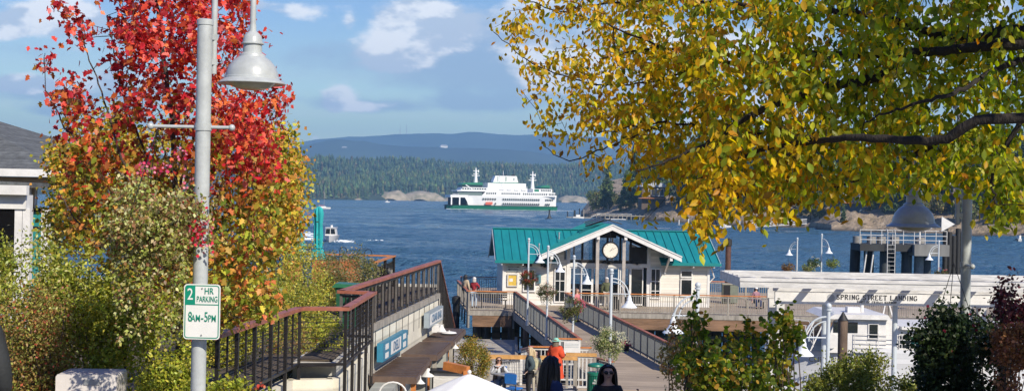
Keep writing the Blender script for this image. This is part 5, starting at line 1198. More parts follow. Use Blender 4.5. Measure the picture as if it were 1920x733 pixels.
wake([fl_(-46,-4), fl_(-42,-9.5), fl_(-20,-11.2)], 1.6, .8, h=.7); wake([fl_(-20,-11), fl_(46,-8)], .7, .7, h=.35); wake([fl_(46,-4), fl_(62,-3)], 2.5, 1.5, h=.4, seed=5)
# buoy, small craft
p = P(1030,409,650); t = thing('channel_buoy', 'dark pointed channel marker on the water below the ferry stern', 'buoy', (p.x,650,WZ))
q = MB(); q.lathe([(1.3,0),(1.2,.5),(.5,1.6),(.35,4.2),(.6,4.6)], n=10); q.build('body', FD, t); q = MB(); q.tube([(0,0,-.5),(0,0,.35)], 2.1, 12); q.build('float', FD, t)
def sailboat(label, px, py, D, mast, L=8.):
    p = P(px,py,D); t = thing('sailboat', label, 'sailboat', (p.x,D,WZ), .5)
    g = [[(x,-w_,1.1),(x,-w_*.7,-.2),(x,w_*.7,-.2),(x,w_,1.1),(x,-w_,1.1)] for x, w_ in ((-L/2,.9),(-L*.2,1.35),(L*.15,1.2),(L/2,.05))]
    q = MB(); q.cloth(g); q.build('hull', WHITE, t); q = MB(); q.bx(-L*.25,L*.15,-.8,.8,1.1,1.7); q.build('cabin', WHITE, t); q = MB(); q.tube([(.3,0,1),(.3,0,mast)], .1, 6); q.build('mast', GALV, t)
    q = MB(); q.tube([(.3,0,2.2),(-L*.35,0,2.3)], .22, 6); q.build('boom_cover', mat('red_cover', (.3,.05,.06), .7) if mast > 8 else WHITE2, t)
    return t
sailboat('sailboat with a tall bare mast and a red boom cover above the teal parasol', 607, 383.5, 900, 15.5, 10); sailboat('tiny white sailboat near the tan rocks of the far shore', 726.5, 376, 1750, 4.5, 7)
dz = 10.5*2500/(452-363); p = P(621,452,dz)
t = thing('motorboat', 'white motorboat with a dark windscreen throwing up spray', 'motorboat', (p.x,dz,WZ), 0.0)
g = [[(-w_,y,1.25),(-w_*.6,y,-.3),(w_*.6,y,-.3),(w_,y,1.25),(-w_,y,1.25)] for y, w_ in ((-4.2,.08),(-3,1.0),(0,1.45),(3.5,1.4))]
MB().cloth(g).build('hull', mat('boat_grey', (.5,.5,.5), .4), t); q = MB(); q.prism([(-1.2,1.2),(1.2,1.2),(1.0,2.9),(-1.0,2.9)], -1.6, 1.5); q.build('cabin', WHITE, t)
q = MB(); q.prism([(-1.08,1.6),(1.08,1.6),(.92,2.7),(-.92,2.7)], -1.66, -1.60); q.build('windscreen', GLASSD, t); q = MB(); q.bx(-.06,.06,-1.70,-1.62,1.5,2.8); q.build('windscreen_post', WHITE, t)
q = MB(); q.bx(-1.2,1.2,-1.8,1.7,2.9,3.0); q.build('roof', WHITE, t); q = MB(); q.tube([(0,.3,3.),(0,.3,3.5)], .25, 8); q.build('radar', WHITE, t)
q = MB(); q.bx(-1.0,1.0,-2.6,-1.7,1.25,1.5); q.build('foredeck', WHITE, t)
wake([(p.x-1.5,dz-2,WZ),(p.x-8,dz+16,WZ),(p.x-16,dz+60,WZ)], 2.5, 4, h=.7, seed=8); wake([(p.x+1.5,dz-2,WZ),(p.x+4.5,dz-6,WZ),(p.x+10,dz+3,WZ)], 1.8, 2.2, h=.8, seed=9); wake([(p.x-12,dz-6,WZ),(p.x-2,dz-3,WZ)], 2, 2., h=.5, seed=10)
wake([(p.x+30,dz+190,WZ),(p.x+150,dz+196,WZ)], 1.2, 1.2, h=.12, seed=12)
# ================================================================ tour boat at the float
tb = thing('tour_boat', 'white tour boat with a raised wheelhouse moored behind the pergola', 'boat', (16,64,WZ))
def K(px, py, D=64.): p = P(px,py,D); return (p.x, p.z)
BW = mat('boat_white', (.72,.73,.74), .35, var=.05, scale=.8, wave=('Z', 4.2, .18))
x0 = K(1432,640)[0]; zd = K(1540,652)[1]
g = []
for x, w_, zt in ((x0,.05,zd+.75),(x0+1.2,.9,zd+.62),(x0+3,1.7,zd+.4),(x0+6,2.1,zd+.2),(x0+10,2.2,zd),(x0+15,2.1,zd-.1)):
    f = (x-x0)/15; g.append([(x,64-w_,zt),(x+.25*(1-f),64-w_*.8,WZ-.6),(x+.25*(1-f),64+w_*.8,WZ-.6),(x,64+w_,zt),(x,64-w_,zt)])
MB().cloth(g).build('hull', BW, tb, True)
# foredeck bulwark, wheelhouse, cabin
wx0, wx1 = K(1540,600)[0], K(1637,600)[0]; zr = K(1590,586)[1]
q = MB(); q.prism([(wx0-.35,zd),(wx1+.1,zd),(wx1+.1,zr-.1),(wx0+.25,zr-.1)], 62.1, 62.16); q.bx(wx1-.9,wx1+.1,62.16,65.8,zd,zr-.1); q.prism([(wx0-.35,zd),(wx1,zd),(wx1,zd+.85),(wx0-.2,zd+.85)], 62.16, 65.8); q.build('wheelhouse', WHITE, tb, True)
q = MB(); q.prism([(wx0-.3,zr-.12),(wx1+.25,zr-.12),(wx1+.1,zr+.1),(wx0+.1,zr+.1)], 61.8, 66.1); q.build('wheelhouse_roof', WHITE, tb, True)
for a, b in ((wx0+.12,wx0+.62),(wx0+.75,wx0+1.25)):
    q = MB(); q.bx(a,b,62.07,62.09,zd+.95,zr-.28); q.build('window', GLASSD, tb, True)
q = MB(); q.bx(wx1-.75,wx1-.25,62.05,62.09,zr-1.05,zr-.3); f_ = q.build('window_frame', WHITE, tb, True); MB().bx(wx1-.69,wx1-.31,62.03,62.048,zr-.98,zr-.36).build('pane', GLASSD, f_, True)
q = MB(); q.prism([(wx0-.32,zd+.05),(wx0-1.6,zd+.05),(wx0-1.6,zd+.5),(wx0-.1,zd+1.9),(wx0+.2,zd+1.9)], 62.3, 62.33); q.build('wind_screen', GLASS, tb, True)
for k in range(3):
    q = MB(); q.beam((wx0-1.5+k*.6,62.25,zd+.05),(wx0-.7+k*.45,62.25,zr-.2), .05,.06); q.build('screen_frame', WHITE, tb, True)
q = MB(); q.tube([(wx0+1.8,63.5,zr+.1),(wx0+1.8,63.5,zr+.75)], .09, 8); q.bx(wx0+1.0,wx0+1.6,63,63.5,zr+.1,zr+.35); q.build('mast', WHITE, tb, True)
q = MB(); q.beam((wx1+.5,63.5,zr+.9),(wx1+.9,63.5,zd+1.2), .05,.05); q.beam((wx1+.5,63.5,zr+.9),(wx1+.25,63.5,zd+1.2), .05,.05); q.build('a_frame', WHITE, tb, True)
zc = K(1680,610)[1]; x1_ = x0+15
q = MB(); q.prism([(wx1+.1,zd-.1),(x1_-.8,zd-.1),(x1_-.8,zc),(wx1+.9,zc),(wx1+.1,zc+.6)], 62.3, 65.7); q.build('cabin', WHITE, tb, True); q = MB(); q.bx(wx1+.8,x1_-.5,62.0,66,zc,zc+.14); q.build('cabin_roof', WHITE, tb, True)
x = wx1+.75
while x < x1_-1.8:
    q = MB(); q.bx(x,x+1.05,62.24,62.29,zc-.95,zc-.22); f_ = q.build('window_frame', WHITE2, tb, True); MB().bx(x+.05,x+.5,62.215,62.238,zc-.9,zc-.27).build('pane', GLASSD, f_, True); MB().bx(x+.55,x+1.0,62.215,62.238,zc-.9,zc-.27).build('pane', mat('teal_pane', (.02,.12,.10), .1), f_, True); x += 1.35
q = MB()
for k in range(5): q.tube([(wx0+1.1,62.0,zd+.1+k*.2),(x1_-1,62.0,zd-.05+k*.2)], .018, 5)
for x in np.arange(wx0+1.1,x1_-1,1.1): q.tube([(x,62.0,zd-.1),(x,62.0,zd+.95)], .018, 5)
q.build('side_rail', WHITE, tb, True)
q = MB()
for k in range(4): q.tube([(x0+.3,62.9+.2,zd+.85+k*.24),(x0+1.8,62.5,zd+.7+k*.24),(wx0-.8,62.1,zd+.35+k*.24)], .016, 5)
for f in np.linspace(0,1,6): x = x0+.3+(wx0-1.1-x0)*f; q.tube([(x,63.1-f,zd+.55-.3*f),(x,63.1-f,zd+1.6-.5*f)], .018, 5)
q.build('bow_rail', WHITE, tb, True)
for x, m in ((x0+1.9,mat('orange_cushion', (.7,.22,.09), .6)),(x0+3.0,mat('orange_cushion', (.7,.22,.09), .6)),(x0+3.7,mat('blue_cushion', (.12,.22,.55), .6))):
    MB().bx(x,x+.5,62.6,63.1,zd+.7,zd+1.15).build('cushion', m, tb, True)
q = MB(); q.lathe([(.26,-.05),(.34,-.05),(.34,.05),(.26,.05)], n=16); q.xf(Matrix.Translation((wx0-.0,62.0,zd+.55)) @ Matrix.Rotation(PI/2,4,'X')); q.build('life_ring', WHITE, tb, True)
text_obj('lettering', 'CLIPPER', INK, tb, (14.5,61.8,zd-.3), .34, bold=.01, world=True)
t = thing('float_dock', 'low grey float carrying the white tour boat moorings', 'float', (12,60,WZ)); MB().bx(7,26,57.5,60.8,WZ-.2,WZ+.5).build('deck', GREYW, t, True)
for i, (px, D, w_, ytop, lb) in enumerate(((1581,58,.17,584,'brown pile with a pointed cap in front of the boat wheelhouse'),(1885,60,.17,562,'brown pile with a pointed cap behind the purple shrub'))):
    p = P(px, ytop, D); t = thing('mooring_pile', lb, 'pile', (p.x,D,WZ), 0, 'pointed brown piles'); H = p.z-WZ
    MB().tube([(0,0,-6),(0,0,H-.35)], w_*1.25, 14).build('shaft', PILEM, t); MB().tube([(0,0,H-.37),(0,0,H)], [w_*1.4,.02], 14).build('cap', BLACKPILE, t)
    q = MB()
    for k in range(5): q.tube([(0,0,H-3.2+k*.16),(0,0,H-3.1+k*.16)], w_*1.7, 14)
    q.build('pile_collar', mat('ribbed_rubber', (.06,.065,.07), .5), t)
gw = thing('gangway', 'pale metal gangway leading down to the tour boat float', 'gangway', (10,58,3))
q = MB(); q.beam((6.5,56,5.3),(13,59,3.),1.2,.12); q.build('walkway', GREYW, gw, True); q = MB()
for s in (-.6,.6):
    for dz_ in (.5,1.0): q.tube([(6.5,56+s,5.35+dz_),(13,59+s,3.05+dz_)], .025, 5)
    for f in np.linspace(0,1,9): q.tube([(6.5+6.5*f,56+3*f+s,5.35-2.3*f),(6.5+6.5*f,56+3*f+s,6.35-2.3*f)], .02, 5)
q.build('rail', WHITE, gw, True)
t = thing('pennant', 'orange red pennant lying on the float beside the bush', 'flag', (11.2,57,3.3)); MB().prism([(0,0),(.9,.1),(.1,.45)], -.01, .01).build('cloth', mat('orange_red_cloth', (.6,.1,.05), .7), t); MB().tube([(0,0,-.6),(0,0,.5)], .015, 5).build('staff', WHITE, t)
# ================================================================ dolphin
Dd = 107.; dl = thing('dolphin', 'dark concrete mooring dolphin on thick legs with a railed top', 'dolphin', (P(1690,470,Dd).x,Dd,WZ))
def kd(px, py): p = P(px,py,Dd); return p.x, p.z
xa, za = kd(1595,456); xb, zb_ = kd(1703,470); xc, _ = kd(1768,470)
q = MB(); q.bx(xa+.5,xb,Dd-1,Dd+2,za-.55,za); q.build('cap_beam', mat('dark_concrete', (.03,.033,.035), .8, var=.2, scale=.8), dl, True)
q = MB(); q.bx(xb+.02,xc,Dd-1.6,Dd+2.2,za-.85,za+.05); q.build('cap_slab', mat('grey_slab', (.20,.20,.19), .8, var=.3, scale=.9, stretch=(1,1,.2)), dl, True)
for i, (px, m) in enumerate(((1622,0),(1648,0),(1663,1),(1704,1),(1728,2),(1740,1),(1756,0),(1690,0))):
    x, _ = kd(px, 470); q = MB(); q.tube([(x + (-.35 if px == 1622 else 0),Dd+(1 if m else 3),-6),(x,Dd+(.5 if m else 3),za-.56)], .42, 14); q.build('leg', [BLACKPILE, mat('blue_grey_pile', (.05,.06,.065), .6, var=.2), mat('grey_pile', (.28,.28,.28), .7, var=.2)][m], dl, True)
for px in (1615,1628): x, _ = kd(px,470); MB().tube([(x-.9+.3,Dd-.8,2),(x+.3,Dd-.6,za-.3)], .07, 6).build('strut', WHITE2, dl, True)
q = MB(); yf = Dd-.9
for zz in (.35,.72,1.12): q.tube([(xa+.5,yf,za+zz),(xc,yf,za+zz)], .03, 5)
q.build('top_rail', WHITE2, dl, True)
for x in np.linspace(xa+.5,xc,9): MB().tube([(x,yf,za),(x,yf,za+1.12)], .032, 6).build('rail_post', WHITE2, dl, True)
lx, _ = kd(1663,470); q = MB()
for s in (-.3,.3): q.tube([(lx+s,Dd-1.2,-1),(lx+s,Dd-1.2,za+1.0),(lx+s,Dd-.9,za+1.2),(lx+s,Dd-.5,za+1.0)], .032, 6)
for k in range(26): q.tube([(lx-.3,Dd-1.2,WZ+k*.33),(lx+.3,Dd-1.2,WZ+k*.33)], .018, 4)
q.build('ladder', WHITE2, dl, True)
for px in (1616,1643,1662,1687,1735): x, _ = kd(px,470); MB().tube([(x,Dd+1.5,za),(x,Dd+1.5,za+.55)], .38, 12).build('bollard', mat('bollard_grey', (.25,.24,.22), .7, var=.2), dl, True)
x, _ = kd(1724,470); q = MB(); q.tube([(x,Dd,za),(x,Dd,za+1.9)], .07, 6); q.build('light_post', WHITE, dl, True); q = MB(); q.ball((x,Dd,za+2.0), .22, 8, 6); q.build('beacon', WHITE, dl, True)
x, _ = kd(1768,470); q = MB(); q.prism([(x-.5,za+2.3),(x-.5,za+1.1),(x+.55,za+1.7)], Dd-1.1, Dd-1.05); q.build('day_board', WHITE, dl, True)
ww = thing('wing_wall', 'dark steel pile wing wall right of the mooring dolphin', 'piles', (P(1785,470,Dd+3).x,Dd+3,WZ))
for px in range(1772,1806,8): x = P(px,470,Dd+3).x; MB().tube([(x,Dd+3,-6),(x,Dd+3,za+.7+.3*(px%3))], .22, 10).build('pile', BLACKPILE if px % 16 else mat('grey_pile', (.28,.28,.28), .7, var=.2), ww, True)
# ================================================================ docks and houses of the headland
def Kd(px, py, D): return P(px, py, D)
def gangway(label, a, b, w=1.6, truss=True, h=2.2):
    a, b = Vector(a), Vector(b); t = thing('gangway', label, 'gangway', a, 0, 'white gangways of the headland docks'); q = MB(); q.beam(a,b,w,.35); q.build('walkway', WHITE2, t, True)
    for s in (-w/2, w/2):
        q = MB(); o = Vector((0,s,0)); q.beam(a+o+Vector((0,0,h)),b+o+Vector((0,0,h)),.22,.3); n = 12
        for i in range(n):
            p_, r_ = a+(b-a)*(i/n)+o, a+(b-a)*((i+1)/n)+o; q.beam(p_,p_+Vector((0,0,h)),.16,.18)
            if truss and i < 7: q.beam(p_ if i % 2 else p_+Vector((0,0,h)), r_+Vector((0,0,h)) if i % 2 else r_, .14,.16)
            elif truss: q.beam(p_+Vector((0,0,h*.5)),r_+Vector((0,0,h*.5)),.14,.16)
        q.build('truss', WHITE2, t, True)
    return t
D1 = 500; a = Kd(1405,428,D1); b = Kd(1512,419,D1); gangway('long white truss gangway rising to the rocks on the right', (a.x,D1,WZ+.8), (b.x,D1,WZ+2.6), h=1.6)
D2 = 545; a = Kd(1300,420,D2); b = Kd(1330,413,D2); gangway('short white gangway under the hanging yellow leaves', (a.x,D2,WZ+.6), (b.x,D2,WZ+3), truss=False, h=1.4)
for (pa, pb, D, lb) in ((1268,1312,545,'white float below the yellow leaves left of the truss gangway'),(1352,1420,505,'long white float at the foot of the truss gangway')):
    A, B = Kd(pa,420,D), Kd(pb,420,D); t = thing('float_dock', lb, 'float', (A.x,D,WZ), 0, 'floats of the headland docks'); MB().bx(A.x,B.x,D-2,D+1,WZ-.2,WZ+.4).build('deck', WHITE2, t, True)
    for f in (.1,.5,.9): x = A.x+(B.x-A.x)*f; MB().tube([(x,D-1,-3),(x,D-1,WZ+4.5*(.5+f*.5))], .25, 6).build('pile', WHITE2, t, True)
D3 = 655; A, B = Kd(1118,405,D3), Kd(1215,412,D3); t = thing('jetty', 'pale timber jetty on posts below the bare bank of the headland', 'jetty', (A.x,D3,WZ))
MB().bx(A.x,B.x,D3-1.5,D3+.5,WZ+2.0,WZ+2.4).build('deck', GREYW, t, True); q = MB(); q.bx(A.x,B.x-8,D3-1.5,D3-1.4,WZ+3.1,WZ+3.25); q.bx(A.x,B.x-8,D3-1.5,D3-1.4,WZ+2.6,WZ+2.7); q.build('rail', WHITE2, t, True)
for x in np.linspace(A.x,B.x,13): MB().tube([(x,D3-1.5,-3),(x,D3-1.5,WZ+2.9)], .22, 6).build('pile', GREYW, t, True)
q = MB(); q.bx(A.x+4,A.x+14,D3-6,D3-3,WZ,WZ+.8); q.build('float', WHITE2, t, True)
D4 = 700; A, B = Kd(1062,409,D4), Kd(1108,409,D4); t = thing('float_dock', 'float with dark piles off the tip of the headland', 'float', (A.x,D4,WZ)); MB().bx(A.x,B.x,D4-2,D4+2,WZ-.2,WZ+.6).build('deck', GREYW, t, True)
for px, h in ((1064,3.5),(1077,4.2),(1086,5),(1094,4.5),(1104,3)): x = Kd(px,409,D4).x; MB().tube([(x,D4-1,-3),(x,D4-1,WZ+h)], .5 if px == 1077 else .28, 6).build('pile', BLACKPILE if px != 1094 else GREYW, t, True)
A, B = Kd(1108,405,D4), Kd(1125,403,D4); q = MB(); q.beam((A.x,D4,WZ+.8),(B.x,D4,WZ+2.4),1.5,.3); q.build('gangway', WHITE2, t, True)
def boatlet(label, px, py, D, L=6, m=WHITE):
    p = Kd(px,py,D); t = thing('small_boat', label, 'boat', (p.x,D,WZ), .2); g = [[(x,-w_,.9),(x,-w_*.7,-.2),(x,w_*.7,-.2),(x,w_,.9),(x,-w_,.9)] for x, w_ in ((-L/2,.9),(0,1.1),(L/2,.05))]
    MB().cloth(g).build('hull', m, t); MB().bx(-L*.2,L*.15,-.6,.6,.9,1.9).build('cabin', WHITE, t)
boatlet('small white boat moored at the float off the headland tip', 1084, 410, 690); boatlet('small white boat moored near the long white float', 1357, 424, 520); boatlet('tiny white dinghy on the open water at the right', 1911, 451, 10.5*2500/(453-387), 1.6)
def house(label, px, D, w, d, h, zbase, rot, wallm, roofm, roofh=2.4):
    p = Kd(px,380,D); t = thing('house', label, 'house', (p.x,D,zbase), rot); q = MB(); q.bx(-w/2,w/2,-d/2,d/2,-3,h); q.build('wall', wallm, t)
    q = MB(); q.prism([(-w/2-1,h),(w/2+1,h),(w/2-1.5,h+roofh),(-w/2+1.5,h+roofh)], -d/2-1, d/2+1); q.build('roof', roofm, t)
    for k in range(int(w/2.2)):
        x = -w/2+1.1+k*2.1; q = MB(); q.bx(x,x+1.5,-d/2-.06,-d/2-.01,h*.45,h*.9); f_ = q.build('window', WHITE2, t); MB().bx(x+.12,x+1.38,-d/2-.09,-d/2-.062,h*.5,h*.86).build('pane', GLASSD, f_)
    q = MB(); q.bx(-w/2-2,w/2,-d/2-3,-d/2-.1,h*.3,h*.3+.25); q.build('deck', ORANGEW, t); return t
house('grey roofed two storey house among the conifers above the bank', 1222, 664, 12, 9, 8.2, WZ+8.5, .1, mat('dark_brown_wall', (.10,.07,.05), .8), mat('grey_roof', (.40,.42,.44), .5), 2.0)
house('low house with a pale roof corner behind the small fir on the rocks', 1588, 530, 13, 8, 3.2, WZ+9.5, -.2, mat('slate_blue_wall', (.10,.14,.19), .8), mat('pale_roof', (.34,.31,.27), .7), 2.6)
house('brown house half hidden in trees behind the shaded lamp pole', 1790, 500, 9, 7, 4.5, WZ+13, .1, mat('dark_brown_wall', (.10,.07,.05), .8), mat('grey_roof', (.40,.42,.44), .5), 2)
t = thing('stair', 'white beach stair on the rocks behind the dolphin', 'stair', Kd(1740,430,478)); q = MB()
a, b = Kd(1722,430,478), Kd(1756,440,474); b.z = WZ+.8; a.z = WZ+5; q.beam(a,b,1.6,.5); q.beam(a+Vector((0,0,1.4)),b+Vector((0,0,1.4)),.2,.25); q.build('flight', WHITE2, t, True)
# left side building
lb_ = thing('shop_building', 'building with a grey shingle roof and white columns behind the shrubs', 'building', (-13,34,9.2)); D = 32.
def kb(px, py, D=32.): p = P(px,py,D); return p.x, p.z
xe, ze = kb(116,320); SH = mat('grey_shingle', (.13,.14,.14), .9, var=.3, scale=5, bump=.5, wave=('Z', 14, .45))
q = MB(); q.add([(-26,32,ze),(xe,32,ze),(xe,44,ze),(-26,44,ze),(-26,38,ze+1.95),(xe-5.6,38,ze+1.95)], [(0,1,5,4),(1,2,5),(2,3,4,5),(0,3,2,1)]); q.build('roof', SH, lb_, True)
q = MB(); q.bx(-26,xe+.05,31.86,31.99,ze-.16,ze+.02); q.bx(xe,xe+.12,32,44,ze-.16,ze+.02); q.build('gutter', WHITE, lb_, True)
q = MB(); q.bx(-26,xe-.35,32.15,43.8,ze-.42,ze-.17); q.build('soffit', mat('wood_soffit', (.40,.28,.17), .6), lb_, True)
x2, z2 = kb(97,352); q = MB(); q.prism([(-26,z2),(x2,z2),(x2,z2+.10),(-26,z2+.5)], 30.4, 31.8); q.build('porch_roof', SH, lb_, True); q = MB(); q.bx(-26,x2+.05,30.2,30.38,z2-.17,z2+.04); q.build('gutter', WHITE, lb_, True)
q = MB(); q.bx(-26,x2-.05,30.45,30.9,z2-.5,z2-.18); q.bx(-26,xe-.9,32.2,32.5,z2-.3,ze-.43); q.build('frieze', WHITE, lb_, True)
q = MB(); q.bx(-26,xe-1.0,33.0,33.2,9.2,ze-.42); q.build('wall', WHITE2, lb_, True)
for px0, px1, m in ((0,28,GLASSD),(60,80,mat('teal_reflection_pane', (.03,.25,.26), .12)),(92,108,GLASSD)):  # the middle pane has a teal reflection put into its colour
    a_, b_ = kb(px0,400,32.95)[0], kb(px1,400,32.95)[0]; q = MB(); q.bx(a_-.06,b_+.06,32.92,32.98,9.6,z2-.5); f_ = q.build('window_frame', BLACK, lb_, True); MB().bx(a_,b_,32.9,32.918,9.7,z2-.6).build('pane', m, f_, True)
    q = MB()
    for zz in (10.6,11.5): q.bx(a_,b_,32.88,32.898,zz,zz+.05)
    q.build('glazing_bar', BLACK, f_, True)
for px in (38,52,88): a_ = kb(px,400,30.6)[0]; q = MB(); q.bx(a_-.09,a_+.09,30.5,30.7,9.2,z2-.5); q.bx(a_-.13,a_+.13,30.46,30.74,9.2,9.6); q.build('column', WHITE, lb_, True)
# ================================================================ grown trees
def inpoly(x, y, poly):
    inside = np.zeros(len(x), bool); n = len(poly)
    for i in range(n):
        (x1,y1),(x2,y2) = poly[i], poly[(i+1)%n]
        c = ((y1 > y) != (y2 > y)); inside ^= c & (x < (x2-x1)*(y-y1)/(y2-y1+1e-12)+x1)
    return inside
class Grower:
    def __init__(s, seed): s.n = []; s.q = MB(); s.r = random.Random(seed); s.nr = np.random.default_rng(seed); s.tips = []
    def limb(s, pts, r0, r1, n=9, k=8):
        c = curve_pts(pts, k); m = len(c); c = [p + Vector((s.r.gauss(0,.008),s.r.gauss(0,.008),s.r.gauss(0,.008)))*(1 if 0<i<m-1 else 0) for i, p in enumerate(c)]
        rad = [r0+(r1-r0)*i/(m-1) for i in range(m)]; s.q.tube(c, [x*(1+s.r.uniform(-.08,.08)) for x in rad], n)
        s.n += [(p.x,p.y,p.z,rr) for p, rr in zip(c, rad)]
    def reach(s, targets, droop=.0, rt=.0035, maxr=.02, wander=.06):
        N = np.array([x[:4] for x in s.n]); T = np.array(targets)
        d0 = np.min(np.linalg.norm(T[:,None,:]-N[None,:,:3], axis=2), axis=1)
        cap = len(T)*9+len(N); A = np.zeros((cap,4)); A[:len(N)] = N; cnt = len(N); out = []
        for ti in np.argsort(d0):
            t = T[ti]; d = np.linalg.norm(A[:cnt,:3]-t, axis=1); j = int(np.argmin(d - np.minimum(A[:cnt,3],.03)*4))
            a = Vector(A[j,:3]); b = Vector(t); L3 = (b-a).length
            if L3 < .03: continue
            rs = min(A[j,3]*.8, maxr, .003+.011*L3); m = max(2, min(6, int(L3/.12)))
            mid = (a+b)/2 + Vector((s.r.gauss(0,wander),s.r.gauss(0,wander),s.r.gauss(0,wander)))*L3 + Vector((0,0,droop*L3))
            c = [a*(1-f)**2 + mid*2*f*(1-f) + b*f*f for f in np.linspace(0,1,m+1)]
            rad = np.linspace(max(rs,rt*1.2), rt, m+1); s.q.tube(c, list(rad), 5 if rs > .008 else 4)
            for p, rr in zip(c[1:], rad[1:]): A[cnt] = (p.x,p.y,p.z,rr); cnt += 1
            out.append((c[0], c[len(c)//2], c[-1]))
        return out
    def leaves(s, twigs, per, spread, back=1.):
        P_ = []
        for a, m, b in twigs:
            k = max(2, int(per*s.r.uniform(.6,1.4)))
            f = s.nr.random(k)**.8; f = 1 - f*back
            p = np.array(m)[None]*(1-f[:,None]) + np.array(b)[None]*f[:,None] + s.nr.normal(0,spread,(k,3)); P_.append(p)
        return np.concatenate(P_)
def sample_px(nr, n, poly, D0, D1, box=None):
    xs = [p[0] for p in poly]; ys = [p[1] for p in poly]; out = []
    while len(out) < n:
        x = nr.uniform(min(xs),max(xs),4*n); y = nr.uniform(min(ys),max(ys),4*n); k = inpoly(x,y,poly); D = nr.uniform(D0,D1,4*n)
        for a, b, d in zip(x[k],y[k],D[k]):
            out.append(tuple(P(a,b,d)));
            if len(out) >= n: break
    return out
# ---------------------------------------------------------------- red maple
t = thing('red_maple', 'young maple with crimson top leaves fading to orange and green below, behind the pale lamp', 'tree', tuple(P(335,733,14.2)))
t.location.z = 9.55; G = Grower(3); D = 14.2
bs = Vector((t.location.x, D, 9.4))
tk = [bs, P(338,640,D), P(335,520,D), P(330,380,D+.1), P(322,220,D), P(300,60,D), P(290,-90,D)]
G.limb(tk, .055, .014, 10)
for pts, r in (([tk[2],P(300,440,13.8),P(240,330,13.6),P(200,200,13.7),P(160,90,13.7)],.02),([tk[2],P(380,430,14.6),P(440,300,14.8),P(480,180,14.8),P(520,150,14.8)],.02),([tk[3],P(280,300,14.6),P(230,180,14.7),P(200,30,14.7)],.018),
               ([tk[3],P(360,260,13.9),P(390,120,13.8),P(410,-20,13.8)],.018),([tk[1],P(280,560,13.5),P(220,480,13.3),P(150,420,13.4),P(110,360,13.5)],.018),([tk[1],P(400,560,14.8),P(460,470,15),P(520,420,15)],.018),
               ([tk[1],P(330,600,13.4),P(260,540,13.1)],.016),([tk[1],P(430,600,14.2),P(500,570,14.1)],.014),([tk[2],P(250,350,13.5),P(140,260,13.5),P(85,170,13.5)],.014),([tk[4],P(390,160,14.8),P(450,60,14.9),P(455,-60,14.9)],.014)): G.limb(pts, r, .006, 7)
def lobes(spec, nr, D0, D1):
    out = []
    for px, py, rx, ry, n in spec:
        for _ in range(n):
            a = nr.uniform(0,6.283); q = nr.random()**.5; out.append(tuple(P(px+rx*q*math.cos(a), py+ry*q*math.sin(a), nr.uniform(D0,D1))))
    return out
spec = [(290,-60,150,90,70),(330,50,125,70,78),(255,80,55,50,20),(385,90,60,65,24),(140,170,40,38,14),(92,100,14,18,3),(115,20,10,25,3),(150,60,18,40,6),(185,250,75,75,38),(330,190,110,80,66),(255,140,60,40,12),(430,220,60,50,20),(485,225,48,55,34),(518,160,12,40,6),
        (470,60,35,50,8),(440,10,25,40,8),(380,320,150,90,95),(220,340,85,70,44),(485,320,52,70,34),(290,450,130,80,95),(180,420,50,70,22),(450,440,72,80,60),(420,550,80,55,44),(490,550,34,45,26),(300,540,100,50,50),(240,500,60,50,20),(160,350,30,50,10)]
tg = lobes(spec, G.nr, 13.1, 15.2); tw = G.reach(tg, .06, .0028, .012)
G.q.build('trunk', WOOD, t, True)
pos = G.leaves(tw, 16, .075, 1.); pos += G.nr.normal(0,.02,pos.shape)
X, Y = px_of(pos[:,0],pos[:,1],pos[:,2])
f = np.clip((Y + .25*(np.abs(X-330)) - 150)/330 + G.nr.normal(0,.20,len(pos)), 0, 1); f = np.clip(f - .40*((X>420)&(Y<340)&(Y>120)), 0, 1)
n = len(pos)
topc = palette(n, [(.46,.02,.03),(.72,.08,.05),(.34,.02,.02),(.78,.20,.06),(.76,.17,.15)], [3.2,3,2,2,1], .2, G.nr); midc = palette(n, [(.56,.14,.03),(.30,.10,.02),(.46,.28,.04),(.22,.17,.02),(.50,.06,.03)], [2,2,2.4,2.4,1], .2, G.nr); lowc = palette(n, [(.24,.28,.03),(.48,.42,.05),(.14,.17,.02),(.56,.30,.06),(.58,.18,.06)], [2,2.6,1.6,2.4,1.4], .22, G.nr)
col = np.where(f[:,None] < .33, topc, np.where(f[:,None] < .66, midc, lowc))
leaf_mesh('crown', pos, G.nr.uniform(.045,.090,n), col, LEAF, t, 'maple', .42, face=SUN*.5, nr=G.nr, wide=.95)
# ---------------------------------------------------------------- yellow green maple behind it
t = thing('yellow_maple', 'bushy yellow green tree spreading behind the red maple', 'tree', tuple(P(340,600,19.5))); t.location.z = 9.2; G = Grower(8); D = 19.5
bs = Vector((t.location.x,D,9.1)); tk = [bs, P(345,520,D), P(340,420,D), P(330,330,D)]; G.limb(tk, .07, .02, 9)
for pts in ([tk[1],P(250,430,19),P(150,380,19),P(110,330,19)],[tk[1],P(430,430,20),P(520,350,20),P(545,300,20)],[tk[2],P(230,330,19.5),P(140,290,19.5)],[tk[1],P(480,440,19),P(530,400,19)],[tk[2],P(450,330,19.5),P(520,280,19.5)]): G.limb(pts, .025, .008, 7)
spec = [(128,290,36,35,20),(140,380,46,70,46),(200,250,60,50,26),(225,300,60,60,30),(330,300,100,90,40),(450,270,70,60,30),(520,300,36,60,44),(540,340,26,50,24),(520,410,44,60,50),(500,430,60,60,34),(150,440,60,40,26),(300,430,120,60,30),(400,480,120,50,30),(548,390,20,30,12),(520,450,30,30,16)]
tg = lobes(spec, G.nr, 18.3, 21.); tw = G.reach(tg, .05, .003, .012); G.q.build('trunk', WOOD, t, True)
pos = G.leaves(tw, 42, .11, 1.); n = len(pos)
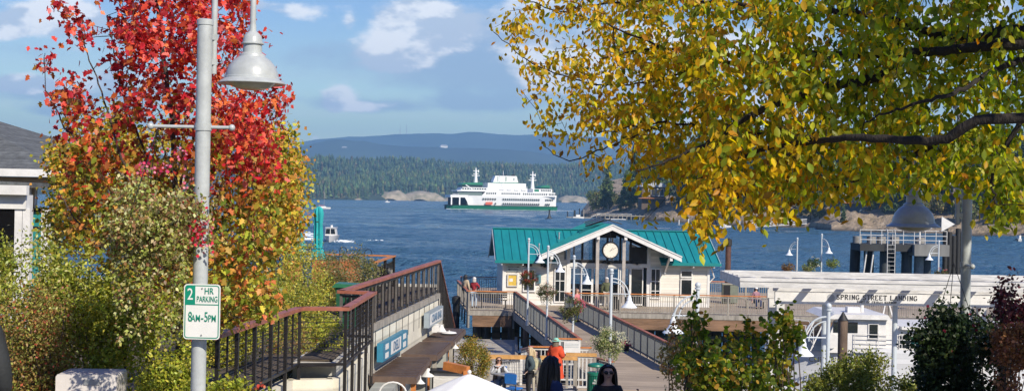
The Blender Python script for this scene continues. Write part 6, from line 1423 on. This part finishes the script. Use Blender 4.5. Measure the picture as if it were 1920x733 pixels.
leaf_mesh('crown', pos, G.nr.uniform(.045,.075,n), palette(n, [(.52,.42,.04),(.32,.34,.04),(.64,.42,.05),(.16,.20,.02),(.64,.28,.06)], [3,2,3,1.5,1.8], .2, G.nr), LEAF, t, 'small', .35, face=SUN*.4, nr=G.nr, wide=1.6)
# ---------------------------------------------------------------- big yellow tree on the right
t = thing('yellow_tree', 'large spreading tree with drooping golden and green leaves and black limbs', 'tree', (7.6,9.5,9.6)); G = Grower(12)
K_ = lambda px, py, D: P(px, py, D)
tb0 = Vector((7.6,9.5,9.4)); c1 = Vector((7.45,9.6,12.2)); c2 = Vector((7.5,9.8,13.8))
G.limb([tb0, Vector((7.5,9.5,10.8)), c1, c2, Vector((7.2,10,16)), Vector((6.6,10.6,18.5))], .30, .08, 14)
A_ = [c1, Vector((6.0,10.3,12.75)), K_(1920,224,9.9), K_(1760,263,10.1), K_(1600,258,10.4), K_(1500,268,11.), K_(1400,290,11.6), K_(1300,340,12.2)]
G.limb(A_, .055, .010, 11)
G.limb([K_(1600,260,11.6),K_(1500,250,12.2),K_(1380,250,12.6),K_(1250,230,12.9),K_(1120,250,13)], .022, .006, 7)
G.limb([K_(1500,268,11.8),K_(1440,320,11.4),K_(1380,370,11.2),K_(1310,400,11.2)], .016, .005, 6)
B_ = [c2, Vector((6.0,10.2,13.9)), K_(1930,80,10.7), K_(1850,88,10.9), K_(1740,98,11.2), K_(1620,105,11.6), K_(1500,100,12.4), K_(1420,115,12.6), K_(1335,118,12.9), K_(1240,90,13.1), K_(1130,110,13.3)]
G.limb(B_, .058, .008, 11); G.limb([K_(1940,62,11.3),K_(1880,58,11.4),K_(1820,75,11.6),K_(1740,60,11.8),K_(1640,30,12),K_(1540,20,12.2),K_(1400,10,12.5),K_(1250,0,12.8),K_(1100,10,13)], .055, .008, 8)
G.limb([K_(1700,100,12),K_(1640,150,11.6),K_(1560,160,11.4),K_(1500,180,11.2),K_(1420,210,11.2),K_(1340,260,11.2),K_(1260,300,11.2),K_(1190,320,11.2)], .05, .006, 8)
G.limb([K_(1920,110,11.2),K_(1850,140,10.8),K_(1780,180,10.4),K_(1700,200,10.6),K_(1620,230,10.8)], .028, .006, 8); G.limb([K_(1760,263,11.2),K_(1700,300,11.6),K_(1640,330,11.8),K_(1560,350,12)], .03, .006, 7)
G.limb([K_(1920,224,10.8),K_(1880,280,10.9),K_(1860,340,11),K_(1870,390,11)], .025, .006, 7); G.limb([K_(1335,118,12.9),K_(1240,150,13.2),K_(1120,160,13.4),K_(1000,120,13.5),K_(925,60,13.6)], .014, .004, 6)
G.limb([K_(1240,90,13.1),K_(1120,40,13.4),K_(1010,10,13.5),K_(930,-20,13.6)], .012, .004, 6); G.limb([K_(1250,230,12.9),K_(1130,280,13),K_(1060,300,13.1),K_(1010,262,13.2)], .010, .003, 5)
for k_ in range(6):      # limbs of the crown that rises out of the frame
    a = k_*1.05+.4; G.limb([Vector((7.2,10,15.+k_*.4)), Vector((7.+1.4*math.cos(a),10+1.6*math.sin(a),16.4+k_*.3)), Vector((6.8+3.2*math.cos(a),9.6+3.2*math.sin(a),17.4+k_*.25))], .07, .02, 8)
G.limb([c1, Vector((8.2,8.6,13.6)), Vector((8.6,7.8,15))], .1, .03, 9); G.limb([c2, Vector((7.4,11.6,14.6)), Vector((6.9,13.2,15.4)), Vector((6.2,14.6,15.9))], .08, .02, 9)
spec = [(960,40,50,60,8),(1010,80,80,90,26),(1000,180,50,60,16),(1090,120,90,110,56),(1060,230,70,50,22),(1130,20,120,50,40),(1180,130,100,120,80),(1150,250,70,50,24),(1250,60,110,80,66),(1290,220,110,100,90),(1240,320,60,50,18),(1335,370,55,55,28),
        (1400,60,120,80,66),(1420,180,130,90,96),(1400,300,110,70,80),(1440,370,60,50,30),(1550,60,120,80,72),(1560,190,130,90,90),(1540,310,110,60,62),(1620,340,70,30,22),(1700,60,120,80,76),(1700,180,120,70,80),(1700,280,110,60,56),(1850,60,110,80,66),(1850,190,100,80,62),(1850,300,70,60,42),(1885,370,50,50,34),(1740,330,90,30,22),
        (1200,410,8,10,1),(1330,430,18,20,5),(1110,300,30,20,3),(1500,-40,450,60,120)]
def rng(lo, hi): return lo, hi
tg = []
for sp_ in spec:
    if sp_[0] < 1140 and sp_[4] > 12: sp_ = sp_[:4] + (int(sp_[4]*.62),)
    d0 = 12.3 if sp_[0] < 1300 else 10.6; tg += lobes([sp_], G.nr, d0, d0+2.9)
tw = G.reach(tg, .10, .0022, .014, .08)
pos = G.leaves(tw, 15, .075, 1.)
# crown beyond the frame, above and to the right: unseen leaves, partly placed to shade what stands under it
far = []
while len(far) < 560:
    p = Vector((G.r.uniform(3.6,11.5), G.r.uniform(5,15), G.r.uniform(13.2,19.5)))
    if ((p.x-7.5)/3.7)**2 + ((p.y-10.3)/4.4)**2 + ((p.z-16.0)/3.2)**2 > 1: continue
    x, y = px_of(p.x,p.y,p.z)
    if -60 < x < 1990 and -70 < y < 800: continue
    far.append(tuple(p))
for z_ in np.arange(9.8,13.0,.16):  # extra unseen leaf clusters along the sun rays, added to shade the lamp
    for x_ in (5.1,4.5,4.9):
        for _k in range(2):
            p = Vector((x_,15 if x_ > 4.8 else 14.8,z_)) + SUN*G.r.uniform(4.2,9) + Vector((G.r.gauss(0,.28),G.r.gauss(0,.28),G.r.gauss(0,.28))); x, y = px_of(p.x,p.y,p.z)
            if not (-60 < x < 1990 and -70 < y < 800): far.append(tuple(p))
tf = G.reach(far, .05, .004, .03); pf = G.leaves(tf, 34, .24, 1.)
X, Y = px_of(pf[:,0],pf[:,1],pf[:,2]); 
for a0 in ((4.1,16.3,10.2),(2.2,13.2,10.9),(2.9,13.2,11.0),(3.6,16.0,10.2)):  # gaps cut along sun rays so light reaches the shrubs
    dd = pf-np.array(a0); tt = dd@np.array(SUN); pf = pf[np.linalg.norm(dd-tt[:,None]*np.array(SUN), axis=1) > .62]
X, Y = px_of(pf[:,0],pf[:,1],pf[:,2]); pf = pf[~((X > -20) & (X < 1940) & (Y > -20) & (Y < 760))]
G.q.build('trunk', mat('dark_bark', (.022,.016,.012), .9, var=.4, scale=14, bump=.7, stretch=(1,1,.3)), t, True)
X, Y = px_of(pos[:,0],pos[:,1],pos[:,2]); n = len(pos)
g_ = np.clip((X-1100)/560 - .35*np.clip((Y-230)/150,-.3,1.) + G.nr.normal(0,.22,n), 0, 1)
yl = palette(n, [(.70,.42,.015),(.84,.56,.02),(.52,.35,.02),(.60,.28,.02),(.50,.42,.03),(.32,.17,.02)], [3,2.8,2.2,.9,2.4,.5], .2, G.nr); gr = palette(n, [(.28,.35,.025),(.44,.47,.035),(.16,.22,.02),(.62,.55,.035)], [3,3,2,1], .18, G.nr)
col = np.where(G.nr.random((n,1)) < g_[:,None]*.85, gr, yl)
YL = leafmat('yellow_leaf', .42, .58)
leaf_mesh('crown', pos, G.nr.uniform(.055,.108,n)*np.where(X < 1150, .85, 1), col, YL, t, 'oval', .52, face=(0,-.6,.1), nr=G.nr, wide=.85)
leaf_mesh('crown', pf, G.nr.uniform(.10,.18,len(pf)), palette(len(pf), [(.15,.19,.015),(.30,.28,.02),(.5,.3,.02)], [2,2,1], .2, G.nr), YL, t, 'small', .5, nr=G.nr, wide=1.3)
# ================================================================ shrubs
DENS = 1.6
def PS(px, py, D): return tuple(P(px,py,D))
OL = [(.34,.36,.05),(.46,.46,.09),(.18,.22,.03),(.58,.56,.28)]; LM = [(.36,.38,.04),(.22,.26,.03),(.52,.47,.07)]; RD = [(.30,.20,.07),(.40,.27,.08),(.42,.10,.05),(.22,.24,.05),(.38,.38,.08)]; YG = [(.44,.41,.05),(.30,.33,.05),(.54,.46,.09),(.16,.19,.04)]
shrub('pale olive shrub below the building with white columns', PS(30,560,13.4), (.62,.45,.62), OL, [3,2,2,.8], 5200, .05, 'small', seed=31, droop=-.1, shoots=30)
shrub('olive green shrub left of the red maple, beside the white column', PS(150,585,13.2), (.50,.42,.56), OL, [3,2,2,.4], 4200, .05, 'small', seed=32, droop=0, shoots=24)
shrub('brownish twiggy shrub with red hips behind the dark clothed person', PS(62,670,12.6), (.46,.34,.62), RD, [3,2,.8,2,2], 5200, .036, 'small', seed=33, droop=0, nstem=30, shoots=40)
shrub('lime green shrub over the white utility box', PS(225,610,12.9), (.40,.34,.50), LM, [3,2,2], 3600, .046, 'small', seed=34, shoots=20)
shrub('shadowy rose shrub under the red maple behind the utility box', PS(315,660,12.7), (.36,.3,.55), LM, [2,3,1], 2300, .045, 'small', seed=35, shoots=14, flowers=([(.45,.08,.05)], 40, .04))
shrub('rose shrub with pink red hips at the foot of the pale lamp post', PS(450,752,11.6), (.30,.25,.20), LM, [3,3,1], 900, .045, 'small', seed=36, shoots=16, flowers=([(.5,.06,.05),(.6,.2,.1)], 40, .035))
shrub('low green shrub in front of the maple trunk beside the lamp pole', PS(335,725,12.4), (.34,.3,.26), LM, [3,3,1], 900, .045, 'small', seed=37, shoots=10)
shrub('dark leafed sprig in front of the white utility box', PS(215,724,13.), (.09,.08,.12), [(.03,.04,.02),(.05,.06,.03)], [1,1], 60, .04, 'oval', seed=38, nstem=5)
shrub('golden green shrub behind the near bronze railing', PS(430,610,25.2), (.55,.6,.80), YG, [3,3,2,2], 5200, .06, 'small', seed=41, shoots=20)
shrub('golden shrub behind the railing corner post', PS(548,590,30.5), (.8,.9,.95), YG, [3,3,2,2], 5200, .065, 'small', seed=42, shoots=20)
shrub('yellow shrub in front of the rust planters', PS(565,535,36), (.9,.9,1.0), YG, [3,2,3,1], 4200, .07, 'small', seed=43, shoots=24)
shrub('olive shrub with brown tips in front of the rust planters', PS(655,530,36.5), (.85,.8,.78), [(.20,.21,.06),(.28,.22,.10),(.12,.14,.04),(.33,.28,.16)], [3,2,2,1.5], 5200, .06, 'small', seed=44, shoots=34, droop=-.3)
shrub('reddish yellow shrub low behind the bronze railing corner', PS(540,655,27.6), (.5,.5,.6), RD, [2,2,1,3,3], 2600, .05, 'small', seed=45, shoots=10)
shrub('yellow green shrub left behind the parking sign railing', PS(420,560,25.5), (.8,.7,.9), YG, [2,3,1,3], 3600, .06, 'small', seed=46, shoots=14)
shrub('low green shrub beside the dark green waste bin', PS(612,650,28.0), (.42,.8,.62), LM, [2,2,3], 1800, .06, 'small', seed=47)
shrub('round orange and green bush beside the lower deck', PS(884,672,45.5), (.56,.55,.66), [(.34,.24,.04),(.20,.22,.04),(.42,.26,.05),(.12,.15,.03)], [3,3,2,1], 3600, .07, 'small', seed=48)
# right side
VC = [(.11,.17,.03),(.22,.29,.035),(.50,.45,.06),(.58,.34,.07)]
for i, (px, py, D, r, n, w_, lb) in enumerate(((1375,722,13,(.55,.4,.38),1500,[4,3,1.5,1],'dark green vine bush across the bottom of the landing view'),
        (1300,655,13.3,(.15,.15,.46),260,[5,2,1,.5],'thin green vine climbing up beside the lamp post'),
        (1470,668,13.2,(.17,.2,.46),420,[3,3,2,.5],'tall green and yellow vine in front of the pergola post'),
        (1395,672,13.8,(.36,.25,.34),500,[3,2,2,1.5],'golden vine leaves behind the dark green bush'))):
    shrub(lb, PS(px,py,D), r, VC, w_, int(n*.55), .060, 'round', seed=61+i, nstem=14, k=50 if i == 0 else 22, shell=.3, spread=.16, droop=.3, mat_=YL, face=(0,-.5,.2), shoots=14 if i else 30)
shrub('pale hydrangea with orange and cream heads beside the hanging lamp shade', PS(1283,665,14.2), (.26,.22,.36), [(.14,.17,.04),(.40,.33,.12),(.55,.40,.12)], [2,2,2], 900, .045, 'small', seed=66, flowers=([(.60,.24,.08),(.66,.50,.28),(.62,.40,.12)], 700, .035))
shrub('juniper shrub with fine feathery olive foliage below the tour boat', PS(1618,756,16.2), (.68,.6,.54), [(.26,.28,.05),(.36,.37,.08),(.15,.18,.03)], [3,2,2], 18000, .042, 'small', seed=67, k=130, shell=.70, spread=.10, droop=-.6, shoots=60)
shrub('burgundy leafed shrub beyond the dark hanging basket', PS(1885,610,15.6), (.34,.3,.50), [(.16,.04,.05),(.24,.07,.07),(.09,.03,.03),(.05,.06,.02)], [3,2,2,.6], 1500, .055, 'oval', seed=68, k=26, shell=.3, spread=.18, shoots=26)
shrub('hydrangea with rusty orange heads at the edge of the landing', PS(1900,655,13.4), (.22,.2,.20), [(.30,.13,.05),(.38,.18,.09),(.22,.09,.05)], [2,2,2], 1500, .036, 'round', seed=69, k=14, shell=.6, spread=.2)
shrub('dark climbing plant on the post right of the dark hanging basket', PS(1862,700,14.2), (.22,.2,.42), [(.03,.05,.015),(.07,.10,.02),(.02,.03,.01)], [3,1,2], 900, .055, 'oval', seed=70, k=22, shell=.3)
shrub('purple tipped sprigs at the foot of the plank ramp view', PS(1195,752,14.), (.16,.1,.08), [(.10,.05,.05),(.06,.08,.03),(.18,.10,.10)], [2,1,2], 90, .04, 'oval', seed=71, nstem=8, shoots=8)
# ================================================================ people
SKIN = mat('skin', (.55,.33,.24), .55, var=.06); SKIN2 = mat('skin_fair', (.62,.42,.33), .55, var=.06)
def skinned(name, verts, edges, m, parent, sub=1, extra=None):
    me = bpy.data.meshes.new(name); me.from_pydata([v[0] for v in verts], edges, []); o = bpy.data.objects.new(name, me); C.objects.link(o)
    sk = o.modifiers.new('s', 'SKIN'); sk.use_smooth_shade = True
    for i, v in enumerate(verts):
        r = v[1] if hasattr(v[1], '__len__') else (v[1],v[1]); me.skin_vertices[0].data[i].radius = r; me.skin_vertices[0].data[i].use_root = (i == 0)
    ss = o.modifiers.new('b', 'SUBSURF'); ss.levels = sub; ss.render_levels = sub
    dg = bpy.context.evaluated_depsgraph_get(); dg.update(); nm = bpy.data.meshes.new_from_object(o.evaluated_get(dg)); bpy.data.objects.remove(o)
    if extra is not None:
        q = MB(); q.add([tuple(v.co) for v in nm.vertices], [tuple(p.vertices) for p in nm.polygons], True); q.add(extra.v, extra.f, True); o = q.build(name, m, parent); return o
    nm.materials.clear(); nm.materials.append(m); o = bpy.data.objects.new(name, nm); C.objects.link(o); o.parent = parent; return o
def person(label, loc, rotz=0., h=1.68, J=None, sit=False, top=None, bottom=None, shoes=None, skin=None, hair=None, hairc=(.03,.02,.015), bulk=1., bare=False, coat=0., sunglasses=False, hat=None, skirt=None, turn=0., group=None, puffy=False, hood=False):
    """faces -Y before rotz; J overrides joints: eL,wL,eR,wR,kL,aL,kR,aR (x,y,z at h=1.7)"""
    s = h/1.7; t = thing('person', label, 'person', loc, rotz, group); sk = skin or SKIN; dz = -.47 if sit else 0
    j = dict(pel=(0,0,.93), sp=(0,-.01,1.12), ch=(0,0,1.32), ne=(0,.0,1.46), sL=(-.155,0,1.375), sR=(.155,0,1.375), eL=(-.25,.02,1.12), wL=(-.25,-.06,.88), eR=(.25,.02,1.12), wR=(.25,-.06,.88), hL=(-.09,0,.88), hR=(.09,0,.88), kL=(-.10,-.03,.49), aL=(-.10,.0,.09), kR=(.10,-.03,.49), aR=(.10,.0,.09))
    if sit: j.update(kL=(-.12,-.44,.95), aL=(-.13,-.42,.56), kR=(.12,-.44,.95), aR=(.13,-.40,.56))
    if J: j.update(J)
    v = {k: Vector(p)*s + Vector((0,0,dz*s)) for k, p in j.items()}; b = bulk*s
    ct, st_ = math.cos(turn), math.sin(turn); nb = v['ne']
    def hd(x, y, z): return nb + Vector((x*ct-y*st_, x*st_+y*ct, z))*s
    V = [(v['pel'],.12*b),(v['sp'],.105*b),(v['ch'],.125*b),(v['ne'],.052*s),(hd(0,-.005,.07),.055*s),(hd(0,-.022,.115),.068*s),(hd(0,-.005,.18),(.082*s,.088*s)),(hd(0,.005,.235),.062*s)]
    E = [(0,1),(1,2),(2,3),(3,4),(4,5),(5,6),(6,7)]
    def add(p, r, par): V.append((p,r)); E.append((par,len(V)-1)); return len(V)-1
    for S in 'LR':
        a = add(v['s'+S], .056*b, 2); a = add(v['e'+S], .040*b, a); a = add(v['w'+S], .027*s, a)
        d = (v['w'+S]-v['e'+S]).normalized(); sd_ = Vector((d.y,-d.x,0)); sd_ = sd_.normalized() if sd_.length > .1 else Vector((1,0,0)); up = d.cross(sd_)
        pm = add(v['w'+S]+d*.055*s, .026*s, a)
        for k, (o_, L3) in enumerate(((-.030,.07),(-.010,.08),(.010,.078),(.030,.06))):
            f0 = add(v['w'+S]+d*.09*s+sd_*o_*s, .009*s, pm); f1 = add(v['w'+S]+d*(.09+L3*.5)*s+sd_*o_*s*1.1+up*.006*s, .0085*s, f0); add(v['w'+S]+d*(.09+L3)*s+sd_*o_*s*1.1+up*.02*s, .007*s, f1)
        th = add(v['w'+S]+d*.05*s+sd_*.045*s+up*.012*s, .010*s, pm); add(v['w'+S]+d*.085*s+sd_*.058*s+up*.02*s, .008*s, th)
        a = add(v['h'+S], .090*b, 0); a = add(v['k'+S], .056*s, a); a = add(v['a'+S], .036*s, a); add(v['a'+S]+Vector((0,-.15,-.05))*s, .03*s, a)
    ex = MB(); ex.ball(hd(0,-.112,.150), (.012*s,.018*s,.022*s), 8, 6)
    for x in (-.082,.082): ex.ball(hd(x,.0,.150), (.012*s,.018*s,.028*s), 8, 6)
    skinned('body', V, E, sk, t, 1, ex)
    ey = MB()
    if sunglasses:
        for x in (-.034,.034): ey.ball(hd(x,-.098,.165), (.032*s,.014*s,.026*s), 12, 8)
        for x in (-.066,.066): ey.beam(hd(x,-.088,.170), hd(x*1.25,.0,.168), .006*s,.010*s)
        ey.build('sunglasses', BLACK, t)
    else:
        for x in (-.032,.032):
            e_ = MB(); e_.ball(hd(x,-.094,.168), (.012*s,.008*s,.007*s), 8, 6); e_.build('eye', BLACK, t)
    m_ = MB(); m_.ball(hd(0,-.100,.102), (.022*s,.008*s,.007*s), 8, 5); m_.build('mouth', mat('lips', (.35,.10,.09), .5), t)
    g = .022*b + coat
    TV = [(v['pel']+Vector((0,0,-.03*s)),.125*b+g),(v['sp'],.112*b+g),(v['ch'],.128*b+g),(v['ne']+Vector((0,0,-.03*s)),.05*s+g*.6)]; TE = [(0,1),(1,2),(2,3)]
    for S in 'LR':
        TV.append((v['s'+S],.060*b+g)); TE.append((2,len(TV)-1)); TV.append((v['e'+S],.045*b+g)); TE.append((len(TV)-2,len(TV)-1))
        if not bare: TV.append((v['w'+S],.034*b+g*.7)); TE.append((len(TV)-2,len(TV)-1))
    o = skinned('jacket', TV, TE, top, t)
    if puffy:
        for vv in o.data.vertices: vv.co += vv.normal*(.010*abs(math.sin(vv.co.z*60)))
    BV = [(v['pel'],.125*b+.012)]; BE = []
    for S in 'LR':
        BV.append((v['h'+S],.095*b+.01)); BE.append((0,len(BV)-1)); BV.append((v['k'+S],.066*b+.008)); BE.append((len(BV)-2,len(BV)-1)); BV.append((v['a'+S],.05*b+.006)); BE.append((len(BV)-2,len(BV)-1))
        q = MB(); q.tube([v['a'+S]+Vector((0,.06,-.045))*s, v['a'+S]+Vector((0,-.02,-.035))*s, v['a'+S]+Vector((0,-.17,-.055))*s], [.042*s,.05*s,.03*s], 10); q.build('shoe', shoes or BLACK, t)
    skinned('trousers', BV, BE, bottom, t)
    if hair:
        hm = mat('hair_%02d%02d%02d' % tuple(int(c*99) for c in hairc), hairc, .38, var=.3, scale=30, stretch=(1,1,.15), bump=.4, bscale=160)
        L3, wd = {'short':(.16,1.0),'medium':(.30,1.05),'long':(.43,1.22),'tail':(.17,1.0)}[hair]
        hr = random.Random(int(loc[0]*100) & 255)
        for side in (1.,):
            g_ = []; top_ = .262; nz_ = 14
            for a in range(nz_+1):
                f = a/nz_; ph = f*2.0; z = top_ - .10*(1-math.cos(min(ph,PI/2))) - max(0,f-.5)*2*L3
                r = .102*math.sin(min(ph+.05,PI/2)) * (1 + (wd-1)*max(0,f-.5)*3)
                op = 0 if f < .30 else min(1.2, (f-.30)*6.5)            # opening for the face
                row = []
                for bq in range(25):
                    u_ = -1+2*bq/24; an = PI/2 + u_*(PI-op*.98); rr = r*(1+.04*math.sin(bq*2.3+a*.5)+.02*hr.uniform(-1,1))
                    row.append(hd(rr*math.cos(an)*(1+.1*f), .012+rr*1.08*math.sin(an)+(.03*max(0,f-.6)), z))
                g_.append(row)
            q = MB(); q.cloth(g_); g2 = [[p + (hd(0,.01,.16)-p)*.12 for p in row] for row in g_]; q.cloth([r_[::-1] for r_ in g2]); q.build('hair', hm, t)
            if hair in ('long','medium'):
                q = MB()
                for kk in range(46):
                    u_ = hr.uniform(-1,1); an = PI/2 + u_*1.75; rb = .100*wd*hr.uniform(.98,1.12); zb_ = .262-.1-L3*hr.uniform(.7,1.12)
                    q.tube(curve_pts([hd(.03*math.cos(an),.01+.05*math.sin(an),.268), hd(.105*math.cos(an),.012+.108*math.sin(an),.20), hd(rb*math.cos(an)*1.02,.015+rb*math.sin(an)*1.08,.06), hd(rb*1.12*math.cos(an+hr.uniform(-.1,.1)),.03+rb*1.15*math.sin(an),zb_)],3), [.006]+[.013*s]*8+[.004], 5)
                q.build('hair_strands', hm, t)
        if hair == 'tail': q = MB(); q.tube(curve_pts([hd(0,.10,.17),hd(0,.15,.12),hd(0,.17,.0),hd(0,.15,-.12)],4), [.035*s]*6+[.03*s]*6+[.012*s], 8); q.build('ponytail', hm, t)
    if hat:
        hm_, kind = hat; q = MB(); c0 = hd(0,0,.20); rows_ = [(.0,.085),(.04,.08),(.07,.06),(.098,.03),(.104,.0),(.106,-.02)]
        q.lathe([(max(.001,r*s),z*s) for r, z in rows_], tuple(c0), 18)
        if kind == 'brim': q.lathe([(.10*s,-.005*s),(.165*s,-.022*s),(.165*s,-.028*s),(.10*s,-.02*s)], tuple(c0), 20)
        else: q.add([hd(-.08,-.08,.19),hd(.08,-.08,.19),hd(.05,-.19,.17),hd(-.05,-.19,.17),hd(-.08,-.08,.18),hd(.08,-.08,.18),hd(.05,-.19,.162),hd(-.05,-.19,.162)],[(0,1,2,3),(7,6,5,4),(0,4,5,1),(1,5,6,2),(2,6,7,3),(3,7,4,0)])
        q.build('hat', hm_, t)
    if hood: q = MB(); q.ball(hd(0,.07,-.01), (.12*s,.09*s,.06*s), 12, 7, .04); q.build('hood', top, t)
    return t
cl = lambda n, c, **k: mat('cloth_'+n, c, .8, var=.12, scale=8, bump=.2, **k)
NAVY = cl('navy', (.015,.03,.10)); BLK = cl('black', (.010,.010,.011)); JEAN = cl('denim', (.12,.19,.32)); KH = cl('khaki', (.10,.11,.05))
person('woman with long dark hair and navy top turned away, walking in the shade', (.56,17,8.72), 1.9, 1.74, top=NAVY, bottom=JEAN, hair='long', hairc=(.012,.009,.008), turn=.25, J=dict(eR=(.22,-.08,1.12),wR=(.16,-.22,.98)))
person('woman in black with round sunglasses and long dark hair facing the camera', (1.34,18,8.62), 0.05, 1.62, top=BLK, bottom=BLK, hair='long', hairc=(.012,.009,.008), sunglasses=True)
person('blonde woman in a dark puffer jacket standing in profile by the fence', (.66,42.5,6.02), -1.45, 1.70, top=cl('puffer', (.05,.075,.085)), bottom=BLK, hair='tail', hairc=(.62,.48,.28), skin=SKIN2, sunglasses=True, puffy=True, coat=.02, J=dict(eL=(-.22,.10,1.14),wL=(-.16,-.06,.98),eR=(.22,.10,1.14),wR=(.16,-.06,.98)))
person('woman in a grey vest seated at the cafe, hand at her chin', (-.33,44.0,6.0), .2, 1.66, sit=True, top=cl('pale_grey_shirt', (.50,.52,.54)), bottom=JEAN, hair='short', hairc=(.20,.12,.07), sunglasses=True, J=dict(eL=(-.26,-.10,1.14),wL=(-.09,-.22,1.36),eR=(.32,-.06,1.16),wR=(.42,-.24,1.10)))
v_ = bpy.data.objects['person.003']
q = MB()
for s in (-1,1): q.cloth([[(s*.06,-.165,.95-.02),(s*.13,-.15,.95-.02),(s*.175,-.05,.95)],[(s*.07,-.165,.62),(s*.14,-.15,.62),(s*.19,-.02,.62)],[(s*.06,-.17,.42),(s*.15,-.15,.42),(s*.2,0,.42)]])
q.build('vest', cl('dark_vest', (.05,.045,.045)), v_)
person('child in pale yellow walking behind the woman in the puffer jacket', (.93,44.8,5.9), -.6, 1.45, top=cl('pale_yellow', (.62,.58,.36)), bottom=cl('cream', (.55,.5,.38)), hair='medium', hairc=(.09,.06,.04), skin=SKIN2)
person('man in a long orange red coat and mint green cap seen from behind', (1.60,45.5,5.95), 2.5, 1.74, top=cl('orange_red', (.62,.07,.02)), bottom=cl('orange_red', (.62,.07,.02)), hair='short', hairc=(.2,.15,.1), hat=(cl('mint', (.25,.55,.42)), 'brim'), coat=.06, J=dict(eL=(-.24,-.04,1.14),wL=(-.12,-.2,1.1)))
q = MB(); q.lathe([(.20,1.15),(.24,.9),(.27,.6),(.30,.42),(.28,.41),(.2,1.1)], n=18); q.build('coat_skirt', MATS['cloth_orange_red'], bpy.data.objects['person.005'])
plaid = mat('red_plaid', (.42,.03,.04), .8, var=.5, scale=18, wave=('Z', 12, .7))
person('person in a red plaid shirt and white cap leaning on the pier corner railing', (-1.98,73.2,DZ), 2.8, 1.68, top=plaid, bottom=cl('light_denim', (.40,.50,.62)), hair='short', hairc=(.55,.5,.45), hat=(WHITE,'cap'), J=dict(eL=(-.26,-.12,1.18),wL=(-.1,-.3,1.08),eR=(.26,-.12,1.18),wR=(.1,-.3,1.08)))
person('dark haired person with a pale backpack beside the red plaid shirt', (-2.5,74.6,DZ), 2.4, 1.74, top=cl('tan', (.45,.36,.24)), bottom=BLK, hair='short', hairc=(.015,.012,.01))
t = thing('shoulder_bag', 'black bag slung at the right side of the plaid shirt', 'bag', (-1.68,73.0,DZ+.85)); MB().ball((0,0,0),(.12,.09,.16),10,7,.05).build('pouch', BLK, t); MB().tube([(-.1,.0,.1),(-.2,.03,.5),(-.3,.0,.58)], .012, 5).build('strap', BLK, t)
person('man in an olive coat and pale cap walking to the hall doors', (5.35,74.0,DZ), 3.0, 1.76, top=KH, bottom=cl('stone', (.42,.38,.32)), hair='short', hairc=(.3,.25,.2), hat=(WHITE,'cap'), coat=.035, skin=SKIN2)
t = thing('suitcase', 'dark wheeled suitcase beside the man in the olive coat', 'suitcase', (5.85,73.8,DZ)); MB().bx(-.2,.2,-.12,.12,.06,.58).build('case', BLK, t); q = MB(); q.tube([(-.12,.1,.58),(-.12,.1,.9),(.12,.1,.9),(.12,.1,.58)], .012, 5); q.build('handle', GALV, t)
for x in (-.16,.16): MB().tube([(x,-.05,.03),(x,.05,.03)], .03, 8).build('wheel', BLACK, t)
person('person in pink and blue jeans half hidden behind the third ramp basket', (3.42,68,rz(68)), 1.0, 1.66, top=cl('pink', (.6,.2,.2)), bottom=cl('light_denim', (.40,.50,.62)), hair='medium', hairc=(.2,.12,.08))
person('person in a white cap and patterned shirt seated on the far pier', (14.2,77.0,DZ), .2, 1.66, sit=True, top=cl('pattern', (.30,.16,.20)), bottom=NAVY, hair='short', hairc=(.1,.07,.05), hat=(WHITE,'cap'))
t = thing('pier_bench', 'plain seat under the person in the white cap on the far pier', 'bench', (14.2,77.1,DZ)); MB().bx(-.6,.6,-.2,.25,.38,.43).build('seat', GREYW, t)
for x in (-.5,.5): MB().bx(x-.04,x+.04,-.18,.22,0,.38).build('leg', GREYW, t)
t = thing('deck_cabinet', 'grey green cabinet on the far pier beside the seated person', 'cabinet', (13.2,80.2,DZ)); MB().bx(-.45,.45,-.3,.3,.05,1.15).build('body', mat('cabinet_green', (.16,.18,.14), .6), t); MB().bx(-.5,.5,-.34,.34,1.15,1.2).build('top', GREYW, t); MB().bx(-.42,-.02,-.32,-.302,.1,1.1).build('door', BLACK, t)
person('deckhand in navy standing on the bow of the tour boat', (K(1443,620)[0]+.3,63.6,zd-.25), .6, 1.75, top=NAVY, bottom=BLK, hair='short', hairc=(.02,.015,.01))
person('person in a charcoal fleece with a lilac bag strap at the left edge', (-4.42,11,9.86), 2.9, 1.78, top=cl('charcoal', (.022,.025,.027)), bottom=cl('lilac', (.20,.14,.19)), hair='short', hairc=(.05,.04,.03), bulk=1.15, coat=.02)
person('guest with long brown hair sitting at the patio rail', (P(665,480,43.8).x,43.8,9.2), 2.9, 1.68, sit=True, top=cl('dark_brown', (.09,.05,.04)), bottom=BLK, hair='medium', hairc=(.14,.07,.045))
t = thing('patio_chair', 'black metal chair under the patio guest', 'chair', (P(665,480,43.8).x,43.85,9.2), 2.9); MB().bx(-.2,.2,-.2,.2,.38,.42).build('seat', BLACK, t)
for x in (-.18,.18):
    for y in (-.18,.18): MB().tube([(x,y,0),(x,y,.38 if y < 0 else .9)], .014, 6).build('leg', BLACK, t)
person('person in blue seen through the rails of the low float', (-4.2,88.5,WZ+.5), .2, 1.66, top=cl('sky_blue', (.12,.28,.55)), bottom=BLK, hair='short', hairc=(.15,.1,.07))
